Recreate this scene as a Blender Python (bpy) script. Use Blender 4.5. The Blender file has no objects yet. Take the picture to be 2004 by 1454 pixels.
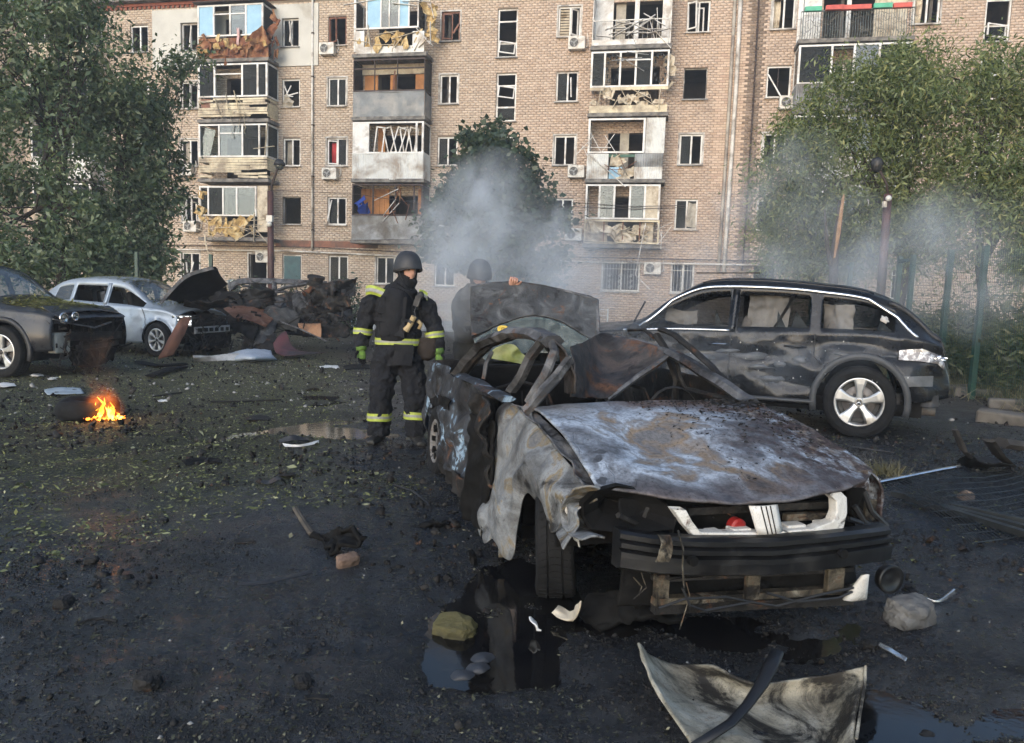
import bpy, bmesh, math, random
import numpy as np
from mathutils import Vector, Matrix, Quaternion

random.seed(7); RNG = np.random.default_rng(7)
SC = bpy.context.scene
COL = SC.collection
rad = math.radians

# ---------------------------------------------------------------- camera
FPX, PITCH, ROLL, CAMH = 1450.0, rad(5.67), rad(1.84), 1.42
cp_, sp_, cr_, sr_ = math.cos(PITCH), math.sin(PITCH), math.cos(ROLL), math.sin(ROLL)
CAMP = np.array([0, 0, CAMH])
_R, _U, _F = np.array([1., 0, 0]), np.array([0, sp_, cp_]), np.array([0, cp_, -sp_])
cam_data = bpy.data.cameras.new('camera')
cam_data.sensor_width = 36.0
cam_data.lens = FPX / 2004 * 36.0
cam_data.clip_start = 0.05
cam_data.clip_end = 2000
cam = bpy.data.objects.new('camera', cam_data)
COL.objects.link(cam)
_r = _R * cr_ + _U * sr_
_u = _U * cr_ - _R * sr_
_b = -_F
cam.matrix_world = Matrix(((_r[0], _u[0], _b[0], 0), (_r[1], _u[1], _b[1], 0), (_r[2], _u[2], _b[2], CAMH), (0, 0, 0, 1)))
SC.camera = cam

# ---------------------------------------------------------------- world, sun, exposure
SUN_EL, SUN_AZ = rad(20), rad(205)          # azimuth clockwise from +Y: behind the camera
world = bpy.data.worlds.new('World')
SC.world = world
world.use_nodes = True
wn = world.node_tree
bg = wn.nodes['Background']
sky = wn.nodes.new('ShaderNodeTexSky')
sky.sky_type = 'NISHITA'
sky.sun_disc = False
sky.sun_elevation = SUN_EL
sky.sun_rotation = SUN_AZ
sky.air_density = 1.0
sky.dust_density = 0.6
sky.ozone_density = 1.5
wn.links.new(sky.outputs[0], bg.inputs[0])
bg.inputs[1].default_value = 0.1
sl = bpy.data.lights.new('sun', 'SUN')
sl.energy = 1.1
sl.angle = rad(60)
sl.color = (1.0, 0.94, 0.88)
sun = bpy.data.objects.new('sun', sl)
COL.objects.link(sun)
sdir = Vector((math.sin(SUN_AZ) * math.cos(SUN_EL), math.cos(SUN_AZ) * math.cos(SUN_EL), math.sin(SUN_EL)))
sun.rotation_euler = sdir.to_track_quat('Z', 'Y').to_euler()
sun.location = (0, -20, 30)
SC.view_settings.view_transform = 'Standard'
SC.view_settings.look = 'None'
SC.view_settings.exposure = 1.42
SC.view_settings.gamma = 1.0
SC.view_settings.use_curve_mapping = False
SC.render.engine = 'CYCLES'
SC.cycles.use_denoising = True
SC.cycles.max_bounces = 5
SC.cycles.diffuse_bounces = 2
SC.cycles.glossy_bounces = 3
SC.cycles.transparent_max_bounces = 8
SC.cycles.use_adaptive_sampling = True
SC.cycles.adaptive_threshold = .03
SC.cycles.volume_bounces = 3
SC.cycles.volume_step_rate = 2.0
SC.cycles.volume_max_steps = 128

# ---------------------------------------------------------------- picture <-> place helpers (real distances are always given)
def ray(x, y):
    xr, yr = x - 1002, y - 727
    X = xr * cr_ + yr * sr_
    Y = -xr * sr_ + yr * cr_
    return _R * X / FPX - _U * Y / FPX + _F
def onp(x, y, p0, n):
    d = ray(x, y); n = np.array(n, float)
    return CAMP + d * (np.dot(np.array(p0) - CAMP, n) / np.dot(d, n))
def gr(x, y, z=0.0): return onp(x, y, (0, 0, z), (0, 0, 1))
def at(x, y, Y): return onp(x, y, (0, Y, 0), (0, 1, 0))

# ---------------------------------------------------------------- numpy value noise
def _hash(ix, iy, iz, seed):
    h = (ix.astype(np.int64) * 374761393 + iy.astype(np.int64) * 668265263 + iz.astype(np.int64) * 1440662683 + seed * 982451653) & 0x7fffffff
    h = ((h ^ (h >> 13)) * 1274126177) & 0x7fffffff
    h = (h ^ (h >> 16)) & 0xffff
    return h / 65535.0
def vnoise(p, seed=0):
    p = np.asarray(p, float)
    i = np.floor(p).astype(np.int64); f = p - i
    f = f * f * (3 - 2 * f)
    r = 0
    for dx in (0, 1):
        for dy in (0, 1):
            for dz in (0, 1):
                w = (f[..., 0] if dx else 1 - f[..., 0]) * (f[..., 1] if dy else 1 - f[..., 1]) * (f[..., 2] if dz else 1 - f[..., 2])
                r = r + w * _hash(i[..., 0] + dx, i[..., 1] + dy, i[..., 2] + dz, seed)
    return r * 2 - 1
def fbm(p, octs=4, seed=0, gain=.5):
    p = np.asarray(p, float); a = 1; r = 0
    for k in range(octs):
        r = r + a * vnoise(p * 2 ** k + 17.3 * k, seed + k); a *= gain
    return r
def n3(x, y, z=0, seed=0, s=1, octs=2): return float(fbm(np.array([[x * s, y * s, z * s]]), octs, seed)[0])

# ---------------------------------------------------------------- objects
def link(o, parent=None):
    COL.objects.link(o)
    if parent is not None: o.parent = parent
    return o
def tag(o, label=None, cat=None, group=None, kind=None):
    if label: o['label'] = label
    if cat: o['category'] = cat
    if group: o['group'] = group
    if kind: o['kind'] = kind
    return o
def empty(name, loc=(0, 0, 0), rz=0.0, parent=None, rot=None):
    o = bpy.data.objects.new(name, None)
    o.empty_display_size = .1
    link(o, parent)
    o.location = tuple(float(v) for v in loc)
    o.rotation_euler = rot if rot else (0, 0, rz)
    return o
def copy_tree(o, parent=None):
    c = o.copy(); COL.objects.link(c); c.parent = parent
    for ch in list(o.children): copy_tree(ch, c)
    return c

class MB:
    """collects shapes, links them as one mesh object"""
    def __init__(s, off=(0, 0, 0)): s.v = []; s.f = []; s.off = np.array(off, float)
    def add(s, vs, fs):
        b = len(s.v); s.v += [tuple(np.asarray(p, float) - s.off) for p in vs]; s.f += [tuple(i + b for i in f) for f in fs]; return s
    def box(s, c, size, rot=None):
        hx, hy, hz = [k / 2 for k in size]
        P = [(-hx, -hy, -hz), (hx, -hy, -hz), (hx, hy, -hz), (-hx, hy, -hz), (-hx, -hy, hz), (hx, -hy, hz), (hx, hy, hz), (-hx, hy, hz)]
        if rot is not None: P = [tuple(rot @ Vector(p)) for p in P]
        return s.add([np.array(p) + np.array(c, float) for p in P], [(3, 2, 1, 0), (4, 5, 6, 7), (0, 1, 5, 4), (1, 2, 6, 5), (2, 3, 7, 6), (3, 0, 4, 7)])
    def span(s, a, b): return s.box([(x + y) / 2 for x, y in zip(a, b)], [abs(y - x) for x, y in zip(a, b)])
    def bar(s, p0, p1, w, h, up=(0, 0, 1), w1=None, h1=None):
        p0, p1 = Vector(p0), Vector(p1); d = (p1 - p0).normalized(); u = Vector(up)
        sd = d.cross(u)
        if sd.length < 1e-4: sd = d.cross(Vector((1, 0, 0)))
        sd.normalize(); u = sd.cross(d)
        w1 = w if w1 is None else w1; h1 = h if h1 is None else h1
        P = [p0 - sd * w / 2 - u * h / 2, p0 + sd * w / 2 - u * h / 2, p0 + sd * w / 2 + u * h / 2, p0 - sd * w / 2 + u * h / 2,
             p1 - sd * w1 / 2 - u * h1 / 2, p1 + sd * w1 / 2 - u * h1 / 2, p1 + sd * w1 / 2 + u * h1 / 2, p1 - sd * w1 / 2 + u * h1 / 2]
        return s.add(P, [(3, 2, 1, 0), (4, 5, 6, 7), (0, 1, 5, 4), (1, 2, 6, 5), (2, 3, 7, 6), (3, 0, 4, 7)])
    def tube(s, pts, r, n=8, cap=True, flat=1.0, twist=0.0):
        pts = [Vector(p) for p in pts]; m = len(pts)
        rs = r if hasattr(r, '__len__') else [r] * m
        V = []; F = []; prev = None
        for i, p in enumerate(pts):
            d = (pts[min(i + 1, m - 1)] - pts[max(i - 1, 0)]).normalized()
            if prev is None:
                a = d.cross(Vector((0, 0, 1)))
                if a.length < 1e-3: a = d.cross(Vector((1, 0, 0)))
            else: a = prev - d * prev.dot(d)
            a.normalize(); prev = a; b = d.cross(a)
            for k in range(n):
                t = 2 * math.pi * k / n + twist
                V.append(p + a * math.cos(t) * rs[i] + b * math.sin(t) * rs[i] * flat)
        for i in range(m - 1):
            for k in range(n):
                F.append((i * n + k, i * n + (k + 1) % n, (i + 1) * n + (k + 1) % n, (i + 1) * n + k))
        if cap: F.append(tuple(range(n - 1, -1, -1))); F.append(tuple((m - 1) * n + k for k in range(n)))
        return s.add(V, F)
    def grid(s, P, wrap=False):
        P = np.asarray(P, float); a, b = P.shape[:2]
        F = []
        for i in range(a - 1):
            for j in range(b if wrap else b - 1):
                k = (j + 1) % b
                F.append((i * b + j, i * b + k, (i + 1) * b + k, (i + 1) * b + j))
        return s.add(P.reshape(-1, 3), F)
    def lathe(s, prof, axis=1, n=32, c=(0, 0, 0)):
        """prof: (axial, radius) pairs, revolved round the given axis through c"""
        V = []; m = len(prof)
        for (h, r) in prof:
            for k in range(n):
                t = 2 * math.pi * k / n
                q = [r * math.cos(t), r * math.sin(t)]
                p = [0, 0, 0]; p[axis] = h; o = [i for i in range(3) if i != axis]; p[o[0]] = q[0]; p[o[1]] = q[1]
                V.append(np.array(p) + np.array(c))
        F = [(i * n + k, i * n + (k + 1) % n, (i + 1) * n + (k + 1) % n, (i + 1) * n + k) for i in range(m - 1) for k in range(n)]
        return s.add(V, F)
    def ball(s, c, r, n=12, m=8):
        r = r if hasattr(r, '__len__') else (r, r, r)
        P = []
        for i in range(m + 1):
            t = math.pi * i / m
            P.append([(c[0] + r[0] * math.sin(t) * math.cos(2 * math.pi * k / n), c[1] + r[1] * math.sin(t) * math.sin(2 * math.pi * k / n), c[2] + r[2] * math.cos(t)) for k in range(n)])
        return s.grid(P, wrap=True)
    def build(s, name, mat, parent=None, smooth=False, bevel=0, solid=0, normals=True, subsurf=0, mods=()):
        me = bpy.data.meshes.new(name)
        me.from_pydata([tuple(float(c) for c in p) for p in s.v], [], s.f); me.update()
        if normals:
            bm = bmesh.new(); bm.from_mesh(me); bmesh.ops.recalc_face_normals(bm, faces=bm.faces); bm.to_mesh(me); bm.free()
        if smooth: me.shade_smooth()
        o = bpy.data.objects.new(name, me)
        if mat is not None: me.materials.append(mat)
        link(o, parent)
        if subsurf:
            m = o.modifiers.new('s', 'SUBSURF'); m.levels = m.render_levels = subsurf
        if solid:
            m = o.modifiers.new('t', 'SOLIDIFY'); m.thickness = abs(solid); m.offset = 0
        if bevel:
            m = o.modifiers.new('b', 'BEVEL'); m.width = bevel; m.segments = 2; m.limit_method = 'ANGLE'
        return o

def np_mesh(name, V, faces_flat, nper, mat, parent=None, smooth=False):
    """fast mesh of n-gons with equal corner count"""
    V = np.ascontiguousarray(V, dtype=np.float32); faces_flat = np.ascontiguousarray(faces_flat, dtype=np.int32)
    me = bpy.data.meshes.new(name); nf = len(faces_flat) // nper
    me.vertices.add(len(V)); me.vertices.foreach_set('co', V.ravel())
    me.loops.add(len(faces_flat)); me.loops.foreach_set('vertex_index', faces_flat)
    me.polygons.add(nf); me.polygons.foreach_set('loop_start', np.arange(nf, dtype=np.int32) * nper)
    try: me.polygons.foreach_set('loop_total', np.full(nf, nper, dtype=np.int32))
    except Exception: pass
    me.update(calc_edges=True); me.validate()
    if smooth: me.shade_smooth()
    o = bpy.data.objects.new(name, me)
    me.materials.append(mat)
    return link(o, parent)

# ---------------------------------------------------------------- materials
class NT:
    def __init__(s, name):
        s.m = bpy.data.materials.new(name); s.m.use_nodes = True
        s.t = s.m.node_tree; s.bs = s.t.nodes['Principled BSDF']; s.out = s.t.nodes['Material Output']
        s._co = None
    def n(s, typ, **kw):
        nd = s.t.nodes.new(typ)
        for k, v in kw.items(): setattr(nd, k, v)
        return nd
    def l(s, a, b): s.t.links.new(a, b)
    def co(s, which='Object'):
        if s._co is None: s._co = s.n('ShaderNodeTexCoord')
        return s._co.outputs[which]
    def noise(s, scale, detail=4, rough=.55, dist=0.0, vec=None, out=0):
        nd = s.n('ShaderNodeTexNoise'); nd.inputs['Scale'].default_value = scale; nd.inputs['Detail'].default_value = detail
        nd.inputs['Roughness'].default_value = rough; nd.inputs['Distortion'].default_value = dist
        s.l(vec if vec is not None else s.co(), nd.inputs['Vector']); return nd.outputs[out]
    def voro(s, scale, vec=None, feat='F1', out='Distance', rnd=1.0):
        nd = s.n('ShaderNodeTexVoronoi', feature=feat); nd.inputs['Scale'].default_value = scale; nd.inputs['Randomness'].default_value = rnd
        s.l(vec if vec is not None else s.co(), nd.inputs['Vector']); return nd.outputs[out]
    def ramp(s, fac, stops, interp='LINEAR'):
        nd = s.n('ShaderNodeValToRGB'); nd.color_ramp.interpolation = interp; e = nd.color_ramp.elements
        while len(e) < len(stops): e.new(.5)
        for el, (p, c) in zip(e, stops):
            el.position = p
            el.color = (c, c, c, 1) if not hasattr(c, '__len__') else (*c, 1)
        s.l(fac, nd.inputs[0]); return nd.outputs[0]
    def math(s, op, a, b=None, clamp=False):
        nd = s.n('ShaderNodeMath', operation=op); nd.use_clamp = clamp
        for i, v in enumerate((a, b)):
            if v is None: continue
            if isinstance(v, (int, float)): nd.inputs[i].default_value = v
            else: s.l(v, nd.inputs[i])
        return nd.outputs[0]
    def mix(s, fac, a, b, mode='MIX'):
        nd = s.n('ShaderNodeMix', data_type='RGBA', blend_type=mode)
        for i, v in ((0, fac), (6, a), (7, b)):
            if isinstance(v, (int, float)) and i == 0: nd.inputs[0].default_value = v
            elif isinstance(v, tuple): nd.inputs[i].default_value = (*v, 1)
            else: s.l(v, nd.inputs[i])
        return nd.outputs[2]
    def sep(s, vec):
        nd = s.n('ShaderNodeSeparateXYZ'); s.l(vec, nd.inputs[0]); return nd.outputs
    def mapr(s, v, a, b, c=0., d=1.):
        nd = s.n('ShaderNodeMapRange'); nd.interpolation_type = 'SMOOTHSTEP'
        s.l(v, nd.inputs[0])
        for i, k in enumerate((a, b, c, d)): nd.inputs[i + 1].default_value = k
        return nd.outputs[0]
    def scaled(s, sc, vec=None, loc=(0, 0, 0)):
        nd = s.n('ShaderNodeMapping'); nd.inputs['Scale'].default_value = sc; nd.inputs['Location'].default_value = loc
        s.l(vec if vec is not None else s.co(), nd.inputs[0]); return nd.outputs[0]
    def island(s): return s.n('ShaderNodeNewGeometry').outputs['Random Per Island']
    def objrand(s): return s.n('ShaderNodeObjectInfo').outputs['Random']
    def bump(s, h, strength=.3, dist=.02):
        nd = s.n('ShaderNodeBump'); nd.inputs['Strength'].default_value = strength; nd.inputs['Distance'].default_value = dist
        s.l(h, nd.inputs['Height']); s.l(nd.outputs[0], s.bs.inputs['Normal'])
    def set(s, base=None, rough=None, metal=None, spec=None):
        for k, v in (('Base Color', base), ('Roughness', rough), ('Metallic', metal), ('Specular IOR Level', spec)):
            if v is None: continue
            i = s.bs.inputs[k]
            if isinstance(v, (int, float)): i.default_value = v
            elif isinstance(v, tuple): i.default_value = (*v, 1)
            else: s.l(v, i)
        return s

MATS = {}
def simple(name, c0, c1=None, scale=8, rough=(.5, .8), metal=0.0, bump=.0, bscale=None, dist=.01, lo=.35, hi=.65, detail=5, dirt=None, spec=None, coords='Object'):
    """two-tone noisy surface; dirt = (colour, amount)"""
    if name in MATS: return MATS[name]
    t = NT(name); vec = t.co(coords)
    c1 = c1 or tuple(k * .7 for k in c0)
    if spec is None and rough[0] >= .55: spec = .2
    nz = t.noise(scale, detail, vec=vec)
    col = t.ramp(nz, [(lo, c0), (hi, c1)])
    if dirt:
        d = t.noise(scale * .37, 6, .62, .4, vec=vec)
        col = t.mix(t.ramp(d, [(.62 - dirt[1] * .35, 0.), (.72 - dirt[1] * .2, 1.)]), col, dirt[0])
    t.set(col, t.ramp(t.noise(scale * 1.7, 3, vec=vec), [(.3, rough[0]), (.7, rough[1])]), metal, spec)
    if bump: t.bump(t.noise(bscale or scale * 4, 5, vec=vec), bump, dist)
    MATS[name] = t.m
    return t.m
# ================================================================ shared materials
def glass_mat(name, tint=(.75, .8, .8), gl=.25, rough=.03, dirt=0.0):
    if name in MATS: return MATS[name]
    t = NT(name)
    tr = t.n('ShaderNodeBsdfTransparent'); tr.inputs[0].default_value = (*tint, 1)
    gs = t.n('ShaderNodeBsdfGlossy'); gs.inputs['Roughness'].default_value = rough; gs.inputs[0].default_value = (.9, .9, .9, 1)
    fr = t.n('ShaderNodeLayerWeight'); fr.inputs[0].default_value = gl
    mx = t.n('ShaderNodeMixShader'); t.l(fr.outputs['Fresnel'], mx.inputs[0]); t.l(tr.outputs[0], mx.inputs[1]); t.l(gs.outputs[0], mx.inputs[2])
    last = mx
    if dirt:
        df = t.n('ShaderNodeBsdfDiffuse'); df.inputs[0].default_value = (.32, .34, .32, 1)
        m2 = t.n('ShaderNodeMixShader'); t.l(t.math('MULTIPLY', t.ramp(t.noise(9, 6, .7), [(.35, .15), (.7, 1.)]), dirt), m2.inputs[0])
        t.l(mx.outputs[0], m2.inputs[1]); t.l(df.outputs[0], m2.inputs[2]); last = m2
    t.l(last.outputs[0], t.out.inputs[0])
    MATS[name] = t.m
    return t.m

GLASS = glass_mat('window_glass', (.55, .62, .62), .35)
GLASS_DIRTY = glass_mat('dusty_glass', (.45, .52, .51), .4, .08, .3)
PANE = glass_mat('dark_window_pane', (.26, .31, .34), .12, .04, .08)
GLASS_GREEN = glass_mat('green_glass', (.42, .55, .47), .4, .06, .45)
PVC = simple('white_pvc', (.72, .71, .68), (.58, .56, .52), 3, (.35, .6), dirt=((.3, .26, .22), .35))
PVC_DIRTY = simple('sooty_pvc', (.56, .54, .5), (.42, .39, .35), 4, (.5, .7), dirt=((.16, .14, .12), .5))
CREAM = simple('cream_siding', (.66, .58, .40), (.52, .44, .30), 3, (.45, .7), dirt=((.25, .2, .14), .4))
SHEET = simple('grey_sheet', (.17, .185, .19), (.12, .13, .135), 2.2, (.4, .65), dirt=((.26, .25, .23), .3))
ZINC = simple('zinc_sheet', (.30, .31, .31), (.18, .19, .19), 2.5, (.4, .6), dirt=((.09, .08, .07), .45))
CORR = simple('white_profile_sheet', (.66, .67, .64), (.55, .55, .52), 2, (.4, .6), dirt=((.32, .27, .22), .3))
CONCRETE = simple('concrete', (.27, .25, .22), (.16, .15, .14), 5, (.8, .95), bump=.4, dirt=((.08, .075, .07), .5))
BROWNBOARD = simple('torn_brown_board', (.22, .09, .045), (.11, .045, .028), 6, (.7, .9), dirt=((.36, .2, .1), .35), bump=.3)
FOAM = simple('torn_insulation', (.52, .36, .15), (.30, .2, .09), 7, (.9, 1.), dirt=((.62, .5, .28), .4), bump=.5)
PALEBOARD = simple('pale_torn_board', (.62, .55, .43), (.46, .39, .29), 5, (.7, .9), dirt=((.24, .18, .12), .3))
ORANGEWOOD = simple('orange_lining_wood', (.48, .22, .08), (.35, .15, .05), 3, (.55, .75), dirt=((.2, .1, .05), .25))
DARKFRAME = simple('dark_brown_frame', (.07, .05, .045), (.045, .035, .03), 5, (.6, .8))
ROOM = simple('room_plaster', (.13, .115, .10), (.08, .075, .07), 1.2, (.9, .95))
CURTAIN = simple('curtain', (.42, .38, .31), (.3, .27, .22), 4, (.9, 1.))
REDCLOTH = simple('red_cloth', (.42, .05, .05), (.3, .03, .03), 4, (.9, 1.))
BLUECLOTH = simple('blue_cloth', (.03, .07, .34), (.02, .04, .2), 4, (.9, 1.))
SKYBLUE = simple('pale_blue_panel', (.28, .48, .62), (.22, .4, .54), 3, (.4, .6))
ACW = simple('air_conditioner_white', (.66, .64, .58), (.54, .52, .47), 6, (.4, .6), dirt=((.3, .26, .21), .35))
DARK = simple('dark_plastic', (.02, .02, .021), (.012, .012, .013), 8, (.4, .7))
PIPE = simple('painted_pipe', (.42, .38, .31), (.3, .26, .21), 3, (.5, .7), dirt=((.14, .11, .09), .4))
PIPEPALE = simple('pale_pipe', (.66, .63, .57), (.5, .47, .42), 3, (.5, .7), dirt=((.2, .16, .12), .35))

# ================================================================ ground
PUDDLES = []     # (cx, cy, rx, ry, depth, angle)
def _pud(x, y, rx, ry, dep, ang=0.0):
    g = gr(x, y); PUDDLES.append((g[0], g[1], rx, ry, dep + .02, ang))
_pud(1300, 1235, .80, .30, .055, .12)
_pud(1000, 1140, .26, .46, .055, -.2)
_pud(935, 1275, .24, .18, .06, .3)
_pud(1880, 1400, .62, .17, .055, -.06)
_pud(700, 845, .75, .34, .05, .05)
_pud(610, 838, .42, .20, .045, .1)
_pud(620, 770, .30, .7, .03, .4)
WATER_Z = -.034
def ground_z(X, Y):
    X = np.asarray(X, float); Y = np.asarray(Y, float)
    P = np.stack([X, Y, np.zeros_like(X)], -1)
    near = np.clip((40 - Y) / 25, 0.15, 1)
    z = .020 * fbm(P * .9, 2, 3) + .010 * fbm(P * 4.5, 2, 9) * near
    fine = np.clip((9 - Y) / 5, 0, 1)
    ridg = 1 - np.abs(fbm(P * 9, 2, 21))
    rough = np.clip(.5 + .9 * fbm(P * 1.3, 2, 40), 0, 1)
    z = z + fine * rough * (.014 * (ridg - .6) + .008 * fbm(P * 26, 1, 33))
    # wheel ruts across the open ground, left of the firefighter
    for (xa, ya, xb, yb) in ((-5.2, 5.6, -.9, 11.5), (-4.4, 4.9, -.2, 10.6)):
        dx, dy = xb - xa, yb - ya; L = math.hypot(dx, dy)
        dist = np.abs((X - xa) * dy - (Y - ya) * dx) / L + .12 * vnoise(P * 1.1, 5)
        z = z - .03 * np.exp(-(dist / .16) ** 2) + .015 * np.exp(-((np.abs(dist) - .32) / .1) ** 2)
    for (cx, cy, rx, ry, dep, an) in PUDDLES:
        c, s = math.cos(an), math.sin(an)
        u = ((X - cx) * c + (Y - cy) * s) / rx; v = (-(X - cx) * s + (Y - cy) * c) / ry
        d2 = u * u + v * v + 1.0 * fbm(P * 2.4, 4, 61)
        z = z - dep * np.exp(-np.clip(d2, 0, 9) * 1.1)
    return z
def gz(x, y): return float(ground_z(np.array([x]), np.array([y]))[0])

def make_ground():
    ys = [-30, -8, -1, .6] + list(1.1 * np.exp(np.linspace(0, math.log(340 / 1.1), 400)))
    ys = np.array(ys); nx = 380
    T = np.linspace(-1, 1, nx); T = .55 * T + .45 * T ** 3
    Wd = np.where(ys < 1, 5, 1.25 * np.abs(ys) + 2.2) * 1.25
    X = T[None, :] * Wd[:, None]; Y = np.repeat(ys[:, None], nx, 1)
    Z = ground_z(X, Y); Z = np.where(Y < .7, 0 * Z, Z)
    V = np.stack([X, Y, Z], -1).reshape(-1, 3)
    i = np.arange(len(ys) - 1)[:, None] * nx + np.arange(nx - 1)[None, :]
    Fq = np.stack([i, i + 1, i + nx + 1, i + nx], -1).reshape(-1)
    t = NT('wet_ground'); co = t.co('Object')
    xyz = t.sep(co)
    n1 = t.noise(1.1, 6, .6, .4); n2 = t.noise(6, 6, .65); n3_ = t.noise(38, 4, .6); n4 = t.noise(.45, 4, .6, .8)
    asphalt = t.ramp(n2, [(.3, (.0055, .007, .0105)), (.6, (.015, .018, .024)), (.8, (.036, .041, .05))])
    mud = t.ramp(n2, [(.3, (.009, .0095, .0098)), (.6, (.022, .0225, .0225)), (.8, (.046, .047, .046))])
    col = t.mix(t.ramp(n1, [(.42, 0.), (.58, 1.)]), asphalt, mud)
    # dry earth farther out
    far = t.mapr(t.math('ADD', xyz[1], t.math('MULTIPLY', n4, 6.0)), 9.5, 15)
    col = t.mix(far, col, t.ramp(n2, [(.3, (.03, .027, .022)), (.7, (.085, .075, .06))]))
    # leaf-strewn earth on the left
    lf = t.mapr(t.math('SUBTRACT', t.math('MULTIPLY', n1, 2.6), t.math('ADD', xyz[0], t.math('MULTIPLY', xyz[1], .22))), .9, 2.3)
    litter = t.ramp(n3_, [(.35, (.026, .025, .017)), (.52, (.085, .082, .045)), (.68, (.25, .25, .12))])
    nearcut = t.mapr(t.math('ADD', xyz[1], t.math('MULTIPLY', n4, 3.)), 4.2, 7.4)
    col = t.mix(t.math('MULTIPLY', t.math('MULTIPLY', lf, nearcut), .5), col, litter)
    # charred, oil-soaked ground round the burnt car
    vv = t.n('ShaderNodeVectorMath', operation='DISTANCE'); t.l(co, vv.inputs[0]); vv.inputs[1].default_value = (.75, 3.9, 0)
    ch = t.mapr(t.math('ADD', vv.outputs['Value'], t.math('MULTIPLY', n1, 1.6)), 3.6, 2.1)
    col = t.mix(t.math('MULTIPLY', ch, .82), col, t.ramp(n3_, [(.3, (.006, .006, .007)), (.75, (.016, .016, .018))]))
    sp = t.ramp(t.voro(60), [(.05, 1.), (.12, 0.)])
    col = t.mix(t.math('MULTIPLY', sp, t.ramp(t.noise(5, 3), [(.5, 0.), (.62, .6)])), col, (.11, .105, .09))
    wet = t.math('MULTIPLY', t.ramp(t.noise(1.6, 5, .62, .5), [(.48, 1.), (.70, 0.)]), t.mapr(xyz[1], 14, 5))
    wet = t.math('MULTIPLY', wet, t.math('SUBTRACT', 1., t.math('MULTIPLY', lf, nearcut)), True)
    v2 = t.n('ShaderNodeVectorMath', operation='DISTANCE'); t.l(co, v2.inputs[0]); v2.inputs[1].default_value = (-.55, 4.7, 0)
    sheen = t.mapr(t.math('ADD', v2.outputs['Value'], t.math('MULTIPLY', n2, 2.2)), 3.5, 1.5)
    wet = t.math('MAXIMUM', wet, t.math('MULTIPLY', sheen, t.ramp(t.noise(3.5, 5, .65), [(.38, .35), (.6, 1.)])))
    col = t.mix(t.math('MULTIPLY', sheen, .45), col, t.ramp(n3_, [(.3, (.013, .016, .021)), (.7, (.04, .045, .053))]))  # wet sheen also painted into the base colour as a paler blue-grey
    rg = t.math('SUBTRACT', t.ramp(n3_, [(.3, .55), (.7, .85)]), t.math('MULTIPLY', wet, .5))
    t.set(col, rg, 0, t.math('ADD', t.math('MULTIPLY', wet, .6), .16))
    h = t.math('ADD', t.math('MULTIPLY', t.noise(30, 6, .7), .7), t.math('MULTIPLY', t.noise(95, 4, .7), .5))
    t.bump(h, .95, .024)
    o = np_mesh('ground', V, Fq, 4, t.m, smooth=True)
    tag(o, kind='structure')
    return o
make_ground()

def make_puddles():
    t = NT('puddle_water')
    t.set(t.ramp(t.noise(2.5, 4), [(.4, (.006, .006, .007)), (.62, (.012, .011, .010))]), t.ramp(t.noise(4, 4), [(.4, .02), (.65, .10)]), 0, .5)
    t.bs.inputs['IOR'].default_value = 1.33
    t.bump(t.noise(16, 3), .05, .01)
    tm = NT('muddy_puddle_water')
    tm.set(tm.ramp(tm.noise(2.5, 4), [(.4, (.10, .082, .056)), (.62, (.16, .135, .095))]), .06, 0, .5)
    tm.bump(tm.noise(16, 3), .06, .01)
    for k, (cx, cy, rx, ry, dep, an) in enumerate(PUDDLES):
        m = MB((cx, cy, 0)); n = 40
        pts = []
        for i in range(n):
            a = 2 * math.pi * i / n; q = 2.4
            pts.append((cx + q * (rx * math.cos(a) * math.cos(an) - ry * math.sin(a) * math.sin(an)), cy + q * (rx * math.cos(a) * math.sin(an) + ry * math.sin(a) * math.cos(an)), WATER_Z + .0013 * k))
        m.add(pts, [tuple(range(n))])
        o = m.build('puddle', tm.m if k in (4, 5) else t.m); o.location = (cx, cy, 0)
        tag(o, kind='structure')
make_puddles()

# ================================================================ the apartment building
BY = rad(11.086); BD = 34.19
BN = (-math.sin(BY), -math.cos(BY), 0)
def FD(x, y, d=0.0):
    w = onp(x, y, (BN[0] * d, BD + BN[1] * d, 0), BN)
    v = w - np.array([0, BD, 0])
    return float(v[0] * math.cos(BY) - v[1] * math.sin(BY)), float(w[2])
bld = empty('apartment_building', (0, BD, 0), -BY)
tag(bld, 'five storey tan brick apartment block with shattered windows and wrecked balconies', 'building')
BTOP = 15.15
HOLES = []      # s0,s1,z0,z1
def ztop(fl): return 14.17 - 2.75 * (5 - fl)
def zslab(fl): return 12.12 - 2.75 * (5 - fl)
WIN = []
ROWY = {5: 60, 4: 175, 3: 295, 2: 412, 1: 535}
def addwin(fl, xl, xr, style, h=1.3, zt=None, **kw):
    s0, _ = FD(xl, ROWY[fl]); s1, _ = FD(xr, ROWY[fl]); z1 = zt if zt else ztop(fl)
    HOLES.append((s0, s1, z1 - h, z1)); WIN.append((s0, s1, z1 - h, z1, style, kw))
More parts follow.
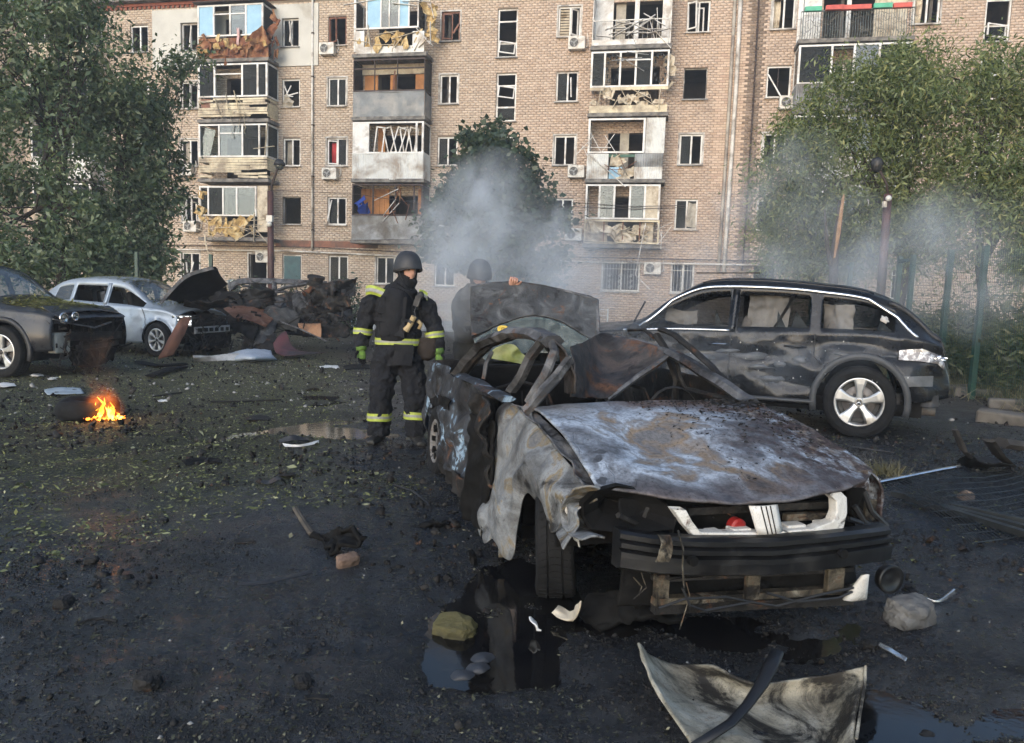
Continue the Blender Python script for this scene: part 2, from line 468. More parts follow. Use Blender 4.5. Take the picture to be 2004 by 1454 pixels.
# every window of the front, by storey
for fl, xl, xr, st in (
    (5, 255, 290, 'two'), (4, 256, 290, 'open'), (3, 258, 291, 'two'), (2, 262, 293, 'two'), (1, 262, 296, 'two'),
    (5, 355, 388, 'lean'), (4, 354, 388, 'open'), (3, 354, 388, 'curtain'), (2, 357, 389, 'sash'), (1, 356, 391, 'lean'),
    (5, 553, 586, 'lean'), (4, 552, 587, 'wreck'), (3, 554, 588, 'curtain'), (2, 553, 589, 'empty'), (1, 553, 590, 'shutter'),
    (5, 643, 678, 'brown'), (4, 642, 678, 'two'), (3, 640, 679, 'red'), (2, 641, 678, 'lean'), (1, 643, 681, 'two'), (1, 736, 772, 'two'),
    (5, 864, 900, 'browns'), (4, 861, 896, 'two'), (3, 856, 895, 'two'), (2, 853, 893, 'two'), (1, 850, 890, 'two'),
    (5, 1092, 1136, 'blind'), (4, 1088, 1131, 'lean'), (3, 1084, 1126, 'two'), (2, 1079, 1121, 'lean'),
    (5, 1343, 1388, 'sash'), (4, 1337, 1383, 'empty'), (3, 1329, 1374, 'two'), (2, 1321, 1365, 'shard'), (1, 1313, 1358, 'bars'), (1, 1177, 1252, 'bars'),
    (5, 1509, 1554, 'lace'), (4, 1499, 1547, 'diag'), (3, 1492, 1537, 'two'), (2, 1481, 1527, 'two'), (1, 1474, 1518, 'empty'),
    (5, 1784, 1836, 'lace'), (4, 1772, 1822, 'two'), (3, 1760, 1808, 'lean'), (2, 1750, 1798, 'two'),
    (4, 1612, 1650, 'two'), (2, 1590, 1640, 'two'), (3, 1690, 1730, 'two'), (2, 1685, 1730, 'empty'),
    (1, 1745, 1790, 'bars'),):
    if fl == 1 and st == 'shutter': addwin(fl, xl, xr, st, 1.5)
    else: addwin(fl, xl, xr, st)
for zt, xl, xr, yy in ((14.19, 974, 1013, 60), (11.42, 971, 1010, 190), (8.67, 968, 1006, 300), (5.92, 965, 1003, 400)):
    s0, _ = FD(xl, yy); s1, _ = FD(xr, yy)
    HOLES.append((s0, s1, zt - 2.1, zt)); WIN.append((s0, s1, zt - 2.1, zt, 'stair', {}))
for zt in (14.25, 11.45, 8.7):
    s0, _ = FD(1927, 40); s1, _ = FD(1978, 40)
    HOLES.append((s0, s1, zt - 2.15, zt)); WIN.append((s0, s1, zt - 2.15, zt, 'stair', {}))
# openings behind the balconies: door and window together
BALC = {}
for key, xl, xr, y0, floors in (('A', 389, 524, 240, (2, 3, 4, 5)), ('B', 691, 830, 240, (2, 3, 4, 5)), ('C', 1152, 1304, 240, (2, 3, 4, 5)), ('D', 1566, 1788, 60, (2, 3, 4, 5)), ('E', 60, 175, 240, (2, 3, 4, 5))):
    s0, _ = FD(xl, y0, 1.0); s1, _ = FD(xr, y0, 1.0)
    for fl in floors:
        BALC[key, fl] = (s0, s1)
        w = s1 - s0
        HOLES.append((s0 + w * .24, s1 - w * .12, zslab(fl) + .12, zslab(fl) + 2.12))
# ground-floor opening under balcony A
_s0, _ = FD(487, 530); _s1, _ = FD(522, 530); HOLES.append((_s0, _s1, 1.2, 3.17)); WIN.append((_s0, _s1, 1.2, 3.17, 'empty', {}))

def cells(s0, s1, z0, z1, holes):
    S = sorted({s0, s1, *[v for h in holes for v in h[:2] if s0 < v < s1]}); Z = sorted({z0, z1, *[v for h in holes for v in h[2:] if z0 < v < z1]})
    for a, b in zip(S, S[1:]):
        for c, d in zip(Z, Z[1:]):
            ms, mz = (a + b) / 2, (c + d) / 2
            if not any(h[0] < ms < h[1] and h[2] < mz < h[3] for h in holes): yield a, b, c, d

def make_building():
    mort = simple('mortar_wall', (.25, .20, .155), (.18, .145, .113), 2.5, (.9, .95), bump=.3)
    m = MB()
    for a, b, c, d in cells(-46, 40, -.4, BTOP, HOLES):
        m.add([(a, 0, c), (b, 0, c), (b, 0, d), (a, 0, d)], [(0, 1, 2, 3)])
    for a, b, c, d in HOLES:
        e = .38
        for q in (((a, 0, c), (a, e, c), (a, e, d), (a, 0, d)), ((b, 0, c), (b, 0, d), (b, e, d), (b, e, c)), ((a, 0, c), (b, 0, c), (b, e, c), (a, e, c)), ((a, 0, d), (a, e, d), (b, e, d), (b, 0, d))):
            m.add(q, [(0, 1, 2, 3)])
    # the rest of the block's volume
    m.add([(-46, 0, BTOP), (40, 0, BTOP), (40, 12, BTOP), (-46, 12, BTOP), (-46, 12, -.4), (40, 12, -.4), (-46, 0, -.4), (40, 0, -.4)], [(3, 2, 5, 4), (0, 3, 4, 6), (2, 1, 7, 5)])
    m.build('wall', mort, bld, normals=False)
    r = MB(); r.span((-46.3, -.42, BTOP + .02), (40.3, 12.2, BTOP + .3)); rf = r.build('roof', CONCRETE, bld)
    # rooms behind the openings
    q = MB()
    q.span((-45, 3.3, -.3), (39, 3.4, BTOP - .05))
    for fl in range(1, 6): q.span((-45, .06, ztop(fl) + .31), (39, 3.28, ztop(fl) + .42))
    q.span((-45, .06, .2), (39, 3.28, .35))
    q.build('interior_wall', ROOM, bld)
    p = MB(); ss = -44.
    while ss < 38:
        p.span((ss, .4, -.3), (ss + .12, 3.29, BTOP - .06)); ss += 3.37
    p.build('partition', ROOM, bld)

    # ---- bricks: real courses, proud of recessed joints
    bm_, t = None, NT('tan_brick')
    isl = t.island()
    col = t.ramp(isl, [(0., (.46, .365, .28)), (.35, (.53, .43, .335)), (.7, (.58, .48, .38)), (1., (.48, .38, .295))])
    xyz = t.sep(t.co())
    pink = t.mapr(t.math('ADD', xyz[0], t.math('MULTIPLY', t.noise(.3, 3), 5)), -4, 6)
    col = t.mix(t.math('MULTIPLY', pink, .4), col, (1.0, .86, .86), 'MULTIPLY')
    st = t.ramp(t.noise(.55, 6, .65, .5), [(.48, 0.), (.8, .5)])
    col = t.mix(st, col, (.24, .19, .16))
    fine = t.ramp(t.noise(26, 3), [(.3, .82), (.7, 1.1)])
    col = t.mix(1.0, col, fine, 'MULTIPLY')
    t.set(col, .88, 0, .3); t.bump(t.noise(60, 4), .35, .006)
    td = NT('dark_brown_brick'); isd = td.island()
    td.set(td.ramp(isd, [(0., (.17, .125, .095)), (.6, (.23, .175, .135)), (1., (.30, .23, .18))]), .88, 0, .3)
    L, Hc, J = .256, .108, .014
    panel_s = (FD(300, 70)[0], FD(624, 70)[0]); panel_z = (11.99, 14.80)
    dark_s = (FD(1456, 260)[0], FD(1482, 260)[0])
    boxes = {'tan': [], 'dark': []}; loose = []
    rows = int((BTOP - .3) / Hc)
    for r_ in range(rows):
        z0 = .1 + r_ * Hc; z1 = z0 + Hc - J; zm = (z0 + z1) / 2
        blocks = sorted([(h[0], h[1]) for h in HOLES if h[2] - .02 < zm < h[3] + .02] + ([panel_s] if panel_z[0] < zm < panel_z[1] else []))
        cur = -26.; free = []
        for a, b in blocks:
            if a > cur: free.append((cur, min(a, 23.5)))
            cur = max(cur, b)
        free.append((cur, 23.5))
        for a, b in free:
            if b - a < .05: continue
            k = math.floor((a - (L / 2 if r_ % 2 else 0)) / L); x = k * L + (L / 2 if r_ % 2 else 0)
            while x < b:
                xa, xb = max(x, a), min(x + L - J, b)
                if xb - xa > .03:
                    pr = .014 + .006 * random.random()
                    key = 'dark' if dark_s[0] < (xa + xb) / 2 < dark_s[1] else 'tan'
                    if key == 'tan' and xb - xa > L - J - .001 and 8.2 < xa < 10.1 and 6.2 < z0 < 13.4 and len(loose) < 300: loose.append((xa, xb, z0, z1, pr))
                    else: boxes[key].append((xa, xb, z0, z1, pr))
                x += L
    for key, mat in (('tan', t.m), ('dark', td.m)):
        b = np.array(boxes[key]); n = len(b)
        j = (RNG.random((n, 4)) - .5) * .006
        xa, xb, za, zb, pr = b[:, 0] + j[:, 0], b[:, 1] + j[:, 1], b[:, 2] + j[:, 2], b[:, 3] + j[:, 3], b[:, 4]
        zero = np.zeros(n); e = .004
        V = np.stack([np.stack([xa, zero, za], -1), np.stack([xb, zero, za], -1), np.stack([xb, zero, zb], -1), np.stack([xa, zero, zb], -1),
                      np.stack([xa + e, -pr, za + e], -1), np.stack([xb - e, -pr, za + e], -1), np.stack([xb - e, -pr, zb - e], -1), np.stack([xa + e, -pr, zb - e], -1)], 1)
        Fb = np.array([(4, 5, 6, 7), (0, 1, 5, 4), (1, 2, 6, 5), (2, 3, 7, 6), (3, 0, 4, 7)]).reshape(-1)
        idx = (np.arange(n)[:, None] * 8 + Fb[None, :]).reshape(-1)
        o = np_mesh('brick_courses', V.reshape(-1, 3), idx, 4, mat, bld); tag(o, kind='stuff')
    bm = MB(); w = L - J
    bm.add([(0, 0, 0), (w, 0, 0), (w, 0, Hc - J), (0, 0, Hc - J), (.004, -.017, .004), (w - .004, -.017, .004), (w - .004, -.017, Hc - J - .004), (.004, -.017, Hc - J - .004)],
           [(4, 5, 6, 7), (0, 1, 5, 4), (1, 2, 6, 5), (2, 3, 7, 6), (3, 0, 4, 7)])
    t3 = NT('tan_brick_single'); c3 = t3.ramp(t3.objrand(), [(0., (.42, .315, .23)), (.35, (.51, .40, .3)), (.7, (.57, .455, .35)), (1., (.45, .335, .255))])
    t3.set(t3.mix(.3, c3, (1.0, .86, .86), 'MULTIPLY'), .88, 0, .3)
    first = None
    for xa, xb, z0, z1, pr in loose:
        if first is None: o = first = bm.build('brick', t3.m, bld)
        else: o = link(first.copy(), bld)
        o.location = (xa, 0, z0); o.scale = (1, pr / .017, 1)
    # red dentil cornice at the eaves
    red = simple('red_brick', (.30, .10, .06), (.22, .075, .05), 6, (.85, .95))
    cn = MB(); cn.span((-27, -.10, 15.02), (24, 0.01, BTOP)); cn.build('cornice', red, bld)
    dn = MB(); x = -27.
    while x < -14: dn.span((x, -.07, 14.90), (x + .13, .01, 15.015)); x += .26
    o = dn.build('dentil_course', red, bld); tag(o, kind='stuff')
    # white insulated wall panel, top storey
    wp = simple('white_render', (.56, .55, .50), (.47, .46, .42), .9, (.8, .95), bump=.15, dirt=((.34, .31, .26), .25))
    m = MB()
    for a, b, c, d in cells(panel_s[0], panel_s[1], panel_z[0], panel_z[1], HOLES):
        m.add([(a, -.075, c), (b, -.075, c), (b, -.075, d), (a, -.075, d)], [(0, 1, 2, 3)])
    for hh in HOLES:
        if panel_s[0] < hh[0] < panel_s[1] and panel_z[0] < hh[2] < panel_z[1]:
            a, b, c, d = hh
            for q4 in (((a, -.075, c), (a, 0, c), (a, 0, d), (a, -.075, d)), ((b, -.075, c), (b, -.075, d), (b, 0, d), (b, 0, c)), ((a, -.075, c), (b, -.075, c), (b, 0, c), (a, 0, c)), ((a, -.075, d), (a, 0, d), (b, 0, d), (b, -.075, d))): m.add(q4, [(0, 1, 2, 3)])
    (a, b), (c, d) = panel_s, panel_z
    m.add([(a, -.075, c), (b, -.075, c), (b, -.075, d), (a, -.075, d), (a, 0, c), (b, 0, c), (b, 0, d), (a, 0, d)], [(0, 4, 5, 1), (1, 5, 6, 2), (2, 6, 7, 3), (3, 7, 4, 0)])
    m.build('insulation_panel', wp, bld)
make_building()

# ---- windows
def crumple(m, c, size, rot, amp=.25, nx=4, ny=4, seed=0):
    P = []
    for i in range(nx):
        row = []
        for j in range(ny):
            u, v = i / (nx - 1) - .5, j / (ny - 1) - .5
            p = Vector((u * size[0] * (1 + amp * n3(u * 3, v * 3, seed, 1)), amp * min(size[:2]) * n3(u * 2.5, v * 2.5, seed, 2), v * size[1] * (1 + amp * n3(u * 3, v * 3, seed, 3))))
            row.append(np.array(rot @ p) + np.array(c))
        P.append(row)
    m.grid(P)
def eul(x=0, y=0, z=0): return Matrix.Rotation(z, 3, 'Z') @ Matrix.Rotation(y, 3, 'Y') @ Matrix.Rotation(x, 3, 'X')
def rect_frame(m, s0, s1, z0, z1, w=.07, y0=.06, y1=.13):
    m.span((s0, y0, z0), (s0 + w, y1, z1)); m.span((s1 - w, y0, z0), (s1, y1, z1))
    m.span((s0 + w, y0 + .002, z0), (s1 - w, y1 - .002, z0 + w)); m.span((s0 + w, y0 + .002, z1 - w), (s1 - w, y1 - .002, z1))
BROWNF = simple('brown_window_wood', (.20, .075, .035), (.12, .045, .025), 5, (.5, .7))
GREENSH = simple('teal_shutter', (.03, .09, .10), (.02, .06, .07), 4, (.5, .7))
BARW = simple('white_grille_paint', (.62, .61, .57), (.48, .46, .42), 12, (.45, .6))
def make_window(s0, s1, z0, z1, st, k):
    rnd = random.Random(k * 13 + 5)
    fm = BROWNF if st in ('brown', 'browns') else PVC
    m = MB()
    if st in ('empty',): rect_frame(m, s0, s1, z0, z1, .035, .1, .16)
    else: rect_frame(m, s0, s1, z0, z1)
    fr = m.build('window', PVC_DIRTY if st == 'empty' else fm, bld)
    sl_ = MB(); sl_.box(((s0 + s1) / 2, -.05, z0 - .03), (s1 - s0 + .12, .2, .035)); sl_.build('sill', PVC_DIRTY if rnd.random() < .6 else ZINC, fr)
    w, h = s1 - s0, z1 - z0; mid = s0 + w * .52
    if st in ('two', 'lean', 'curtain', 'red', 'blind', 'shard', 'lace', 'open', 'sash', 'bars', 'shutter'):
        b = MB(); b.span((mid - .035, .064, z0 + .07), (mid + .035, .126, z1 - .07)); b.build('mullion', fm, fr)
    if st in ('two', 'red', 'shard', 'blind'):
        for a, c in ((s0 + .07, mid - .035), (mid + .035, s1 - .07)):
            if rnd.random() < .7:
                g = MB(); g.span((a, .09, z0 + .07), (c, .098, z1 - .07)); g.build('pane', PANE, fr)
    def sash(ang, a0, w_, dz=0., tilt=0., out=-.05):
        b = MB(); rect_frame(b, 0, w_, 0, h - .2, .055, -.03, .03)
        o = b.build('sash', fm, fr); o.location = (a0, out, z0 + .1 + dz); o.rotation_euler = (tilt, rnd.uniform(-.04, .04), ang)
        return o
    if st == 'lean':
        for q in range(rnd.choice((1, 1, 2))):
            a = s0 + w * rnd.uniform(.12, .75); b = MB(); b.bar((a, .0, z1 - rnd.uniform(.1, .5)), (a + w * rnd.uniform(-.22, .22), -.03, z0 + rnd.uniform(.08, .3)), .05, .05); b.build('broken_sash_bar', fm, fr)
        if rnd.random() < .6: g = MB(); g.span((s0 + .07, .09, z0 + .07), (mid - .035, .098, z1 - .07)); g.build('pane', PANE, fr)
    if st == 'open': sash(.9, mid, w * .44)
    if st == 'sash': sash(-.5, s0 + .05, w * .45); sash(.15, mid - .1, w * .35, -.15, .1, .2)
    if st == 'brown': sash(-.35, s0 + .1, w * .5)
    if st == 'browns':
        sash(.25, s0 + .1, w * .5)
        b = MB(); b.bar((s1 - .3, .0, z0 + .35), (s1 - .05, .0, z0 + .75), .05, .08); b.build('broken_sash_bar', fm, fr)
    if st == 'wreck':
        for q in range(5):
            b = MB(); a = rnd.uniform(0, 3.1); L_ = rnd.uniform(.4, .9); cx, cz = (s0 + s1) / 2 + rnd.uniform(-.15, .2), z0 + .45 + rnd.uniform(-.2, .3)
            b.bar((cx - math.cos(a) * L_ / 2, -.08, cz - math.sin(a) * L_ / 2), (cx + math.cos(a) * L_ / 2, -.05, cz + math.sin(a) * L_ / 2), .05, .045); b.build('broken_sash_bar', PVC, fr)
        b = MB(); crumple(b, (s0 + .35, -.1, z0 + .2), (.5, .5), eul(.2, .5, .2), .35, seed=k); b.build('torn_curtain', CURTAIN, fr, solid=.01)
    if st == 'diag':
        b = MB(); b.bar((s0 + .05, -.01, z1 - .35), (s0 + .62, -.03, z0 + .02), .07, .05); b.build('broken_sash_bar', PVC, fr)
        b = MB(); b.bar((mid - .05, .09, z1 - .05), (mid - .05, .09, z0 + .4), .03, .03); b.build('mullion', DARKFRAME, fr)
    if st == 'shard':
        b = MB(); crumple(b, (mid + w * .22, .02, (z0 + z1) / 2), (w * .4, h * .8), eul(0, .05, .1), .15, 5, 6, seed=k); b.build('torn_blind', CURTAIN, fr, solid=.006)
    if st in ('curtain', 'lace', 'two') and rnd.random() < (.5 if st == 'two' else 1.1):
        b = MB(); a0 = s0 + .08; ww = w * rnd.uniform(.25, .42); P = []
        for i in range(13):
            u = i / 12; P.append([(a0 + ww * u + .02 * math.sin(v * 5), .26 + .035 * math.sin(u * 20), z1 - .08 - v * (h - .14)) for v in (0, .3, .6, 1)])
        b.grid(P); b.build('curtain', CURTAIN if st != 'lace' else PALEBOARD, fr, smooth=True, solid=.006)
    if st == 'red':
        b = MB(); P = [[(s0 + .16 + .3 * i / 8, .2 + .03 * math.sin(i * 2.4), z) for z in (z1 - .2, (z0 + z1) / 2, z0 + .15)] for i in range(9)]
        b.grid(P); b.build('curtain', REDCLOTH, fr, smooth=True, solid=.006)
        sash(.3, mid - .5, w * .46, 0, 0, .02)
    if st == 'blind':
        z = z0 + .1
        while z < z1 - .1:
            b = MB(); b.box((s0 + .07 + w * .22, .06, z), (w * .4, .02, .075), eul(.5)); b.build('blind_slat', PALEBOARD, fr); z += .115
        sash(.8, mid + .05, w * .42)
    if st == 'shutter':
        b = MB(); b.span((s0 + .07, .02, z0 + .07), (s1 - .07, .058, z1 - .07)); b.build('shutter', GREENSH, fr)
    if st == 'bars':
        n = max(5, int(w / .125)); dx = w / n
        for i in range(n + 1):
            b = MB(); x = s0 + i * dx
            b.tube([(x, -.09, z0 - .06), (x, -.09, z1 - .02)], .009, 5); b.lathe([(z1 - .02, .0), (z1 - .01, .022), (z1 + .06, 0.)], 2, 5, (x, -.09, 0)); b.build('grille_bar', BARW, fr)
        for zz in (z0 + .02, z1 - .32, z0 - .05):
            b = MB(); b.bar((s0 - .02, -.085, zz), (s1 + .02, -.085, zz), .016, .022); b.build('grille_rail', BARW, fr)
        for cx in ([.22, .5, .78] if w > 1.2 else [.5]):
            x = s0 + w * cx; b = MB()
            for zz in (z0 + .2, z0 + .45, z0 + .7):
                for sg in (-1, 1):
                    pts = [(x + sg * (.012 + r * math.cos(t)), -.1, zz + sg * r * math.sin(t)) for t, r in [(q * .55, .075 - q * .0048) for q in range(13)]]
                    b.tube(pts, .008, 4)
            b.build('grille_scroll', BARW, fr)
    if st == 'stair':
        b = MB(); b.span((s0 + .07, .064, z0 + h * .28), (s1 - .07, .126, z0 + h * .28 + .07)); b.span((s0 + .07, .064, z0 + h * .73), (s1 - .07, .126, z0 + h * .73 + .06)); b.build('transom', PVC, fr)
        b = MB(); rect_frame(b, 0, w * .8, 0, h * .25, .05, -.02, .03); o = b.build('sash', PVC, fr)
        o.location = (s0 + .08, -.12, z0 + h * (.5 if k % 2 else .1)); o.rotation_euler = (-.15, .1, .2)
        g = MB(); g.span((s0 + .07, .09, z0 + .07), (s1 - .07, .097, z0 + h * .28)); g.build('pane', PANE, fr)
    if rnd.random() < .4 and st not in ('bars', 'stair'):     # plastered surround
        b = MB(); rect_frame(b, s0 - .07, s1 + .07, z0 - .012, z1 + .07, .067, -.024, .0); b.build('surround', PVC_DIRTY, fr)
for k, (a, b, c, d, st, kw) in enumerate(WIN): make_window(a, b, c, d, st, k)
# ================================================================ balconies
BD_ = 1.0
def balcony_base(key, fl, label=None):
    s0, s1 = BALC[key, fl]; z = zslab(fl)
    e = empty('balcony', (s0, 0, z), 0, bld)
    if label: e['label'] = label
    m = MB(); m.span((-.06, -BD_ - .06, -.16), (s1 - s0 + .06, 0, 0)); m.build('slab', CONCRETE, e, bevel=.012)
    return e, s1 - s0
def part_box(e, name, mat, a, b, **k): m = MB(); m.span(a, b); return m.build(name, mat, e, **k)
def glazing(e, W, z0, z1, splits, mat, panes=None, post=.065, transom=None, side=True, y=-BD_):
    """posts, rails and panes of a glazed balcony front; panes = materials per bay (None = knocked out)"""
    m = MB()
    m.span((0, y - .03, z0), (W, y + .04, z0 + .07)); m.build('bottom_rail', mat, e)
    m = MB(); m.span((0, y - .03, z1 - .07), (W, y + .04, z1)); m.build('top_rail', mat, e)
    xs = [0] + list(splits) + [1]
    for q in xs:
        x = min(max(q * W, post / 2), W - post / 2)
        m = MB(); m.span((x - post / 2, y - .033, z0 + .07), (x + post / 2, y + .043, z1 - .07)); m.build('post', mat, e)
    if transom:
        a, b, zz = transom
        m = MB(); m.span((xs[a] * W + post / 2, y - .028, zz), (xs[b] * W - post / 2, y + .035, zz + .055)); m.build('transom', mat, e)
    for i, pm in enumerate(panes or []):
        if pm is None: continue
        m = MB(); m.span((xs[i] * W + post / 2, y - .004, z0 + .07), (xs[i + 1] * W - post / 2, y + .004, z1 - .07)); m.build('pane', pm, e)
    if side:
        for x in (.03, W - .03):
            m = MB(); m.span((x - .03, y + .05, z1 - .07), (x + .03, 0, z1)); m.span((x - .03, y + .05, z0), (x + .03, -.01, z0 + .06)); m.span((x - .03, -.06, z0 + .06), (x + .03, 0, z1 - .07)); m.build('side_frame', mat, e)
            m = MB(); m.span((x - .004, y + .06, z0 + .08), (x + .004, -.06, z1 - .08)); m.build('side_pane', PANE, e)
def parapet_sheet(e, W, h, mat, corr=False, bend=.02, seed=0):
    n = int(W / (.04 if corr else .2)); P = []
    for i in range(n + 1):
        x = W * i / n; dy = (.018 if i % 2 else 0) if corr else 0
        P.append([(x, -BD_ - dy - .02 + bend * n3(x, v, seed, 4, 1.5), .0 + v * h) for v in (-.05 / h, .33, .66, 1)])
    m = MB(); m.grid(P); m.build('parapet', mat, e, solid=.012, normals=False)
    for x in (-.01, W + .01):
        m = MB(); m.grid([[(x + (.014 * (i % 2) if corr else 0), -BD_ + (BD_ - .02) * i / 14, v * h) for v in (-.05, 1)] for i in range(15)]); m.build('side_panel', mat, e, solid=.012, normals=False)
    m = MB(); m.span((-.02, -BD_ - .05, h), (W + .02, -BD_ + .03, h + .035)); m.build('handrail', mat, e)
def shard_pile(e, name, mat, x0, x1, z0, z1, n, smin, smax, seed, y=-BD_, flat=.6, joined=False):
    rnd = random.Random(seed); mm = MB()
    for k in range(n):
        m = mm if joined else MB()
        sx, sz = rnd.uniform(smin, smax), rnd.uniform(smin, smax) * rnd.choice((.25, .5, 1))
        crumple(m, (rnd.uniform(x0, x1), y + rnd.uniform(-.10, .12), rnd.uniform(z0, z1)), (sx, sz), eul(rnd.uniform(-flat, flat), rnd.uniform(-1.5, 1.5), rnd.uniform(-flat, flat)), .35, 4, 4, seed=seed + k)
        if not joined: m.build(name, mat, e, solid=.015, normals=False)
    if joined: return mm.build(name, mat, e, solid=.012, normals=False)
def sticks(e, name, mat, x0, x1, z0, z1, n, l0, l1, seed, w=.05, y=-BD_ - .06, th=.02, ang=1.57):
    rnd = random.Random(seed)
    for k in range(n):
        m = MB(); a = rnd.uniform(-ang, ang); L = rnd.uniform(l0, l1); c = (rnd.uniform(x0, x1), y + rnd.uniform(-.06, .08), rnd.uniform(z0, z1))
        m.bar((c[0] - math.cos(a) * L / 2, c[1], c[2] - math.sin(a) * L / 2), (c[0] + math.cos(a) * L / 2, c[1] + rnd.uniform(-.1, .1), c[2] + math.sin(a) * L / 2), th, w, up=(0, -1, .01)); m.build(name, mat, e)
def slats(e, W, z0, z1, n, mat, seed, keep=.75):
    rnd = random.Random(seed); dz = (z1 - z0) / n
    for k in range(n):
        z = z0 + dz * (k + .5); x = 0
        while x < W - .05:
            L = min(rnd.uniform(.5, 1.6), W - x)
            if rnd.random() < keep:
                m = MB(); m.bar((x, -BD_ - .03, z), (x + L - .01, -BD_ - .03 + rnd.uniform(-.03, .03), z + rnd.uniform(-.05, .05) * (rnd.random() < .4)), .018, dz * .86, up=(0, 0, 1)); m.build('slat', mat, e)
            x += L
    for x in (.02, W - .02):
        for k in range(n):
            if rnd.random() < .8:
                m = MB(); z = z0 + dz * (k + .5); m.span((x - .01, -BD_ + .01, z - dz * .42), (x + .01, -.03, z + dz * .42)); m.build('slat', mat, e)
def hanging_strip(e, mat, x, z, L, seed, w=.06):
    rnd = random.Random(seed); pts = []; px, pz = x, z
    for k in range(8): pts.append((px, -BD_ - .1 - .03 * math.sin(k), pz)); px += rnd.uniform(-.09, .09); pz -= L / 7
    m = MB(); m.tube(pts, w / 2, 4, flat=.3); m.build('hanging_strip', mat, e)
TOP = 2.52
# --- column A
e, W = balcony_base('A', 5, 'top balcony with pale blue panes over torn brown parapet')
glazing(e, W * .94, 1.0, TOP - .1, (.25, .5, .74), PVC, (SKYBLUE, None, GLASS, SKYBLUE), .08, (1, 3, TOP - .55))
part_box(e, 'roof_sheet', DARKFRAME, (-.15, -BD_ - .2, TOP - .02), (W * .98, .0, TOP + .03))
part_box(e, 'parapet', BROWNBOARD, (0, -BD_ + .05, 0), (W, -BD_ + .09, .95))
shard_pile(e, 'torn_board', BROWNBOARD, .1, W - .1, .05, .95, 26, .35, .8, 1)
shard_pile(e, 'torn_board', BROWNBOARD, W - .25, W + .3, .2, 2.0, 14, .3, .6, 2, y=-BD_ * .7)
shard_pile(e, 'torn_insulation', FOAM, .1, W + .2, .1, .95, 12, .2, .45, 3, y=-BD_ - .1)
sticks(e, 'broken_batten', BROWNBOARD, .1, W - .1, .05, .9, 6, .6, 1.6, 4, .07, ang=.25)
m = MB(); P = [[(W * .58 + .13 * i / 4 + .02 * math.sin(j), -BD_ - .12 - .02 * math.cos(i * 2 + j), 1.35 - .75 * j / 5 - .08 * (i % 2)) for j in range(6)] for i in range(5)]; m.grid(P); m.build('hanging_cloth', simple('pink_cloth', (.6, .33, .33), (.5, .42, .4), 14, (.9, 1.)), e, solid=.01, smooth=True)
e, W = balcony_base('A', 4, 'balcony with white frame over broken cream slats, brown board behind')
glazing(e, W, 1.0, TOP, (.24, .64, .86), PVC, (PANE, None, PANE, PANE), .09, (1, 2, TOP - .5))
slats(e, W, .1, .95, 8, CREAM, 11, .62); sticks(e, 'broken_slat', CREAM, .7, W - .3, .2, .8, 6, .5, 1.0, 12, .06)
part_box(e, 'brown_board', BROWNF, (.1, -BD_ + .06, .1), (.6, -BD_ + .1, .95))
hanging_strip(e, CREAM, W * .6, 1.0, 1.6, 13); hanging_strip(e, CREAM, W * .5, .4, 1.3, 14); hanging_strip(e, CREAM, W * .68, .3, 1.0, 15)
e, W = balcony_base('A', 3, 'balcony with leaning panes and cream slat parapet with gaps')
glazing(e, W, 1.0, TOP, (.3, .64, .88), PVC, (None, GLASS, PANE, None), .08, (1, 2, TOP - .45))
slats(e, W, .05, .98, 8, CREAM, 21, .7); shard_pile(e, 'red_rag', REDCLOTH, .3, .8, .6, .85, 2, .25, .4, 22, y=-BD_ + .15)
m = MB(); m.box((.32, -BD_ + .2, 1.7), (.5, .02, 1.35), eul(0, .22, .2)); m.build('leaning_pane', GLASS_GREEN, e)
sticks(e, 'broken_batten', CREAM, W - .2, W, 1.2, 2.2, 2, 1.0, 1.5, 23, .08, ang=1.75)
e, W = balcony_base('A', 2, 'balcony hung with torn yellow insulation under three white panes')
glazing(e, W * .84, 1.0, TOP - .12, (.16, .42, .66), PVC, (None, PANE, GLASS, GLASS), .08)
part_box(e, 'cream_panel', PALEBOARD, (W * .85, -BD_ - .01, .3), (W, -BD_ + .03, TOP - .1))
shard_pile(e, 'torn_insulation', FOAM, .1, W * .8, .05, .9, 22, .3, .7, 31); shard_pile(e, 'torn_insulation', FOAM, .02, .3, .8, 2.3, 8, .25, .5, 32)
sticks(e, 'broken_slat', PALEBOARD, .2, W - .2, .0, .9, 14, .5, 1.4, 33, .07, ang=.6); sticks(e, 'broken_slat', PALEBOARD, W * .75, W, -.1, 1.0, 4, 1.0, 1.8, 34, .1, ang=1.7)
hanging_strip(e, PALEBOARD, .35, .1, 1.6, 35, .07)
# --- column B
e, W = balcony_base('B', 5, 'top balcony blown open with pale boards and foam strips')
glazing(e, W * .9, 1.05, TOP - .1, (.2, .42, .55, .7, .85), PVC, (None, SKYBLUE, GLASS, GLASS, SKYBLUE, None), .06)
part_box(e, 'corner_panel', PVC, (0, -BD_ - .03, .1), (.1, -BD_ + .02, TOP)); part_box(e, 'left_parapet_panel', CORR, (.1, -BD_ - .02, 0), (.5, -BD_ + .02, 1.0))
part_box(e, 'right_parapet_panel', CORR, (W * .82, -BD_ - .02, 0), (W * .98, -BD_ + .02, .9)); part_box(e, 'lower_panel', CORR, (.5, -BD_ - .015, 0), (W * .82, -BD_ + .02, .3))
shard_pile(e, 'torn_insulation', FOAM, .3, W, .25, .95, 16, .25, .5, 41); shard_pile(e, 'torn_insulation', FOAM, W - .15, W + .35, .6, 2.3, 12, .25, .55, 42, y=-BD_ * .8)
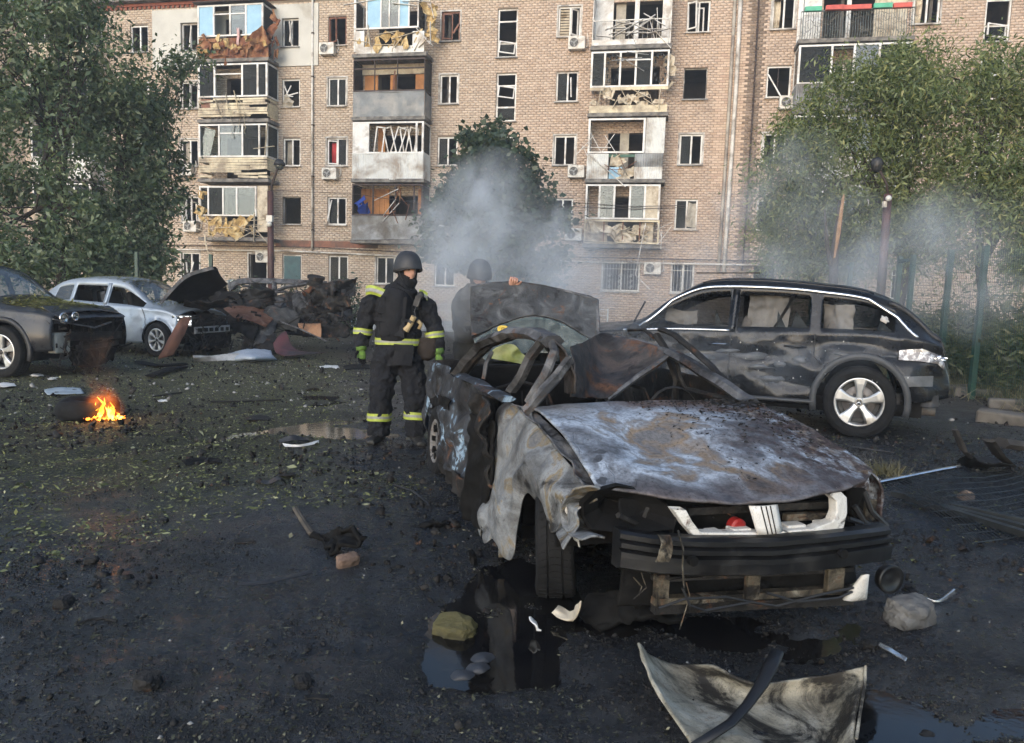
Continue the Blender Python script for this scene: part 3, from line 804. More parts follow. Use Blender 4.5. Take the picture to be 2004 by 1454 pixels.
sticks(e, 'broken_board', PALEBOARD, .3, W, .3, .95, 12, .5, 1.2, 43, .09); sticks(e, 'broken_board', PVC, .3, W, 2.0, 2.5, 5, .8, 1.8, 44, .1, ang=.5)
sticks(e, 'broken_board', PVC, W - .1, W + .35, .5, 2.2, 4, .8, 1.2, 45, .1, ang=1.8)
e, W = balcony_base('B', 4, 'open balcony with dark frame, orange wood lining and grey sheet parapet')
parapet_sheet(e, W, 1.05, SHEET, seed=5); glazing(e, W, 1.09, TOP, (.3, .62), DARKFRAME, None, .035, (0, 3, TOP - .45), side=True)
for x0, x1 in ((.05, .24), (.42, .52), (.78, .97)): part_box(e, 'wood_lining', ORANGEWOOD, (W * x0, -.1, .2), (W * x1, -.04, TOP - .45))
part_box(e, 'yellow_lining', PALEBOARD, (.05, -.12, TOP - .42), (W - .05, -.06, TOP))
m = MB(); m.box((W * .5, -.45, 1.3), (.06, .5, 1.6), eul(0, .08, .4)); m.build('open_door', BROWNF, e)
e, W = balcony_base('B', 3, 'balcony with white ribbed parapet and leaning white sashes')
parapet_sheet(e, W, 1.1, CORR, True, .03, 6)
part_box(e, 'blank_panel', PVC, (0, -BD_ - .02, 1.12), (W * .22, -BD_ + .03, TOP)); glazing(e, W, 1.12, TOP, (.22, .9), PVC, None, .09)
for k, (x, a) in enumerate(((.36, .12), (.5, -.25), (.62, .3), (.72, -.2), (.8, .2))):
    m = MB(); rect_frame(m, -.22, .22, -.6, .6, .055, -.02, .02); o = m.build('leaning_sash', PVC, e); o.location = (W * x, -BD_ + .18 + .05 * k, 1.75); o.rotation_euler = (0, a, .3 * a)
part_box(e, 'curtain', ORANGEWOOD, (W * .28, -.3, 1.0), (W * .38, -.25, TOP))
e, W = balcony_base('B', 2, 'lower balcony with zinc parapet, orange wood and blue rag')
parapet_sheet(e, W, 1.05, ZINC, False, .06, 8); glazing(e, W, 1.1, TOP, (.3, .62, .88), DARKFRAME, None, .06, None)
for k in range(14):
    x = .05 + k * (W - .1) / 14
    if not (.42 < x / W < .8): part_box(e, 'lining_plank', ORANGEWOOD, (x, -.09, .2), (x + (W - .1) / 14 - .012, -.05, TOP - .1))
shard_pile(e, 'blue_rag', BLUECLOTH, .35, .6, 1.2, 1.8, 3, .35, .6, 51, y=-BD_ + .1); sticks(e, 'broken_sash_bar', BROWNBOARD, W * .4, W * .8, 1.1, 2.0, 6, .6, 1.3, 52, .07)
sticks(e, 'broken_sash_bar', PVC, W * .4, W * .6, 1.1, 2.1, 3, .8, 1.3, 53, .07, ang=1.8)
# --- column C
e, W = balcony_base('C', 5, 'top open balcony with white lining and broken white planks on railing')
m = MB()
for k in range(18): m.tube([(W * k / 17, -BD_, .05), (W * k / 17, -BD_, 1.0)], .008, 4)
m.build('railing_bars', BARW, e); part_box(e, 'handrail', BARW, (0, -BD_ - .02, 1.0), (W, -BD_ + .02, 1.04)); part_box(e, 'white_lining', PVC, (.02, -.06, .1), (W * .24, -.03, TOP)); part_box(e, 'white_lining', PVC, (W * .88, -.06, .1), (W - .02, -.03, TOP)); part_box(e, 'lower_board', PVC, (0, -BD_ - .04, .02), (W, -BD_ - .01, .24))
part_box(e, 'side_lining', PVC, (.0, -BD_, .1), (.03, 0, TOP)); part_box(e, 'side_lining', PVC, (W - .03, -BD_, .1), (W, 0, TOP))
sticks(e, 'broken_plank', PVC, .4, W - .4, .35, 1.1, 14, .6, 1.5, 61, .11, ang=.7); sticks(e, 'broken_plank', PVC, W * .75, W - .1, .0, 1.0, 6, .8, 1.3, 62, .1, ang=1.9)
part_box(e, 'door_frame', PVC, (W * .52, -.05, .1), (W * .58, .02, TOP - .3)); part_box(e, 'curtain', CURTAIN, (W * .27, .2, .3), (W * .4, .25, TOP - .4))
sticks(e, 'grey_strip', ZINC, W * .55, W * .6, -.4, .2, 2, .8, 1.2, 63, .05, ang=1.3)
e, W = balcony_base('C', 4, 'balcony with jagged broken panes and splintered cream parapet')
glazing(e, W, 1.05, TOP, (.18, .38, .58, .78), PVC, (PANE, None, None, PANE, None), .08, (2, 4, TOP - .4))
for bay, (x0, x1) in enumerate(((.2, .37), (.8, .98))):
    for k in range(12):
        a = 2 * math.pi * k / 12; cx, cz = W * (x0 + x1) / 2, 1.8; hw, hh = W * (x1 - x0) / 2, .62
        p = [(cx + hw * math.cos(a + d), cz + hh * math.sin(a + d)) for d in (-.2, .2)]; q = (cx + hw * .6 * math.cos(a), cz + hh * .65 * math.sin(a))
        m = MB(); m.add([(p[0][0], -BD_, p[0][1]), (p[1][0], -BD_, p[1][1]), (q[0], -BD_, q[1])], [(0, 1, 2)]); m.build('glass_shard', PANE, e, solid=.006, normals=False)
part_box(e, 'lower_board', CREAM, (0, -BD_ - .03, .0), (W, -BD_ + .01, .3)); part_box(e, 'upper_board', CREAM, (0, -BD_ - .04, .92), (W, -BD_ + .02, 1.04))
m = MB()
for k in range(16): m.tube([(W * (k + .5) / 16, -BD_ + .05, .1), (W * (k + .5) / 16, -BD_ + .05, .9)], .008, 4)
m.build('railing_bars', DARKFRAME, e)
shard_pile(e, 'torn_panel', PALEBOARD, .2, W - .2, .35, .85, 13, .25, .55, 71); sticks(e, 'broken_board', PALEBOARD, .3, W - .3, .1, .9, 8, .6, 1.1, 72, .09, ang=1.9)
sticks(e, 'grey_strip', ZINC, W * .45, W * .55, 1.6, 2.3, 2, 1.2, 1.5, 73, .05, ang=1.2); shard_pile(e, 'torn_panel', PALEBOARD, W, W + .2, .9, 2.2, 5, .2, .45, 74, y=-BD_ + .2)
e, W = balcony_base('C', 3, 'balcony with wide empty opening and ribbed white sheets, blue panel below')
glazing(e, W * .74, 1.08, TOP, (), PVC, None, .09, None, True)
parapet_sheet_spans = ((0, .28), (.62, .98))
for a, b in parapet_sheet_spans:
    m = MB(); n = 24; m.grid([[(W * (a + (b - a) * i / n), -BD_ - .02 - .018 * (i % 2), z) for z in (-.1, .5)] for i in range(n + 1)]); m.build('parapet_sheet', CORR, e, solid=.01, normals=False)
    m = MB(); m.grid([[(W * (a + (b - a) * i / n), -BD_ - .01 - .018 * (i % 2), z) for z in (.5, 1.05)] for i in range(n + 1)]); m.build('parapet_sheet', ZINC if a else CORR, e, solid=.01, normals=False)
m = MB(); n = 26; m.grid([[(W * (.75 + .24 * i / n), -BD_ - .02 - .018 * (i % 2), z) for z in (1.06, TOP)] for i in range(n + 1)]); m.build('upper_sheet', CORR, e, solid=.01, normals=False)
part_box(e, 'blue_panel', SKYBLUE, (W * .29, -BD_ + .05, .02), (W * .46, -BD_ + .08, .5)); part_box(e, 'green_board', simple('green_board', (.05, .13, .09), None, 4), (W * .2, -BD_ + .04, .92), (W * .72, -BD_ + .08, 1.04))
shard_pile(e, 'torn_panel', PALEBOARD, W * .3, W * .68, .05, .85, 9, .25, .5, 81, y=-BD_ + .08); sticks(e, 'broken_batten', BROWNBOARD, W * .3, W * .6, .1, .9, 4, .5, .9, 82, .05)
m = MB(); m.bar((W * .02, -BD_ - .1, 1.05), (W * .52, -BD_ - .12, -.35), .03, .07, up=(0, -1, .01)); m.build('dangling_bar', PVC, e)
sticks(e, 'broken_sash_bar', PVC, .3, W * .35, 1.3, 2.1, 4, .8, 1.3, 83, .06, y=-BD_ + .1); part_box(e, 'curtain', CURTAIN, (W * .4, .0, .4), (W * .52, .05, TOP - .3))
sticks(e, 'dangling_bar', PVC, -.1, .05, .4, 1.4, 2, .7, 1.1, 84, .05, ang=1.8)
e, W = balcony_base('C', 2, 'lower balcony with five pane white glazing above smashed parapet boards')
glazing(e, W * .97, 1.05, TOP, (.19, .39, .6, .8), PVC, (None, GLASS, None, GLASS, PALEBOARD), .08)
m = MB(); rect_frame(m, 0, W * .98, .02, 1.02, .07, -BD_ - .04, -BD_ + .02); m.build('parapet_frame', CREAM, e)
for q in (.25, .5, .72): part_box(e, 'parapet_stud', BROWNBOARD, (W * q, -BD_ - .01, .09), (W * q + .05, -BD_ + .03, .95))
shard_pile(e, 'torn_panel', PALEBOARD, .2, W - .3, .1, .7, 16, .3, .65, 91, y=-BD_ + .1); sticks(e, 'broken_board', PALEBOARD, .2, W - .3, .1, .7, 12, .4, 1.0, 92, .07, ang=.8, y=-BD_ + .02)
part_box(e, 'inner_board', PALEBOARD, (W * .02, -BD_ + .3, .1), (W * .3, -BD_ + .34, .95)); part_box(e, 'inner_board', PALEBOARD, (W * .75, -BD_ + .25, .1), (W * .9, -BD_ + .29, .95))
sticks(e, 'bent_trim', PVC, W - .1, W + .15, .1, 1.0, 4, .6, 1.0, 93, .06, ang=1.9)
m = MB(); m.bar((W * .8, -BD_ - .1, .9), (W * .7, -BD_ - .15, -1.3), .03, .05, up=(0, -1, .01)); m.build('dangling_bar', PVC, e)
m = MB(); m.bar((W * .7, -BD_ - .15, -1.3), (W * .9, -BD_ - .1, -1.9), .03, .06, up=(0, -1, .01)); m.build('dangling_bar', PVC, e)
# --- column D: open iron balcony with flower boxes, glazed ones below hidden in leaves
e, W = balcony_base('D', 5, 'iron balcony with red and green flower boxes on the rail')
for k in range(46):
    m = MB(); x = W * k / 45; m.tube([(x, -BD_, .02), (x, -BD_ - .1 * math.sin(1.0), .25), (x, -BD_, .6), (x, -BD_, 1.05)], .011, 4); m.build('railing_bar', simple('blue_grey_iron', (.16, .2, .2), (.09, .11, .11), 6, (.5, .7)), e)
part_box(e, 'handrail', MATS['blue_grey_iron'], (0, -BD_ - .02, 1.05), (W, -BD_ + .03, 1.09))
for k, (x, w, c) in enumerate(((.1, .15, 'g'), (.29, .16, 'r'), (.48, .26, 'r'), (.71, .16, 'g'), (.88, .16, 'r'))):
    mt = simple('green_planter', (.08, .42, .26), (.06, .32, .2), 4, (.5, .6)) if c == 'g' else simple('red_planter', (.55, .09, .06), (.42, .06, .045), 4, (.5, .6))
    m = MB(); m.span((W * (x - w / 2), -BD_ - .2, 1.02 + .02 * (k % 2)), (W * (x + w / 2), -BD_ - .03, 1.2 + .02 * (k % 2))); m.build('flower_box', mt, e, bevel=.012)
tw = simple('dry_vine', (.10, .09, .07), (.2, .19, .17), 9, (.8, .95)); m = MB(); rnd = random.Random(5)
for k in range(260):
    x, z = rnd.uniform(0, W), rnd.uniform(.05, 1.0); a = rnd.uniform(0, 6.3); L = rnd.uniform(.08, .25)
    m.bar((x, -BD_ - .03 + rnd.uniform(-.03, .05), z), (x + L * math.cos(a), -BD_ - .03, z + L * math.sin(a)), .006, .012)
o = m.build('dry_vine', tw, e); tag(o, kind='stuff')
part_box(e, 'white_lining', PVC, (.02, -.06, .1), (W * .22, -.03, TOP)); part_box(e, 'white_lining', PALEBOARD, (W * .7, -.06, .1), (W - .02, -.03, TOP)); part_box(e, 'door_frame', PVC, (W * .45, -.05, .1), (W * .49, .02, TOP - .3))
m = MB(); m.tube([(W * .02, -BD_ - .02, 1.6), (W * .02, -BD_ - .02, -.1)], .02, 6); m.build('corner_post', MATS['blue_grey_iron'], e)
m = MB(); m.tube([(W * .13, -BD_ + .1, -.35), (W * .13, -BD_ + .1, -1.6)], .025, 6); m.tube([(W * .08, -BD_ + .1, -.35), (W * .8, -BD_ + .1, -.35)], .025, 6); m.build('lower_frame', MATS['blue_grey_iron'], e)
for key in ('D', 'E'):
    for fl in ((2, 3, 4) if key == 'D' else (2, 3, 4, 5)):
        e, W = balcony_base(key, fl)
        glazing(e, W, 1.0, TOP, (.3, .5, .72), PVC, (PANE, None, GLASS, PANE), .08); parapet_sheet(e, W, .98, (CORR, ZINC, CREAM)[fl % 3], fl % 2 == 0, .03, fl)

# ---- pipes and cables on the wall
def wall_tube(name, pts, r, mat, d=.09, n=8):
    m = MB(); P = []
    for x, y in pts: s, z = FD(x, y, d); P.append((s, -d, z))
    m.tube(P, r, n); return m.build(name, mat, bld, smooth=True)
wall_tube('drainpipe', [(612, -30), (611, 200), (611, 490)], .055, PIPEPALE)
wall_tube('drainpipe', [(1440, -30), (1428, 190), (1413, 420), (1405, 535)], .07, PIPE)
wall_tube('drainpipe', [(1451, -30), (1440, 180), (1424, 420), (1416, 535)], .085, PIPEPALE, .1)
wall_tube('downspout_cable', [(1487, -30), (1474, 200), (1460, 430), (1452, 530)], .035, DARKFRAME)
for y in (65, 150, 245, 345, 450):
    s, z = FD(612, y, .09); m = MB(); m.lathe([(-.03, .075), (.03, .075)], 2, 10, (s, -.09, z)); m.build('pipe_clamp', DARKFRAME, bld)
wall_tube('gas_pipe', [(60, 482), (320, 488), (560, 491), (800, 502), (1150, 513), (1500, 519), (1800, 524)], .04, PIPEPALE, .14)
wall_tube('cable', [(200, 478), (420, 481), (620, 484), (800, 494), (1130, 503), (1500, 511)], .022, DARKFRAME, .1, 5)
m = MB(); a, za = FD(1128, 470, .2); b, zb = FD(1306, 474, .2)
for pts in ([(700, 470), (1000, 466), (1304, 480)], [(530, 372), (700, 380), (840, 402)], [(1120, 396), (1240, 404), (1340, 402)], [(1120, 404), (1240, 409), (1340, 406)]):
    wall_tube('slack_cable', pts, .012, DARKFRAME, 1.15, 4)
s0, z0 = FD(560, 480, .05); m = MB()
m.span((FD(540, 483)[0], -.03, 3.55), (FD(740, 483)[0], -.001, 3.85)); m.build('spalled_plaster_band', simple('spalled_plaster', (.30, .14, .09), (.2, .1, .07), 3, (.9, 1.), bump=.6, dirt=((.10, .08, .07), .5)), bld)

# ---- air conditioners hang on the wall: things of their own
def make_ac():
    r = empty('air_conditioner')
    m = MB(); m.span((-.4, -.34, -.28), (.4, -.04, .28)); m.build('casing', ACW, r, bevel=.02)
    m = MB(); m.lathe([(-.346, .225), (-.358, .225), (-.358, .205), (-.346, .205)], 1, 24, (-.12, 0, 0)); m.build('fan_ring', ACW, r)
    m = MB(); m.lathe([(-.3415, .0), (-.3445, .205)], 1, 24, (-.12, 0, 0)); m.build('fan_opening', DARK, r)
    m = MB()
    for q in range(3):
        a = q * 2.094 + .4
        m.add([(-.12, -.349, 0), (-.12 + .19 * math.cos(a), -.350, .19 * math.sin(a)), (-.12 + .18 * math.cos(a + .55), -.346, .18 * math.sin(a + .55))], [(0, 1, 2)])
    m.lathe([(-.352, .0), (-.352, .05), (-.346, .05)], 1, 10, (-.12, 0, 0)); m.build('fan', simple('grey_fan', (.25, .26, .26), None, 5), r, normals=False)
    for k in range(6):
        if k % 2 == 0:
            m = MB(); m.lathe([(-.356, .07 + .027 * k), (-.360, .07 + .027 * k), (-.360, .075 + .027 * k), (-.356, .075 + .027 * k)], 1, 20, (-.12, 0, 0)); m.build('guard_ring', ACW, r)
    for x in (-.3, .3):
        m = MB(); m.bar((x, -.34, -.3), (x, 0, -.3), .03, .03); m.bar((x, -.02, -.3), (x, -.02, -.05), .03, .02); m.build('bracket', ZINC, r)
    m = MB(); m.tube([(.4, -.2, -.1), (.48, -.15, -.15), (.52, -.06, .0), (.5, -.04, .25), (.46, -.03, .5)], .022, 6); m.build('hose', PIPEPALE, r)
    return r
AC = None
for x, y, lab in ((641, 96, 'air conditioner under brown framed top floor window beside the pale drainpipe'), (646, 340, 'air conditioner below the window with red curtain'), (364, 333, 'air conditioner left of the cream slat balcony with leaning panes'),
                  (374, 443, 'air conditioner at the left end of the balcony with yellow insulation'), (516, 503, 'ground floor air conditioner beside the brown lamp pole'), (1129, 85, 'air conditioner below the window with striped blind'),
                  (1128, 336, 'air conditioner beside the balcony with the pale blue panel'), (1123, 459, 'air conditioner at edge of the smoky tree beside smashed parapet'), (1277, 525, 'air conditioner between the two barred ground floor windows'),
                  (1543, 201, 'air conditioner under the window with a diagonal broken bar')):
    if AC is None: AC = o = make_ac()
    else: o = copy_tree(AC)
    s, z = FD(x, y, .2)
    p = np.array([s * math.cos(BY), BD - s * math.sin(BY), z]); o.location = tuple(p); o.rotation_euler = (0, 0, -BY)
    tag(o, lab, 'air conditioner', 'air conditioners hung on the brick wall')
    o.scale = (.92, 1, .95)
# ================================================================ foliage
def leaf_mat(name, stops, trans=.3):
    t = NT(name); c = t.ramp(t.island(), stops)
    d = t.n('ShaderNodeBsdfDiffuse'); tl = t.n('ShaderNodeBsdfTranslucent'); gl = t.n('ShaderNodeBsdfGlossy'); gl.inputs['Roughness'].default_value = .45; gl.inputs[0].default_value = (.5, .5, .5, 1)
    t.l(c, d.inputs[0]); t.l(t.mix(1., c, (1.0, 1.1, .5), 'MULTIPLY'), tl.inputs[0])
    m1 = t.n('ShaderNodeMixShader'); m1.inputs[0].default_value = trans; t.l(d.outputs[0], m1.inputs[1]); t.l(tl.outputs[0], m1.inputs[2])
    m2 = t.n('ShaderNodeMixShader'); m2.inputs[0].default_value = .06; t.l(m1.outputs[0], m2.inputs[1]); t.l(gl.outputs[0], m2.inputs[2])
    t.l(m2.outputs[0], t.out.inputs[0]); return t.m
LEAF_DARK = leaf_mat('dull_green_leaf', [(0., (.05, .082, .042)), (.5, (.095, .14, .07)), (.85, (.15, .2, .105)), (1., (.24, .28, .17))])
LEAF_MID = leaf_mat('maple_leaf', [(0., (.022, .045, .03)), (.6, (.045, .075, .045)), (1., (.08, .11, .065))])
LEAF_OLIVE = leaf_mat('olive_leaf', [(0., (.08, .112, .042)), (.45, (.15, .195, .075)), (.85, (.235, .275, .115)), (1., (.38, .37, .15))], .35)
LEAF_WEED = leaf_mat('weed_leaf', [(0., (.045, .06, .025)), (.6, (.10, .115, .045)), (1., (.19, .18, .08))])
BARK = simple('bark', (.06, .05, .042), (.035, .03, .026), 9, (.85, .95), bump=.6, bscale=20)
PALEWOOD = simple('split_wood', (.42, .26, .15), (.3, .17, .09), 6, (.8, .95), bump=.4)

def leaves_mesh(name, centers, size, aspect, mat, parent, rng, droop=.4, sizevar=.55, off=(0, 0, 0)):
    n = len(centers)
    d = rng.normal(size=(n, 3)); d[:, 2] = d[:, 2] * .6 - droop; d /= np.linalg.norm(d, axis=1)[:, None]
    q = rng.normal(size=(n, 3)); w = np.cross(d, q); w /= np.linalg.norm(w, axis=1)[:, None] + 1e-9
    nn = np.cross(d, w)
    L = size * (1 + sizevar * rng.normal(size=n)).clip(.4, 2)[:, None]; W_ = L * aspect
    c = centers - np.array(off)
    V = np.stack([c, c + d * L * .45 + w * W_ * .5 + nn * L * .06, c + d * L - nn * L * .08, c + d * L * .45 - w * W_ * .5 + nn * L * .06], 1).reshape(-1, 3)
    idx = np.arange(n * 4)
    return np_mesh(name, V, idx, 4, mat, parent)

def limb(m, p0, p1, r0, r1, rng, sag=.15, n=5):
    p0, p1 = np.array(p0, float), np.array(p1, float); L = np.linalg.norm(p1 - p0)
    pts = [p0 + (p1 - p0) * t + rng.normal(size=3) * L * .035 * math.sin(math.pi * t) + np.array([0, 0, L * sag * math.sin(math.pi * t) * .5]) for t in np.linspace(0, 1, n)]
    m.tube(pts, list(np.linspace(r0, r1, n)), 6)
    return pts

def tree(name, label, base, trunk_top, r, blobs, nclump, nleaf, lsize, aspect, mat, seed, droop=.4, spread=.34, group=None, forks=3, shell=.55, hang=0., cat='tree'):
    """blobs: (centre, radii) ellipsoids in world space that the crown fills"""
    rng = np.random.default_rng(seed); base = np.array(base, float); root = empty(name, base)
    tag(root, label, cat, group)
    m = MB(base); top = np.array(trunk_top, float)
    tp = limb(m, base - np.array([0, 0, .1]), top, r, r * .55, rng, .0, 7)
    m.build('trunk', BARK, root, smooth=True)
    vol = np.array([b[1][0] * b[1][1] * b[1][2] for b in blobs]); vol = vol ** .7; pk = rng.choice(len(blobs), nclump, p=vol / vol.sum())
    cl = []
    for k in pk:
        c, rr = np.array(blobs[k][0]), np.array(blobs[k][1])
        d = rng.normal(size=3); d /= np.linalg.norm(d)
        cl.append(c + d * rr * (shell + (1 - shell) * rng.random()) * (.82 + .3 * rng.random()))
    cl = np.array(cl)
    lm = MB(base)
    ends = []
    for b, rr in blobs:
        f = tp[rng.integers(3, 7)]
        ends.append(limb(lm, f, np.array(b) + rng.normal(size=3) * np.array(rr) * .2, r * .42, r * .12, rng))
    for c in cl[::3]:
        k = int(np.argmin([np.linalg.norm(np.array(b[0]) - c) for b in blobs])); s = ends[k][rng.integers(1, 5)]
        limb(lm, s, c, r * .13, r * .02, rng, .1, 4)
    lb = lm.build('limb', BARK, root, smooth=True)
    per = nleaf // nclump; C = []
    for c in cl:
        sd = spread * (.55 + .9 * rng.random()); k = int(per * (.5 + rng.random()))
        P = rng.normal(size=(k, 3)) * np.array([sd, sd, sd * .7])
        if hang: P[:, 2] -= np.abs(rng.normal(size=k)) * hang
        C.append(c + P)
    C = np.concatenate(C); C = C[C[:, 2] > .05]
    leaves_mesh('crown', C, lsize, aspect, mat, root, rng, droop, off=base)
    return root

def B(x, y, Y, rx, ry, rz): return (at(x, y, Y), (rx, ry, rz))
# left: drooping dull-green trees behind the parked cars
g = at(120, 560, 21); tree('ash_tree', 'tall drooping dull green tree behind the black wreck, filling the upper edge', (g[0], 21, 0), at(110, 250, 21), .2,
     [B(20, 60, 21, 2.6, 1.8, 1.9), B(150, 120, 21.5, 2.2, 1.6, 1.6), B(60, 250, 20.5, 2.4, 1.7, 1.6), B(-70, 160, 21, 2.2, 1.6, 2.4), B(40, 395, 20.5, 2.2, 1.5, 1.3), B(-60, 400, 20.5, 1.6, 1.4, 1.6), B(90, -60, 21.5, 2.6, 1.8, 1.8), B(60, 480, 20, 2.2, 1.2, .8), B(-50, 490, 20, 1.6, 1.2, .9), B(150, 420, 20.5, 1.4, 1.2, 1.1)],
     330, 40000, .13, .42, LEAF_DARK, 11, .75, .25, 'trees along the left of the yard', hang=.3)
g = at(238, 560, 23); tree('ash_tree', 'drooping green tree behind the silver car, sprays reaching to white panel', (g[0], 23, 0), at(230, 330, 23), .17,
     [B(210, 215, 23, 1.9, 1.4, 1.3), B(265, 190, 23, 1.1, 1.0, .9), B(200, 350, 22.5, 1.9, 1.4, 1.3), B(255, 425, 22.5, 1.1, 1.0, 1.1), B(180, 465, 22.5, 1.5, 1.2, 1.0), B(290, 465, 22.5, .7, .7, .9), B(150, 505, 22, 1.8, 1.0, .6), B(250, 500, 22, 1.2, .9, .6), B(300, 400, 22.6, .5, .6, .9), B(285, 290, 23, .7, .7, 1.0)],
     260, 31000, .13, .42, LEAF_DARK, 12, .75, .24, 'trees along the left of the yard', hang=.3)
g = at(330, 560, 24); tree('young_ash_tree', 'thin young tree with sparse outer twigs between silver car and brick wall', (g[0] - .5, 24, 0), at(290, 330, 24), .07,
     [B(345, 120, 24, .55, .5, .6), B(395, 90, 24, .28, .3, .25), B(330, 185, 24, .7, .5, .5), B(318, 310, 24, .5, .4, .6), B(340, 370, 24, .25, .3, .35), B(300, 250, 24, .6, .5, .6)],
     46, 3600, .14, .42, LEAF_DARK, 13, .8, .26, hang=.15)
# centre: dense maple in front of the stairwell
g = at(965, 560, 27); tree('maple_tree', 'dense dark green maple wrapped in smoke in front of the stairwell', (g[0], 27, 0), at(965, 400, 27), .16,
     [B(968, 320, 27, 1.25, 1.2, 1.3), B(905, 390, 27, 1.2, 1.1, 1.0), B(1020, 390, 27, 1.4, 1.2, 1.2), B(890, 465, 27, 1.2, 1.1, 1.0), B(1040, 480, 27, 1.4, 1.2, 1.1), B(960, 480, 26.6, 1.6, 1.3, 1.1), B(945, 275, 27, .6, .6, .6), B(1075, 430, 27, .6, .6, .6), B(855, 420, 27, .5, .6, .8), B(1000, 540, 26.8, 1.5, 1.2, .6)],
     230, 28000, .16, .7, LEAF_MID, 14, .3, .25)
# right: olive trees with long hanging leaves behind the fence
G = 'olive leaved trees behind the fence'
def rt(px, Y, lab, blobs, ncl, nl, seed, r=.13, ty=330):
    b = at(px, 560, Y); return tree('willow_leaved_tree', lab, (b[0], Y, 0), at(px + 8, ty, Y), r, blobs, int(ncl * 1.3), int(nl * 1.35), .105, .27, LEAF_OLIVE, seed, .85, .22, G, hang=.3)
rt(1770, 18.5, 'broad olive tree crown behind the lamp with dark dome, tallest of the fence trees', [B(1700, 180, 18.5, 1.7, 1.4, 1.1), B(1600, 235, 18.5, 1.3, 1.2, .8), B(1760, 140, 18.5, 1.1, 1.2, .8), B(1560, 310, 18.5, 1.1, 1.0, .6), B(1680, 310, 18.2, 1.6, 1.2, .8), B(1800, 260, 18.2, 1.5, 1.3, 1.1), B(1830, 380, 18, 1.4, 1.2, .8), B(1600, 380, 18.5, 1.0, 1.0, .5), B(1780, 430, 17.8, 1.0, 1.0, .6), B(1700, 410, 18.2, 1.0, .9, .6), B(1830, 470, 17.6, .9, .9, .5)], 230, 36000, 21)
rt(1935, 17, 'olive tree at the right edge above the green fence posts', [B(1880, 150, 17, 1.3, 1.1, .9), B(1980, 160, 17, 1.3, 1.2, 1.0), B(2080, 200, 17, 1.5, 1.3, 1.4), B(1940, 290, 16.8, 1.3, 1.2, .9), B(2050, 340, 16.6, 1.5, 1.3, 1.2), B(1920, 400, 16.6, 1.2, 1.1, .8), B(1990, 430, 16.4, 1.3, 1.1, .8), B(1930, 490, 16.2, 1.2, .9, .5), B(2040, 480, 16, 1.2, 1, .7)], 160, 26000, 22)
rt(1590, 20, 'small smoke dimmed olive tree beside the splintered trunk', [B(1560, 400, 20, 1.0, .9, .6), B(1620, 440, 20, 1.1, .9, .7), B(1540, 480, 20, .9, .9, .6), B(1670, 480, 19.5, 1.1, .9, .6), B(1510, 340, 20, .4, .4, .5), B(1600, 500, 19.5, 1.3, .9, .45), B(1510, 430, 20, .5, .5, .6)], 90, 13000, 23, .08, 430)
# splintered pale trunk
b0 = at(1640, 560, 17.5); r0 = empty('broken_tree', (b0[0], 17.5, 0)); tag(r0, 'splintered tree trunk with pale torn wood standing in the smoke', 'broken tree')
m = MB((b0[0], 17.5, 0)); m.tube([(b0[0], 17.5, -.1), at(1632, 500, 17.5), at(1640, 450, 17.5), at(1646, 392, 17.5)], [.11, .1, .085, .06], 7); m.build('trunk', BARK, r0, smooth=True)
m = MB((b0[0], 17.5, 0)); m.tube([at(1633, 505, 17.4), at(1641, 455, 17.38), at(1650, 388, 17.4), at(1652, 380, 17.4)], [.04, .085, .055, .01], 6, flat=.6); m.build('torn_wood', PALEWOOD, r0)
m = MB((b0[0], 17.5, 0)); m.tube([at(1625, 520, 17.4), at(1618, 470, 17.4), at(1614, 410, 17.4)], [.05, .05, .02], 5); m.build('split_limb', BARK, r0)

def shrub(label, px, pyb, Y, w, h, n, mat, seed, size=.11, aspect=.4, group=None, name='shrub', droop=.0):
    rng = np.random.default_rng(seed); x = at(px, pyb, Y)[0]; base = np.array([x, Y, 0.]); root = empty(name, base); tag(root, label, 'shrub', group)
    m = MB(); C = []
    for k in range(max(5, n // 160)):
        a = rng.uniform(0, 6.28); q = rng.random() ** .5; tip = np.array([math.cos(a) * q * w, math.sin(a) * q * w * .7, h * (.45 + .6 * rng.random()) * (1 - .35 * q)])
        m.tube([(tip[0] * .15, tip[1] * .15, -.05), tip * np.array([.6, .6, .55]), tip], [.018, .012, .004], 4)
        t = rng.random((160, 1)) ** .6; C.append(tip[None] * t + rng.normal(size=(160, 3)) * np.array([.16, .16, .14]) * (.6 + h * .3))
    m.build('stem', BARK, root)
    C = np.concatenate(C); C = C[C[:, 2] > .02]
    leaves_mesh('foliage', C, size, aspect, mat, root, rng, droop); return root
GB = 'shrubs along the foot of the building'
shrub('leafy shrub under the wrecked balcony, just above the raised dark hood', 468, 555, 26, 1.0, 2.1, 2600, LEAF_WEED, 31, group=GB)
shrub('tall thin shrub in front of the teal shutter, right of the brown lamp pole', 590, 555, 27, .9, 2.4, 2600, LEAF_MID, 32, group=GB)
shrub('dark shrub beside the standing firefighter’s shoulder', 678, 575, 25, .8, 2.1, 2600, LEAF_MID, 33, group=GB)
shrub('low shrub between the silver car roof and the brick wall', 395, 550, 25, .8, 1.3, 1500, LEAF_MID, 34, group=GB)
shrub('low shrub under the black maple beside the pale mesh fence', 1110, 585, 29, 1.0, 1.4, 1800, LEAF_MID, 35, group=GB)
GH = 'weeds and bushes behind the green fence'
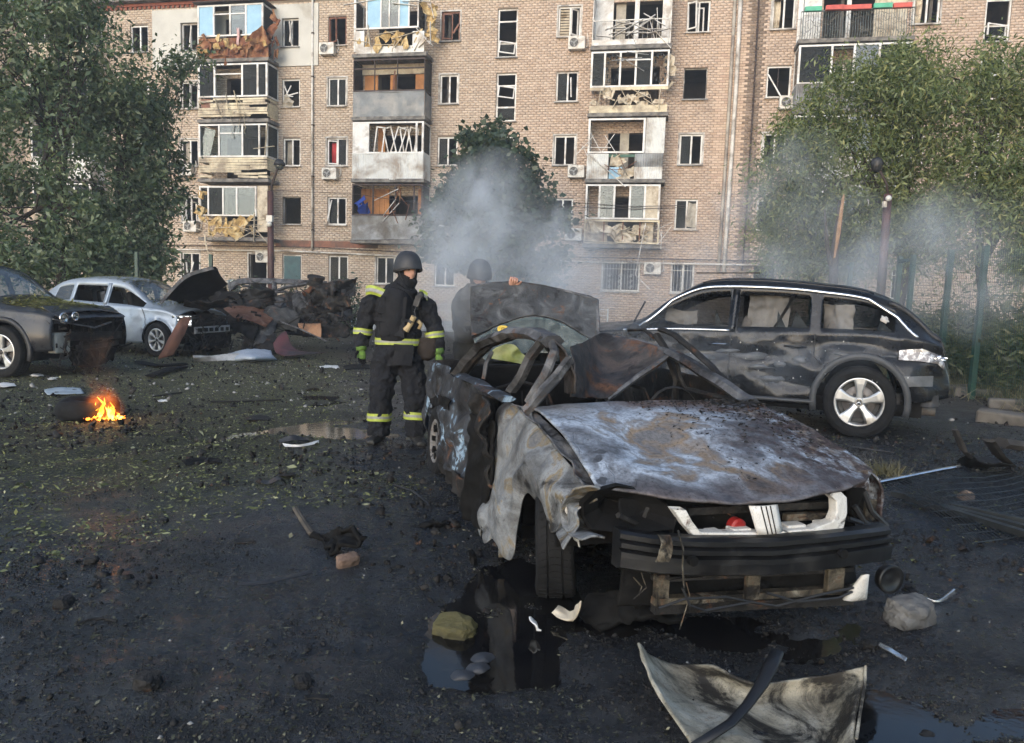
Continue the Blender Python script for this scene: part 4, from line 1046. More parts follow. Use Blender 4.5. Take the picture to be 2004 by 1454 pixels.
for k, (px, Y, w, h, n, lab) in enumerate(((1905, 14.2, 1.0, 1.9, 3000, 'bush behind the nearest tall fence post'), (1975, 13.2, 1.1, 1.8, 3400, 'bush at the right edge behind the mesh fence'), (2060, 12.0, 1.1, 1.9, 3000, 'bush cut by the right edge, nearest of the fence bushes'), (1850, 16.5, 1.2, 2.0, 3400, 'bush behind the black car’s rear window'), (1780, 18.5, 1.3, 2.0, 3200, 'bush under the lamp with the white ball'),
                                           (1690, 19.5, 1.3, 1.9, 3000, 'bush left of the right hand lamp pole'), (1570, 21, 1.3, 1.9, 3000, 'smoke dimmed bush under the barred window’s right side'), (1480, 24, 1.1, 1.2, 1600, 'low bush in front of the drainpipes'), (1960, 15.5, 1.3, 2.6, 4200, 'tall bush behind the two right hand fence posts'), (2080, 14.5, 1.3, 2.7, 3800, 'tall bush past the right edge'))):
    shrub(lab, px, 600, Y, w, h, n, LEAF_WEED, 40 + k, .12, .26, GH, 'bush', .3)
# rough grass behind the kerb stones
def grass(name, pts, n, h, seed, mat, label):
    rng = np.random.default_rng(seed); pts = np.array(pts); k = rng.integers(0, len(pts), n)
    c = np.zeros((n, 3)); c[:, :2] = pts[k, :2] + rng.normal(size=(n, 2)) * pts[k, 2:3]
    c[:, 2] = ground_z(c[:, 0], c[:, 1]) - .01
    d = rng.normal(size=(n, 3)) * .42; d[:, 2] = 1; d /= np.linalg.norm(d, axis=1)[:, None]; w = np.cross(d, rng.normal(size=(n, 3))); w /= np.linalg.norm(w, axis=1)[:, None]
    L = h * rng.uniform(.4, 1.2, n)[:, None]; bend = rng.normal(size=(n, 3)) * .3; bend[:, 2] = -np.abs(bend[:, 2]) * .5
    V = np.stack([c - w * .004, c + w * .004, c + d * L + bend * L + w * .001, c + d * L + bend * L - w * .001], 1).reshape(-1, 3)
    o = np_mesh(name, V, np.arange(n * 4), 4, mat); tag(o, label, 'grass', kind='stuff'); return o
DRYGRASS = leaf_mat('dry_grass', [(0., (.07, .065, .03)), (.6, (.16, .14, .07)), (1., (.3, .25, .14))], .2)
gp = [(8.3, y, .45) for y in np.linspace(9, 18, 22)] + [(9.3, y, .6) for y in np.linspace(9, 17, 16)] + [(6.6 + .05 * q, 14.5 + q * .4, .35) for q in range(10)]
grass('rough_grass', gp, 9000, .42, 50, DRYGRASS, 'rough dry grass and weeds behind the kerb stones')
c = gr(1725, 930); grass('dry_grass_tuft', [(c[0], c[1], .09), (c[0] + .1, c[1] + .05, .05)], 260, .14, 51, DRYGRASS, 'small tuft of dry grass beside the burnt hood')

# ================================================================ fences, lamps
FGREEN = simple('green_fence_paint', (.012, .055, .038), (.008, .035, .026), 6, (.45, .65), dirt=((.05, .06, .05), .25))
root = empty('mesh_fence', (7.55, 12.1, 0)); tag(root, 'tall dark green wire mesh fence with square posts behind the black car', 'fence')
FX = lambda Y: 7.55 + .05 * (Y - 12.1)
for Y in (9.6, 12.1, 13.15, 14.5, 15.05, 17.5, 20):
    m = MB((7.55, 12.1, 0)); m.bar((FX(Y), Y, -.1), (FX(Y) + .02, Y, 2.5), .08, .08, up=(0, 1, 0)); m.build('post', FGREEN, root)
for ya, yb in ((9.6, 12.1), (12.1, 13.15), (13.15, 14.5), (15.05, 17.5), (17.5, 20)):
    m = MB((7.55, 12.1, 0)); y = ya + .06
    while y < yb - .03: m.bar((FX(y), y, .08), (FX(y), y, 2.42), .004, .004, up=(0, 1, 0)); y += .055
    z = .1
    while z < 2.42: m.bar((FX(ya), ya + .04, z), (FX(yb), yb - .04, z), .005, .005); z += .2
    m.build('wire_panel', FGREEN, root)
for ya, yb in ((14.5, 15.05),):
    m = MB((7.55, 12.1, 0)); m.bar((FX(ya), ya + .04, 2.4), (FX(yb), yb - .04, 2.4), .06, .06); m.build('top_bar', FGREEN, root)
# kerb stones
KST = simple('old_kerb_stone', (.15, .135, .115), (.085, .076, .065), 4, (.85, .95), bump=.5, dirt=((.07, .06, .05), .4))
for k, (x, y, rz, L, lab) in enumerate(((1862, 770, .2, .75, 'weathered kerb stone right behind the black car’s bumper'), (1912, 778, -.35, .7, 'kerb stone at the foot of the nearest fence post'), (1975, 800, -.5, .55, 'small kerb stone half sunk beside the grass'), (1990, 832, -.75, .9, 'large pale kerb block tipped over at the right edge'))):
    p = gr(x, y); m = MB(); m.box((0, 0, .05), (L, .22, .2)); o = m.build('kerb_stone', KST, None, bevel=.03); o.location = (p[0], p[1], 0); o.rotation_euler = (.1 * (k == 3), .08 * (k % 2) - .04, rz)
    tag(o, lab, 'kerb stone', 'kerb stones by the fence')
# lamp posts
BROWNP = simple('brown_pole_paint', (.09, .04, .035), (.06, .03, .028), 5, (.5, .7), dirt=((.04, .03, .03), .3))
p = at(531, 560, 24); x0 = p[0]; root = empty('street_lamp', (x0, 24, 0)); tag(root, 'brown pole street lamp with curved arm standing behind the crushed wreck', 'street lamp')
o3 = (x0, 24, 0)
m = MB(o3); m.tube([(x0, 24, -.1), (x0 - .03, 24, 4.55)], [.11, .095], 10); m.build('pole', BROWNP, root, smooth=True)
m = MB(o3); m.tube([at(531, 385, 24), at(531, 365, 24), at(538, 345, 24), at(543, 328, 24)], .04, 6); m.build('arm', DARKFRAME, root, smooth=True)
c = at(547, 320, 24); m = MB(o3); m.lathe([(.14, .03), (.12, .1), (.02, .17), (-.06, .18), (-.07, .16)], 2, 16, c); m.build('lamp_dome', DARK, root, smooth=True)
m = MB(o3); m.ball(c - np.array([0, 0, .08]), (.14, .14, .13)); m.build('lamp_glass', GLASS_DIRTY, root, smooth=True)
c = at(528, 428, 23.85); m = MB(o3); m.box(c, (.2, .16, .2)); m.ball(c + np.array([.02, -.12, -.18]), .09); m.build('junction_box', ACW, root, bevel=.01)
p = at(1726, 560, 16.5); x0 = p[0]; root = empty('street_lamp', (x0, 16.5, 0)); o3 = (x0, 16.5, 0); tag(root, 'brown lamp pole with black dome and white camera ball among the olive leaves', 'street lamp')
m = MB(o3); m.tube([(x0, 16.5, -.1), at(1738, 380, 16.5)], [.095, .085], 10); m.build('pole', BROWNP, root, smooth=True)
m = MB(o3); m.tube([at(1738, 382, 16.5), at(1735, 360, 16.45), at(1720, 330, 16.3)], .03, 6); m.build('arm', DARKFRAME, root, smooth=True)
c = at(1716, 322, 16.3); m = MB(o3); m.lathe([(.16, .02), (.13, .09), (.04, .135), (-.1, .1), (-.16, .05)], 2, 16, c); m.build('lamp_dome', DARK, root, smooth=True)
c = at(1739, 388, 16.3); m = MB(o3); m.ball(c, .065); m.build('camera_ball', simple('white_plastic', (.7, .7, .68), None, 5, (.3, .5)), root, smooth=True)
c = at(1731, 400, 16.38); m = MB(o3); m.box(c, (.07, .08, .13)); m.build('junction_box', ACW, root)
# pale low mesh fence near the building
a, b = at(640, 600, 29), at(1190, 600, 29); root = empty('low_mesh_fence', (a[0], 29, 0)); tag(root, 'low pale metal mesh fence across the lawn in front of the building', 'fence')
PALEF = simple('pale_fence_metal', (.5, .53, .54), (.38, .4, .42), 5, (.45, .6))
for k in range(7):
    x = a[0] + (b[0] - a[0]) * k / 6; m = MB((a[0], 29, 0)); m.bar((x, 29, -.05), (x, 29, 1.12), .06, .06, up=(0, 1, 0)); m.build('post', PALEF, root)
    if k < 6:
        x2 = a[0] + (b[0] - a[0]) * (k + 1) / 6; m = MB((a[0], 29, 0))
        q = x + .05
        while q < x2 - .03: m.bar((q, 29, .1), (q, 29, 1.1), .008, .008, up=(0, 1, 0)); q += .07
        for z in (.12, .5, .85, 1.08): m.bar((x + .03, 29, z), (x2 - .03, 29, z), .012, .014)
        m.build('wire_panel', PALEF, root)
m = MB(); m.span((a[0] - 3, 29.6, 0), (b[0] + 2, 29.85, .42)); o = m.build('low_wall', simple('pale_low_wall', (.34, .36, .37), (.26, .27, .28), 2, (.7, .9))); tag(o, 'low pale concrete wall behind the mesh fence', 'wall')
for px, lab in ((268, 'green fence post under the drooping trees behind the silver car'), (413, 'green fence post beside the raised dark hood')):
    p = at(px, 540, 19.5); m = MB(); m.bar((0, 0, -.1), (0, 0, 2.3), .08, .08, up=(0, 1, 0)); o = m.build('fence_post', FGREEN); o.location = (p[0], 19.5, 0); tag(o, lab, 'fence post')
# ================================================================ burnt hatchback in front
def burnt_mat(name, stops, scale=2.2, rust=.5, soot=.5, rough=(.55, .9), metal=.15, bump=.5):
    t = NT(name)
    w = t.noise(scale * .9, 4, .6, 1.2)
    col = t.ramp(t.noise(scale, 7, .62, 1.6), stops)
    rc = t.ramp(t.noise(scale * 9, 5), [(.35, (.09, .04, .022)), (.6, (.17, .085, .045)), (.8, (.05, .03, .022))])
    rn = t.noise(scale * 1.3, 7, .68, .6)
    col = t.mix(t.ramp(rn, [(.62 - rust * .2, 0.), (.70 - rust * .12, .9)]), col, rc)
    sn = t.noise(scale * .8, 8, .72, .9, vec=t.scaled((1, 1, 1), loc=(4.2, 1.7, .6)))
    col = t.mix(t.ramp(sn, [(.60 - soot * .25, 0.), (.68 - soot * .2, .95)]), col, (.012, .011, .0105))
    col = t.mix(t.ramp(t.noise(scale * 26, 4, .7), [(.56, 0.), (.66, .45)]), col, (.03, .026, .023))
    t.set(col, t.ramp(w, [(.3, rough[0]), (.7, rough[1])]), metal, .2)
    if bump: t.bump(t.math('ADD', t.noise(scale * 14, 6, .65), t.math('MULTIPLY', t.noise(scale * 3, 4), 2.)), bump, .012)
    return t.m
ASH = [(.28, (.10, .10, .105)), (.40, (.30, .32, .34)), (.47, (.50, .54, .58)), (.54, (.34, .27, .19)), (.60, (.45, .47, .49)), (.70, (.16, .155, .15))]
def hood_mat():
    t = NT('burnt_hood_metal'); co = t.co(); X, Y, Z = t.sep(co)
    wv = t.n('ShaderNodeVectorMath', operation='MULTIPLY_ADD'); nn = t.n('ShaderNodeTexNoise'); nn.inputs['Scale'].default_value = 2.2; nn.inputs['Detail'].default_value = 3
    t.l(co, nn.inputs['Vector']); t.l(nn.outputs['Color'], wv.inputs[0]); wv.inputs[1].default_value = (.5, .5, .5); t.l(co, wv.inputs[2]); wv = wv.outputs[0]
    n1 = t.noise(2.6, 6, .55, .3, vec=wv)
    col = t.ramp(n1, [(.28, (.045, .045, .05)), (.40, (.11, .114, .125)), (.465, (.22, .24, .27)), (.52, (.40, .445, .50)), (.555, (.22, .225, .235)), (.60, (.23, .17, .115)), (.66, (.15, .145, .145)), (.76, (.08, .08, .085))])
    # greyer towards the windscreen, pale ash towards the middle, sooty towards the left wing and nose
    back = t.mapr(t.math('ADD', X, t.math('MULTIPLY', n1, .5)), .28, -.05)
    col = t.mix(t.math('MULTIPLY', back, .6), col, t.ramp(t.noise(5, 6, .6, .8), [(.35, (.09, .09, .095)), (.55, (.24, .235, .23)), (.7, (.15, .13, .115))]))
    flakes = t.noise(13, 8, .75)
    side = t.mapr(t.math('ADD', Y, t.math('MULTIPLY', t.noise(1.7, 4), .9)), .30, .85)
    col = t.mix(t.math('MULTIPLY', t.ramp(flakes, [(.40, 0.), (.52, 1.)]), side), col, t.ramp(t.noise(40, 3), [(.3, (.022, .016, .014)), (.6, (.07, .045, .04)), (.8, (.13, .10, .09))]))
    nose = t.mapr(t.math('ADD', X, t.math('MULTIPLY', t.noise(3, 5), .35)), .74, .92)
    col = t.mix(t.math('MULTIPLY', nose, .8), col, t.ramp(t.noise(9, 5), [(.35, (.04, .032, .032)), (.7, (.12, .10, .10))]))
    rback = t.mapr(t.math('SUBTRACT', t.noise(4, 6), t.math('MULTIPLY', X, 1.)), .62, .80)
    col = t.mix(t.math('MULTIPLY', t.math('MULTIPLY', rback, t.mapr(Y, -.35, -.05)), t.ramp(t.noise(60, 4, .7), [(.4, .55), (.55, 1.)])), col, t.ramp(t.noise(70, 3), [(.35, (.05, .026, .018)), (.6, (.14, .08, .055)), (.8, (.3, .25, .2))]))
    bl = t.ramp(t.noise(3.4, 3, .5, .3, vec=t.scaled((1, 1, 1), loc=(7.7, 2.3, 0))), [(.70, 0.), (.71, 1.)])
    col = t.mix(bl, col, (.07, .073, .08))
    cr = t.ramp(t.voro(3.2, feat='DISTANCE_TO_EDGE', vec=wv), [(.0, 1.), (.012, 0.)])
    col = t.mix(t.math('MULTIPLY', cr, t.ramp(t.noise(2, 2), [(.5, 0.), (.6, .7)])), col, (.09, .07, .055))
    col = t.mix(t.ramp(t.noise(75, 3, .6), [(.64, 0.), (.70, .7)]), col, (.03, .022, .02))
    col = t.mix(1., col, t.ramp(t.noise(55, 4, .7), [(.3, .5), (.5, .95), (.7, 1.25)]), 'MULTIPLY')
    t.set(col, t.ramp(t.noise(4, 4), [(.3, .5), (.7, .85)]), .1, .3)
    t.bump(t.math('ADD', t.math('ADD', t.math('MULTIPLY', flakes, t.math('ADD', t.math('MULTIPLY', side, 1.2), .25)), n1), t.math('MULTIPLY', cr, -.4)), .55, .012)
    return t.m
HOODM = hood_mat()
FENDM = burnt_mat('ash_grey_fender', [(.28, (.06, .06, .06)), (.42, (.14, .142, .142)), (.52, (.23, .24, .245)), (.575, (.21, .165, .10)), (.62, (.16, .158, .155)), (.75, (.05, .05, .05))], 2.8, .1, .25)
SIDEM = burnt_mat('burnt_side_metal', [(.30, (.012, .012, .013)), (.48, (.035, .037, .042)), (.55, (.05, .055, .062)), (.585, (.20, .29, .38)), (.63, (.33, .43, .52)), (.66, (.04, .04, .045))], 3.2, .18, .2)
RUSTM = burnt_mat('burnt_roof_metal', [(.3, (.025, .022, .022)), (.5, (.055, .05, .048)), (.6, (.10, .08, .07)), (.72, (.045, .04, .04))], 2.6, .35, .25)
STRUTM = burnt_mat('scorched_strut_metal', [(.3, (.03, .03, .031)), (.5, (.085, .085, .088)), (.62, (.16, .16, .162)), (.75, (.05, .047, .045))], 4, .22, .3)
CHAR = simple('charred_black', (.0028, .0027, .0026), (.007, .0066, .0062), 7, (.75, .95), bump=.6, bscale=16, spec=.2)
CHARMETAL = burnt_mat('charred_metal', [(.3, (.010, .0095, .009)), (.55, (.026, .0245, .023)), (.7, (.055, .05, .045))], 5, .25, .4)
BEAMM = simple('black_bumper_plastic', (.004, .004, .0045), (.008, .008, .0085), 4, (.3, .5), dirt=((.05, .048, .045), .15))
WHITEP = burnt_mat('scorched_white_paint', [(.3, (.52, .50, .45)), (.6, (.68, .67, .64)), (.75, (.4, .32, .23))], 6, .22, .14, (.4, .6), 0, .15)
PALERUST = burnt_mat('pale_rusty_metal', [(.3, (.05, .042, .03)), (.55, (.13, .11, .08)), (.7, (.3, .275, .22))], 9, .4, .5)
TYRE = simple('tyre_rubber', (.007, .007, .0075), (.013, .013, .013), 12, (.7, .9), bump=.2)

_fr, _rr = gr(1090, 1155), gr(878, 922)
CA = (_fr - _rr) / np.linalg.norm(_fr - _rr); CL = np.array([-CA[1], CA[0], 0.]); CO = _fr + .62 * CL
car = empty('burnt_hatchback', CO, math.atan2(CA[1], CA[0]))
tag(car, 'burnt out white hatchback with ash grey hood and collapsed roof, nearest wreck', 'car')
def cl(p): d = np.asarray(p) - CO; return np.array([d @ CA, d @ CL, d[2]])
def LV(x, y, v): return cl(onp(x, y, CO + CL * v, CL))        # picture ray met with a lengthwise plane of the car
def LU(x, y, u): return cl(onp(x, y, CO + CA * u, CA))
def LW(x, y, w): return cl(gr(x, y, w))
def sheet(name, P, mat, parent, amp=0.0, freq=3.0, seed=0, solid=.006, sub=3, smooth=True, sharp=.5):
    """P coarse control grid -> finely divided, crumpled sheet with thickness"""
    P = np.asarray(P, float)
    def up(Q, axis):
        Q = np.moveaxis(Q, axis, 0); n = len(Q); t = np.linspace(0, n - 1, (n - 1) * 2 ** sub + 1); out = []
        for q in t:
            i = min(int(q), n - 2); f = q - i
            p0, p1, p2, p3 = Q[max(i - 1, 0)], Q[i], Q[i + 1], Q[min(i + 2, n - 1)]
            out.append(.5 * ((2 * p1) + (-p0 + p2) * f + (2 * p0 - 5 * p1 + 4 * p2 - p3) * f * f + (-p0 + 3 * p1 - 3 * p2 + p3) * f ** 3))
        return np.moveaxis(np.array(out), 0, axis)
    Q = up(up(P, 0), 1)
    if amp:
        gu = np.gradient(Q, axis=0); gv = np.gradient(Q, axis=1); nrm = np.cross(gu, gv); nrm /= np.linalg.norm(nrm, axis=-1, keepdims=True) + 1e-9
        h = fbm(Q * freq, 3, seed); rdg = 1 - 2 * np.abs(fbm(Q * freq * 1.4 + 9, 2, seed + 5))
        Q = Q + nrm * (amp * (h * (1 - sharp) + rdg * sharp))[..., None] + .25 * amp * np.stack([fbm(Q * freq * 2, 2, seed + q) for q in (11, 12, 13)], -1)
    m = MB(); m.grid(Q)
    return m.build(name, mat, parent, smooth=smooth, solid=solid)
def strut(name, pts, w, h, mat, parent, seed=0, up=(0, 1, 0)):
    m = MB()
    n = 4; path = []
    pts = [np.asarray(p, float) for p in pts]
    for a, b in zip(pts, pts[1:]):
        for k in range(n): path.append(a + (b - a) * k / n)
    path.append(pts[-1])
    path = [p + .006 * np.array([n3(*p, seed, 9), n3(*p, seed + 1, 9), n3(*p, seed + 2, 9)]) for p in path]
    m.tube(path, w * .62, 6, flat=h / w)
    return m.build(name, mat, parent, smooth=False)

# ---- hood: from the cowl to the nose
P = []
for i, t in enumerate(np.linspace(0, 1, 7)):
    row = []
    for s in np.linspace(-1, 1, 9):
        ub = -.34 - .05 * (1 - s * s); uf = .55 + .275 * (1 - s * s) ** .8
        wb = .855 + .012 * (1 - s * s); wf = .662 - .022 * (1 - s * s) + (.012 if s > 0 else 0)
        u = ub + (uf - ub) * t; v = (.665 + .02 * t) * s + (.02 if s > 0 else 0) * t
        w = wb + (wf - wb) * (t ** 1.25) + .045 * math.sin(math.pi * t) * (1 - .4 * s * s) - .05 * math.exp(-((s + .35) / .3) ** 2 - ((t - .55) / .25) ** 2)
        row.append((u, v, w))
    P.append(row)
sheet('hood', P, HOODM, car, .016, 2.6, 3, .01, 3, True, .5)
# scorched flakes lying on the hood
m = MB(); rnd = random.Random(3)
for k in range(1000):
    s = rnd.gauss(.62, .3) if k % 3 else rnd.uniform(-.2, .95); t = min(max(rnd.gauss(.22, .22) if k % 2 else rnd.random(), .02), .95)
    if not -.6 < s < .97: continue
    u = -.36 + (.9 + .2 * (1 - s * s)) * t; v = .675 * s; w = .86 + (.665 - .86) * t ** 1.25 + .045 * math.sin(math.pi * t) * (1 - .4 * s * s) + .016
    sz = rnd.uniform(.004, .016) * (1.6 if (s > .5 and t < .25) else 1); m.add([(u + rnd.uniform(-sz, sz), v + rnd.uniform(-sz, sz), w + rnd.uniform(-.004, sz * .7)) for q in range(4)], [(0, 1, 2), (0, 2, 3), (0, 3, 1), (1, 3, 2)])
o = m.build('charred_flakes', CHARMETAL, car); tag(o, kind='stuff')
# ---- nose: white grille surround with its centre bar
def ring(outer, inner, u0, name, mat, parent, thick=.05):
    n = len(outer); m = MB(); NO = (0, 1, 2, 3, 4)
    def U(v): return u0 + .035 * (1 - (v / .45) ** 2)
    V = [(U(v), v, w) for v, w in outer] + [(U(v) + .004, v, w) for v, w in inner] + [(U(v) - thick, v, w) for v, w in outer] + [(U(v) - thick, v, w) for v, w in inner]
    F = []
    for k in range(n):
        j = (k + 1) % n
        if k in NO: continue
        F += [(k, j, n + j, n + k), (n + k, n + j, 3 * n + j, 3 * n + k), (2 * n + j, 2 * n + k, 3 * n + k, 3 * n + j), (j, k, 2 * n + k, 2 * n + j)]
    m.add(V, F); return m.build(name, mat, parent, bevel=.006)
gpx_o = [(1322, 1000), (1345, 975), (1420, 962), (1500, 955), (1580, 955), (1640, 955), (1662, 975), (1663, 1005), (1655, 1036), (1600, 1046), (1500, 1051), (1420, 1053), (1362, 1054), (1342, 1030)]
gpx_i = [(1346, 1000), (1356, 990), (1425, 976), (1500, 969), (1575, 966), (1622, 968), (1637, 980), (1638, 1003), (1630, 1020), (1590, 1033), (1500, 1039), (1425, 1041), (1372, 1042), (1357, 1022)]
q = lambda L: [tuple(LU(x, y, .775)[1:]) for x, y in L]
ring(q(gpx_o), q(gpx_i), .755, 'grille_surround', WHITEP, car)
m = MB(); c = [LU(x, y, .79)[1:] for x, y in ((1462, 988), (1516, 984), (1525, 1040), (1478, 1042))]; n = 6
P = [[(.80 + .015 * math.sin(math.pi * j / n), c[0][0] + (c[1][0] - c[0][0]) * j / n + (c[3][0] + (c[2][0] - c[3][0]) * j / n - c[0][0] - (c[1][0] - c[0][0]) * j / n) * i / 4, c[0][1] + (c[3][1] - c[0][1]) * i / 4) for j in range(n + 1)] for i in range(5)]
m.grid(P); gb = m.build('grille_centre_bar', WHITEP, car, solid=.015, smooth=True)
for j in (2, 3, 4): m = MB(); m.tube([np.array(P[i][j]) + np.array([.008, 0, 0]) for i in range(5)], .003, 4); m.build('bar_groove', CHARMETAL, gb)
for x, y, w_, h_ in ((1445, 1036, 40, 9), (1551, 1029, 42, 10), (1610, 1024, 30, 8), (1395, 1040, 26, 7)):
    p = LU(x, y, .73); m = MB(); m.box(p, (.06, w_ * .0022, h_ * .0024)); m.build('grille_clip', WHITEP, car, bevel=.006)
p = LU(1440, 1029, .70); m = MB(); m.lathe([(-.015, .0), (-.015, .036), (.02, .036), (.026, .026), (.026, 0)], 0, 20, p); m.build('red_filler_cap', simple('red_plastic', (.30, .015, .013), (.2, .012, .01), 9, (.4, .6)), car, smooth=False)
for p0, p1, mt in ((LU(1345, 1000, .66), LU(1640, 985, .66), CHARMETAL), (LU(1535, 1012, .68), LU(1620, 1008, .68), PALERUST)):
    m = MB(); m.bar(p0, p1, .03, .03); m.build('radiator_bar', mt, car)
# ---- dark engine bay, floor pan, bulkhead
m = MB(); m.span((-.45, -.42, .24), (.5, .5, .60)); m.build('engine_block', CHAR, car, bevel=.08)
P = [[(.62 + .03 * math.sin(i * 1.3 + j), -.6 + .17 * i, .18 + .11 * j) for j in range(5)] for i in range(8)]; sheet('radiator', P, CHAR, car, .01, 12, 4)
m = MB()
for k in range(26):
    a = (.55 + .1 * rnd.random(), rnd.uniform(-.55, .6), rnd.uniform(.3, .62)); m.tube([a, (a[0] + rnd.uniform(-.05, .12), a[1] + rnd.uniform(-.12, .12), a[2] + rnd.uniform(-.1, .08)), (a[0] + rnd.uniform(-.02, .1), a[1] + rnd.uniform(-.2, .2), a[2] + rnd.uniform(-.16, .05))], rnd.uniform(.004, .014), 5)
o = m.build('burnt_hoses', CHARMETAL, car); tag(o, kind='stuff')
m = MB(); m.span((-3.0, -.68, .13), (-.4, .66, .2)); m.build('floor_pan', CHAR, car)
m = MB(); m.span((-.50, -.66, .18), (-.44, .64, .82)); m.build('bulkhead', CHAR, car)
# ---- headlight sockets
def socket(name, px, uu, mat, dep):
    L = [LU(x, y, u) for (x, y), u in zip(px, uu)]; n = len(L); c = np.mean(L, 0) + np.array([-dep, 0, 0]); m = MB()
    mid = [p * .45 + (c + np.array([.06, 0, 0])) * .55 for p in L]
    lip = [p + (p - np.mean(L, 0)) * .06 + np.array([-.02, 0, 0]) for p in L]
    m.add(lip + L + mid + [c], [(k, (k + 1) % n, n + (k + 1) % n, n + k) for k in range(n)] + [(n + k, n + (k + 1) % n, 2 * n + (k + 1) % n, 2 * n + k) for k in range(n)] + [(2 * n + k, 2 * n + (k + 1) % n, 3 * n) for k in range(n)])
    return m.build(name, mat, car, smooth=False)
socket('headlight_socket', [(1142, 985), (1165, 962), (1210, 950), (1262, 962), (1305, 988), (1325, 1018), (1318, 1036), (1270, 1040), (1210, 1042), (1160, 1036), (1143, 1010)], [.60, .60, .62, .66, .70, .72, .74, .72, .68, .62, .58], CHAR, .22)
socket('headlight_socket', [(1662, 950), (1680, 938), (1694, 950), (1700, 980), (1694, 1012), (1676, 1018), (1664, 1000)], [.70, .62, .58, .56, .56, .6, .68], CHAR, .2)
lipx = [(1170, 950), (1148, 965), (1137, 990), (1138, 1015), (1152, 1036), (1178, 1047)]
P = [[LV(x, y, -.70) + np.array([.03, d[0], d[1]]) for d in ((0., .0), (-.05, .01), (-.1, .0))] for x, y in lipx]; sheet('headlight_lip', P, FENDM, car, .012, 8, 8, .008)
P = [[LU(1672 + dx, y, .60) for dx in (0, 14, 26)] for y in (920, 940, 960)]; sheet('wing_tip', P, HOODM, car, .01, 6, 9, .008)
for pts in (((1672, 990), (1690, 1020), (1720, 1040)), ((1690, 960), (1705, 1000), (1735, 1030)), ((1660, 1015), (1700, 1028), (1730, 1024))):
    m = MB(); m.tube([LU(x, y, .62) for x, y in pts], .013, 6); m.build('wiring', DARK, car)
m = MB(); m.box(LU(1702, 1000, .56), (.02, .06, .11)); m.box(LU(1712, 1035, .58), (.05, .09, .04)); m.build('lamp_bracket', PALERUST, car, bevel=.004)
# ---- bumper beam with ribs
prof = [(0, .0), (.022, .01), (.022, .03), (.005, .037), (.03, .046), (.03, .066), (.008, .074), (.035, .083), (.035, .105), (.03, .15), (.0, .165), (-.05, .165), (-.05, 0)]
P = []
for k in range(25):
    s = -1 + k / 12; v = .655 * s; top = .535 - .035 * (s + 1) + .012 * math.sin(3 * s); uu = .72 + .115 * (1 - abs(s) ** 2.4)
    P.append([(uu + du + .004 * n3(v, dw, 1, 2, 5), v, top - dw * .93 + .004 * n3(v, 0, 3, 3, 4)) for du, dw in prof])
m = MB(); m.grid(P, wrap=True); n = len(prof); m.add(P[0], [tuple(range(n))]); m.add(P[-1], [tuple(range(n))])
bb = m.build('bumper_beam', BEAMM, car)
for x, y in ((1358, 1099), (1652, 1085)):
    p = LU(x, y, .868); m = MB(); m.lathe([(-.02, .02), (.002, .02), (.0025, 0)], 0, 12, p); m.build('bolt_hole', CHAR, bb)
P = [[LU(1288 + 12 * i + 5 * math.sin(j), 1048 + 13 * j, .885) for j in range(5)] for i in range(3)]; sheet('melted_plate', P, PALERUST, car, .01, 12, 5, .006)
strut('hanging_trim', [LU(1329, 1040, .9), LU(1338, 1075, .91), LU(1336, 1110, .9), LU(1341, 1150, .89)], .022, .006, PALERUST, car, 3)
# ---- lower front: posts, cross bar, fog lamp, horn
for x0, x1, y0, y1 in ((1282, 1306, 1124, 1168), (1461, 1482, 1118, 1172), (1618, 1646, 1112, 1160)):
    a, b = LU(x0, y0, .70), LU(x1, y1, .70); m = MB(); m.box((a + b) / 2, (.03, abs(b[1] - a[1]), abs(a[2] - b[2]))); m.build('support_post', PALERUST, car, bevel=.004)
for y0, y1, mt, th in ((1176, 1152, PALERUST, .03), (1190, 1172, CHARMETAL, .04), (1132, 1112, CHARMETAL, .02)):
    m = MB(); m.bar(LU(1278, y0, .67), LU(1665, y1, .67), .04, th); m.build('cross_member', mt, car)
sheet('lower_radiator', [[(.60 + .02 * math.sin(i + j), -.5 + .13 * i, .36 - .055 * j) for j in range(5)] for i in range(8)], CHAR, car, .03, 7, 5)
p = LU(1742, 1133, .66); m = MB(); m.lathe([(-.05, .03), (-.03, .06), (.0, .068), (.012, .066), (.004, .05), (-.008, .03), (-.002, .012), (-.002, 0)], 0, 24, p); m.build('fog_lamp', BEAMM, car, smooth=True)
p = LU(1684, 1152, .74); P = []
for i in range(6):
    t = i / 5; P.append([(p[0] + .02 - .05 * t + (.02 + .045 * t) * .5 * math.sin(a), p[1] + (.018 + .04 * t) * math.cos(a), p[2] + .07 - .13 * t + .006 * math.sin(a)) for a in np.linspace(0, 2 * math.pi, 15)[:-1]])
m = MB(); m.grid(P, wrap=True); m.build('horn_shell', WHITEP, car, smooth=True, solid=.004)
for pts in (((1290, 1190), (1340, 1172), (1420, 1168), (1480, 1180), (1520, 1186), (1600, 1165), (1670, 1150)), ((1335, 1150), (1350, 1185), (1380, 1195), (1470, 1178)), ((1500, 1160), (1560, 1178), (1640, 1170), (1668, 1158))):
    m = MB(); m.tube([LU(x, y, .74) for x, y in pts], .006, 5); m.build('dangling_cable', DARK, car)
for pts in (((1343, 1140), (1350, 1165), (1340, 1200), (1330, 1232)), ((1255, 1120), (1265, 1150), (1240, 1172)), ((1240, 1130), (1256, 1148), (1250, 1165))):
    m = MB(); m.tube([LU(x, y, .72) for x, y in pts], .003, 4); m.build('hanging_wire', PALERUST, car)

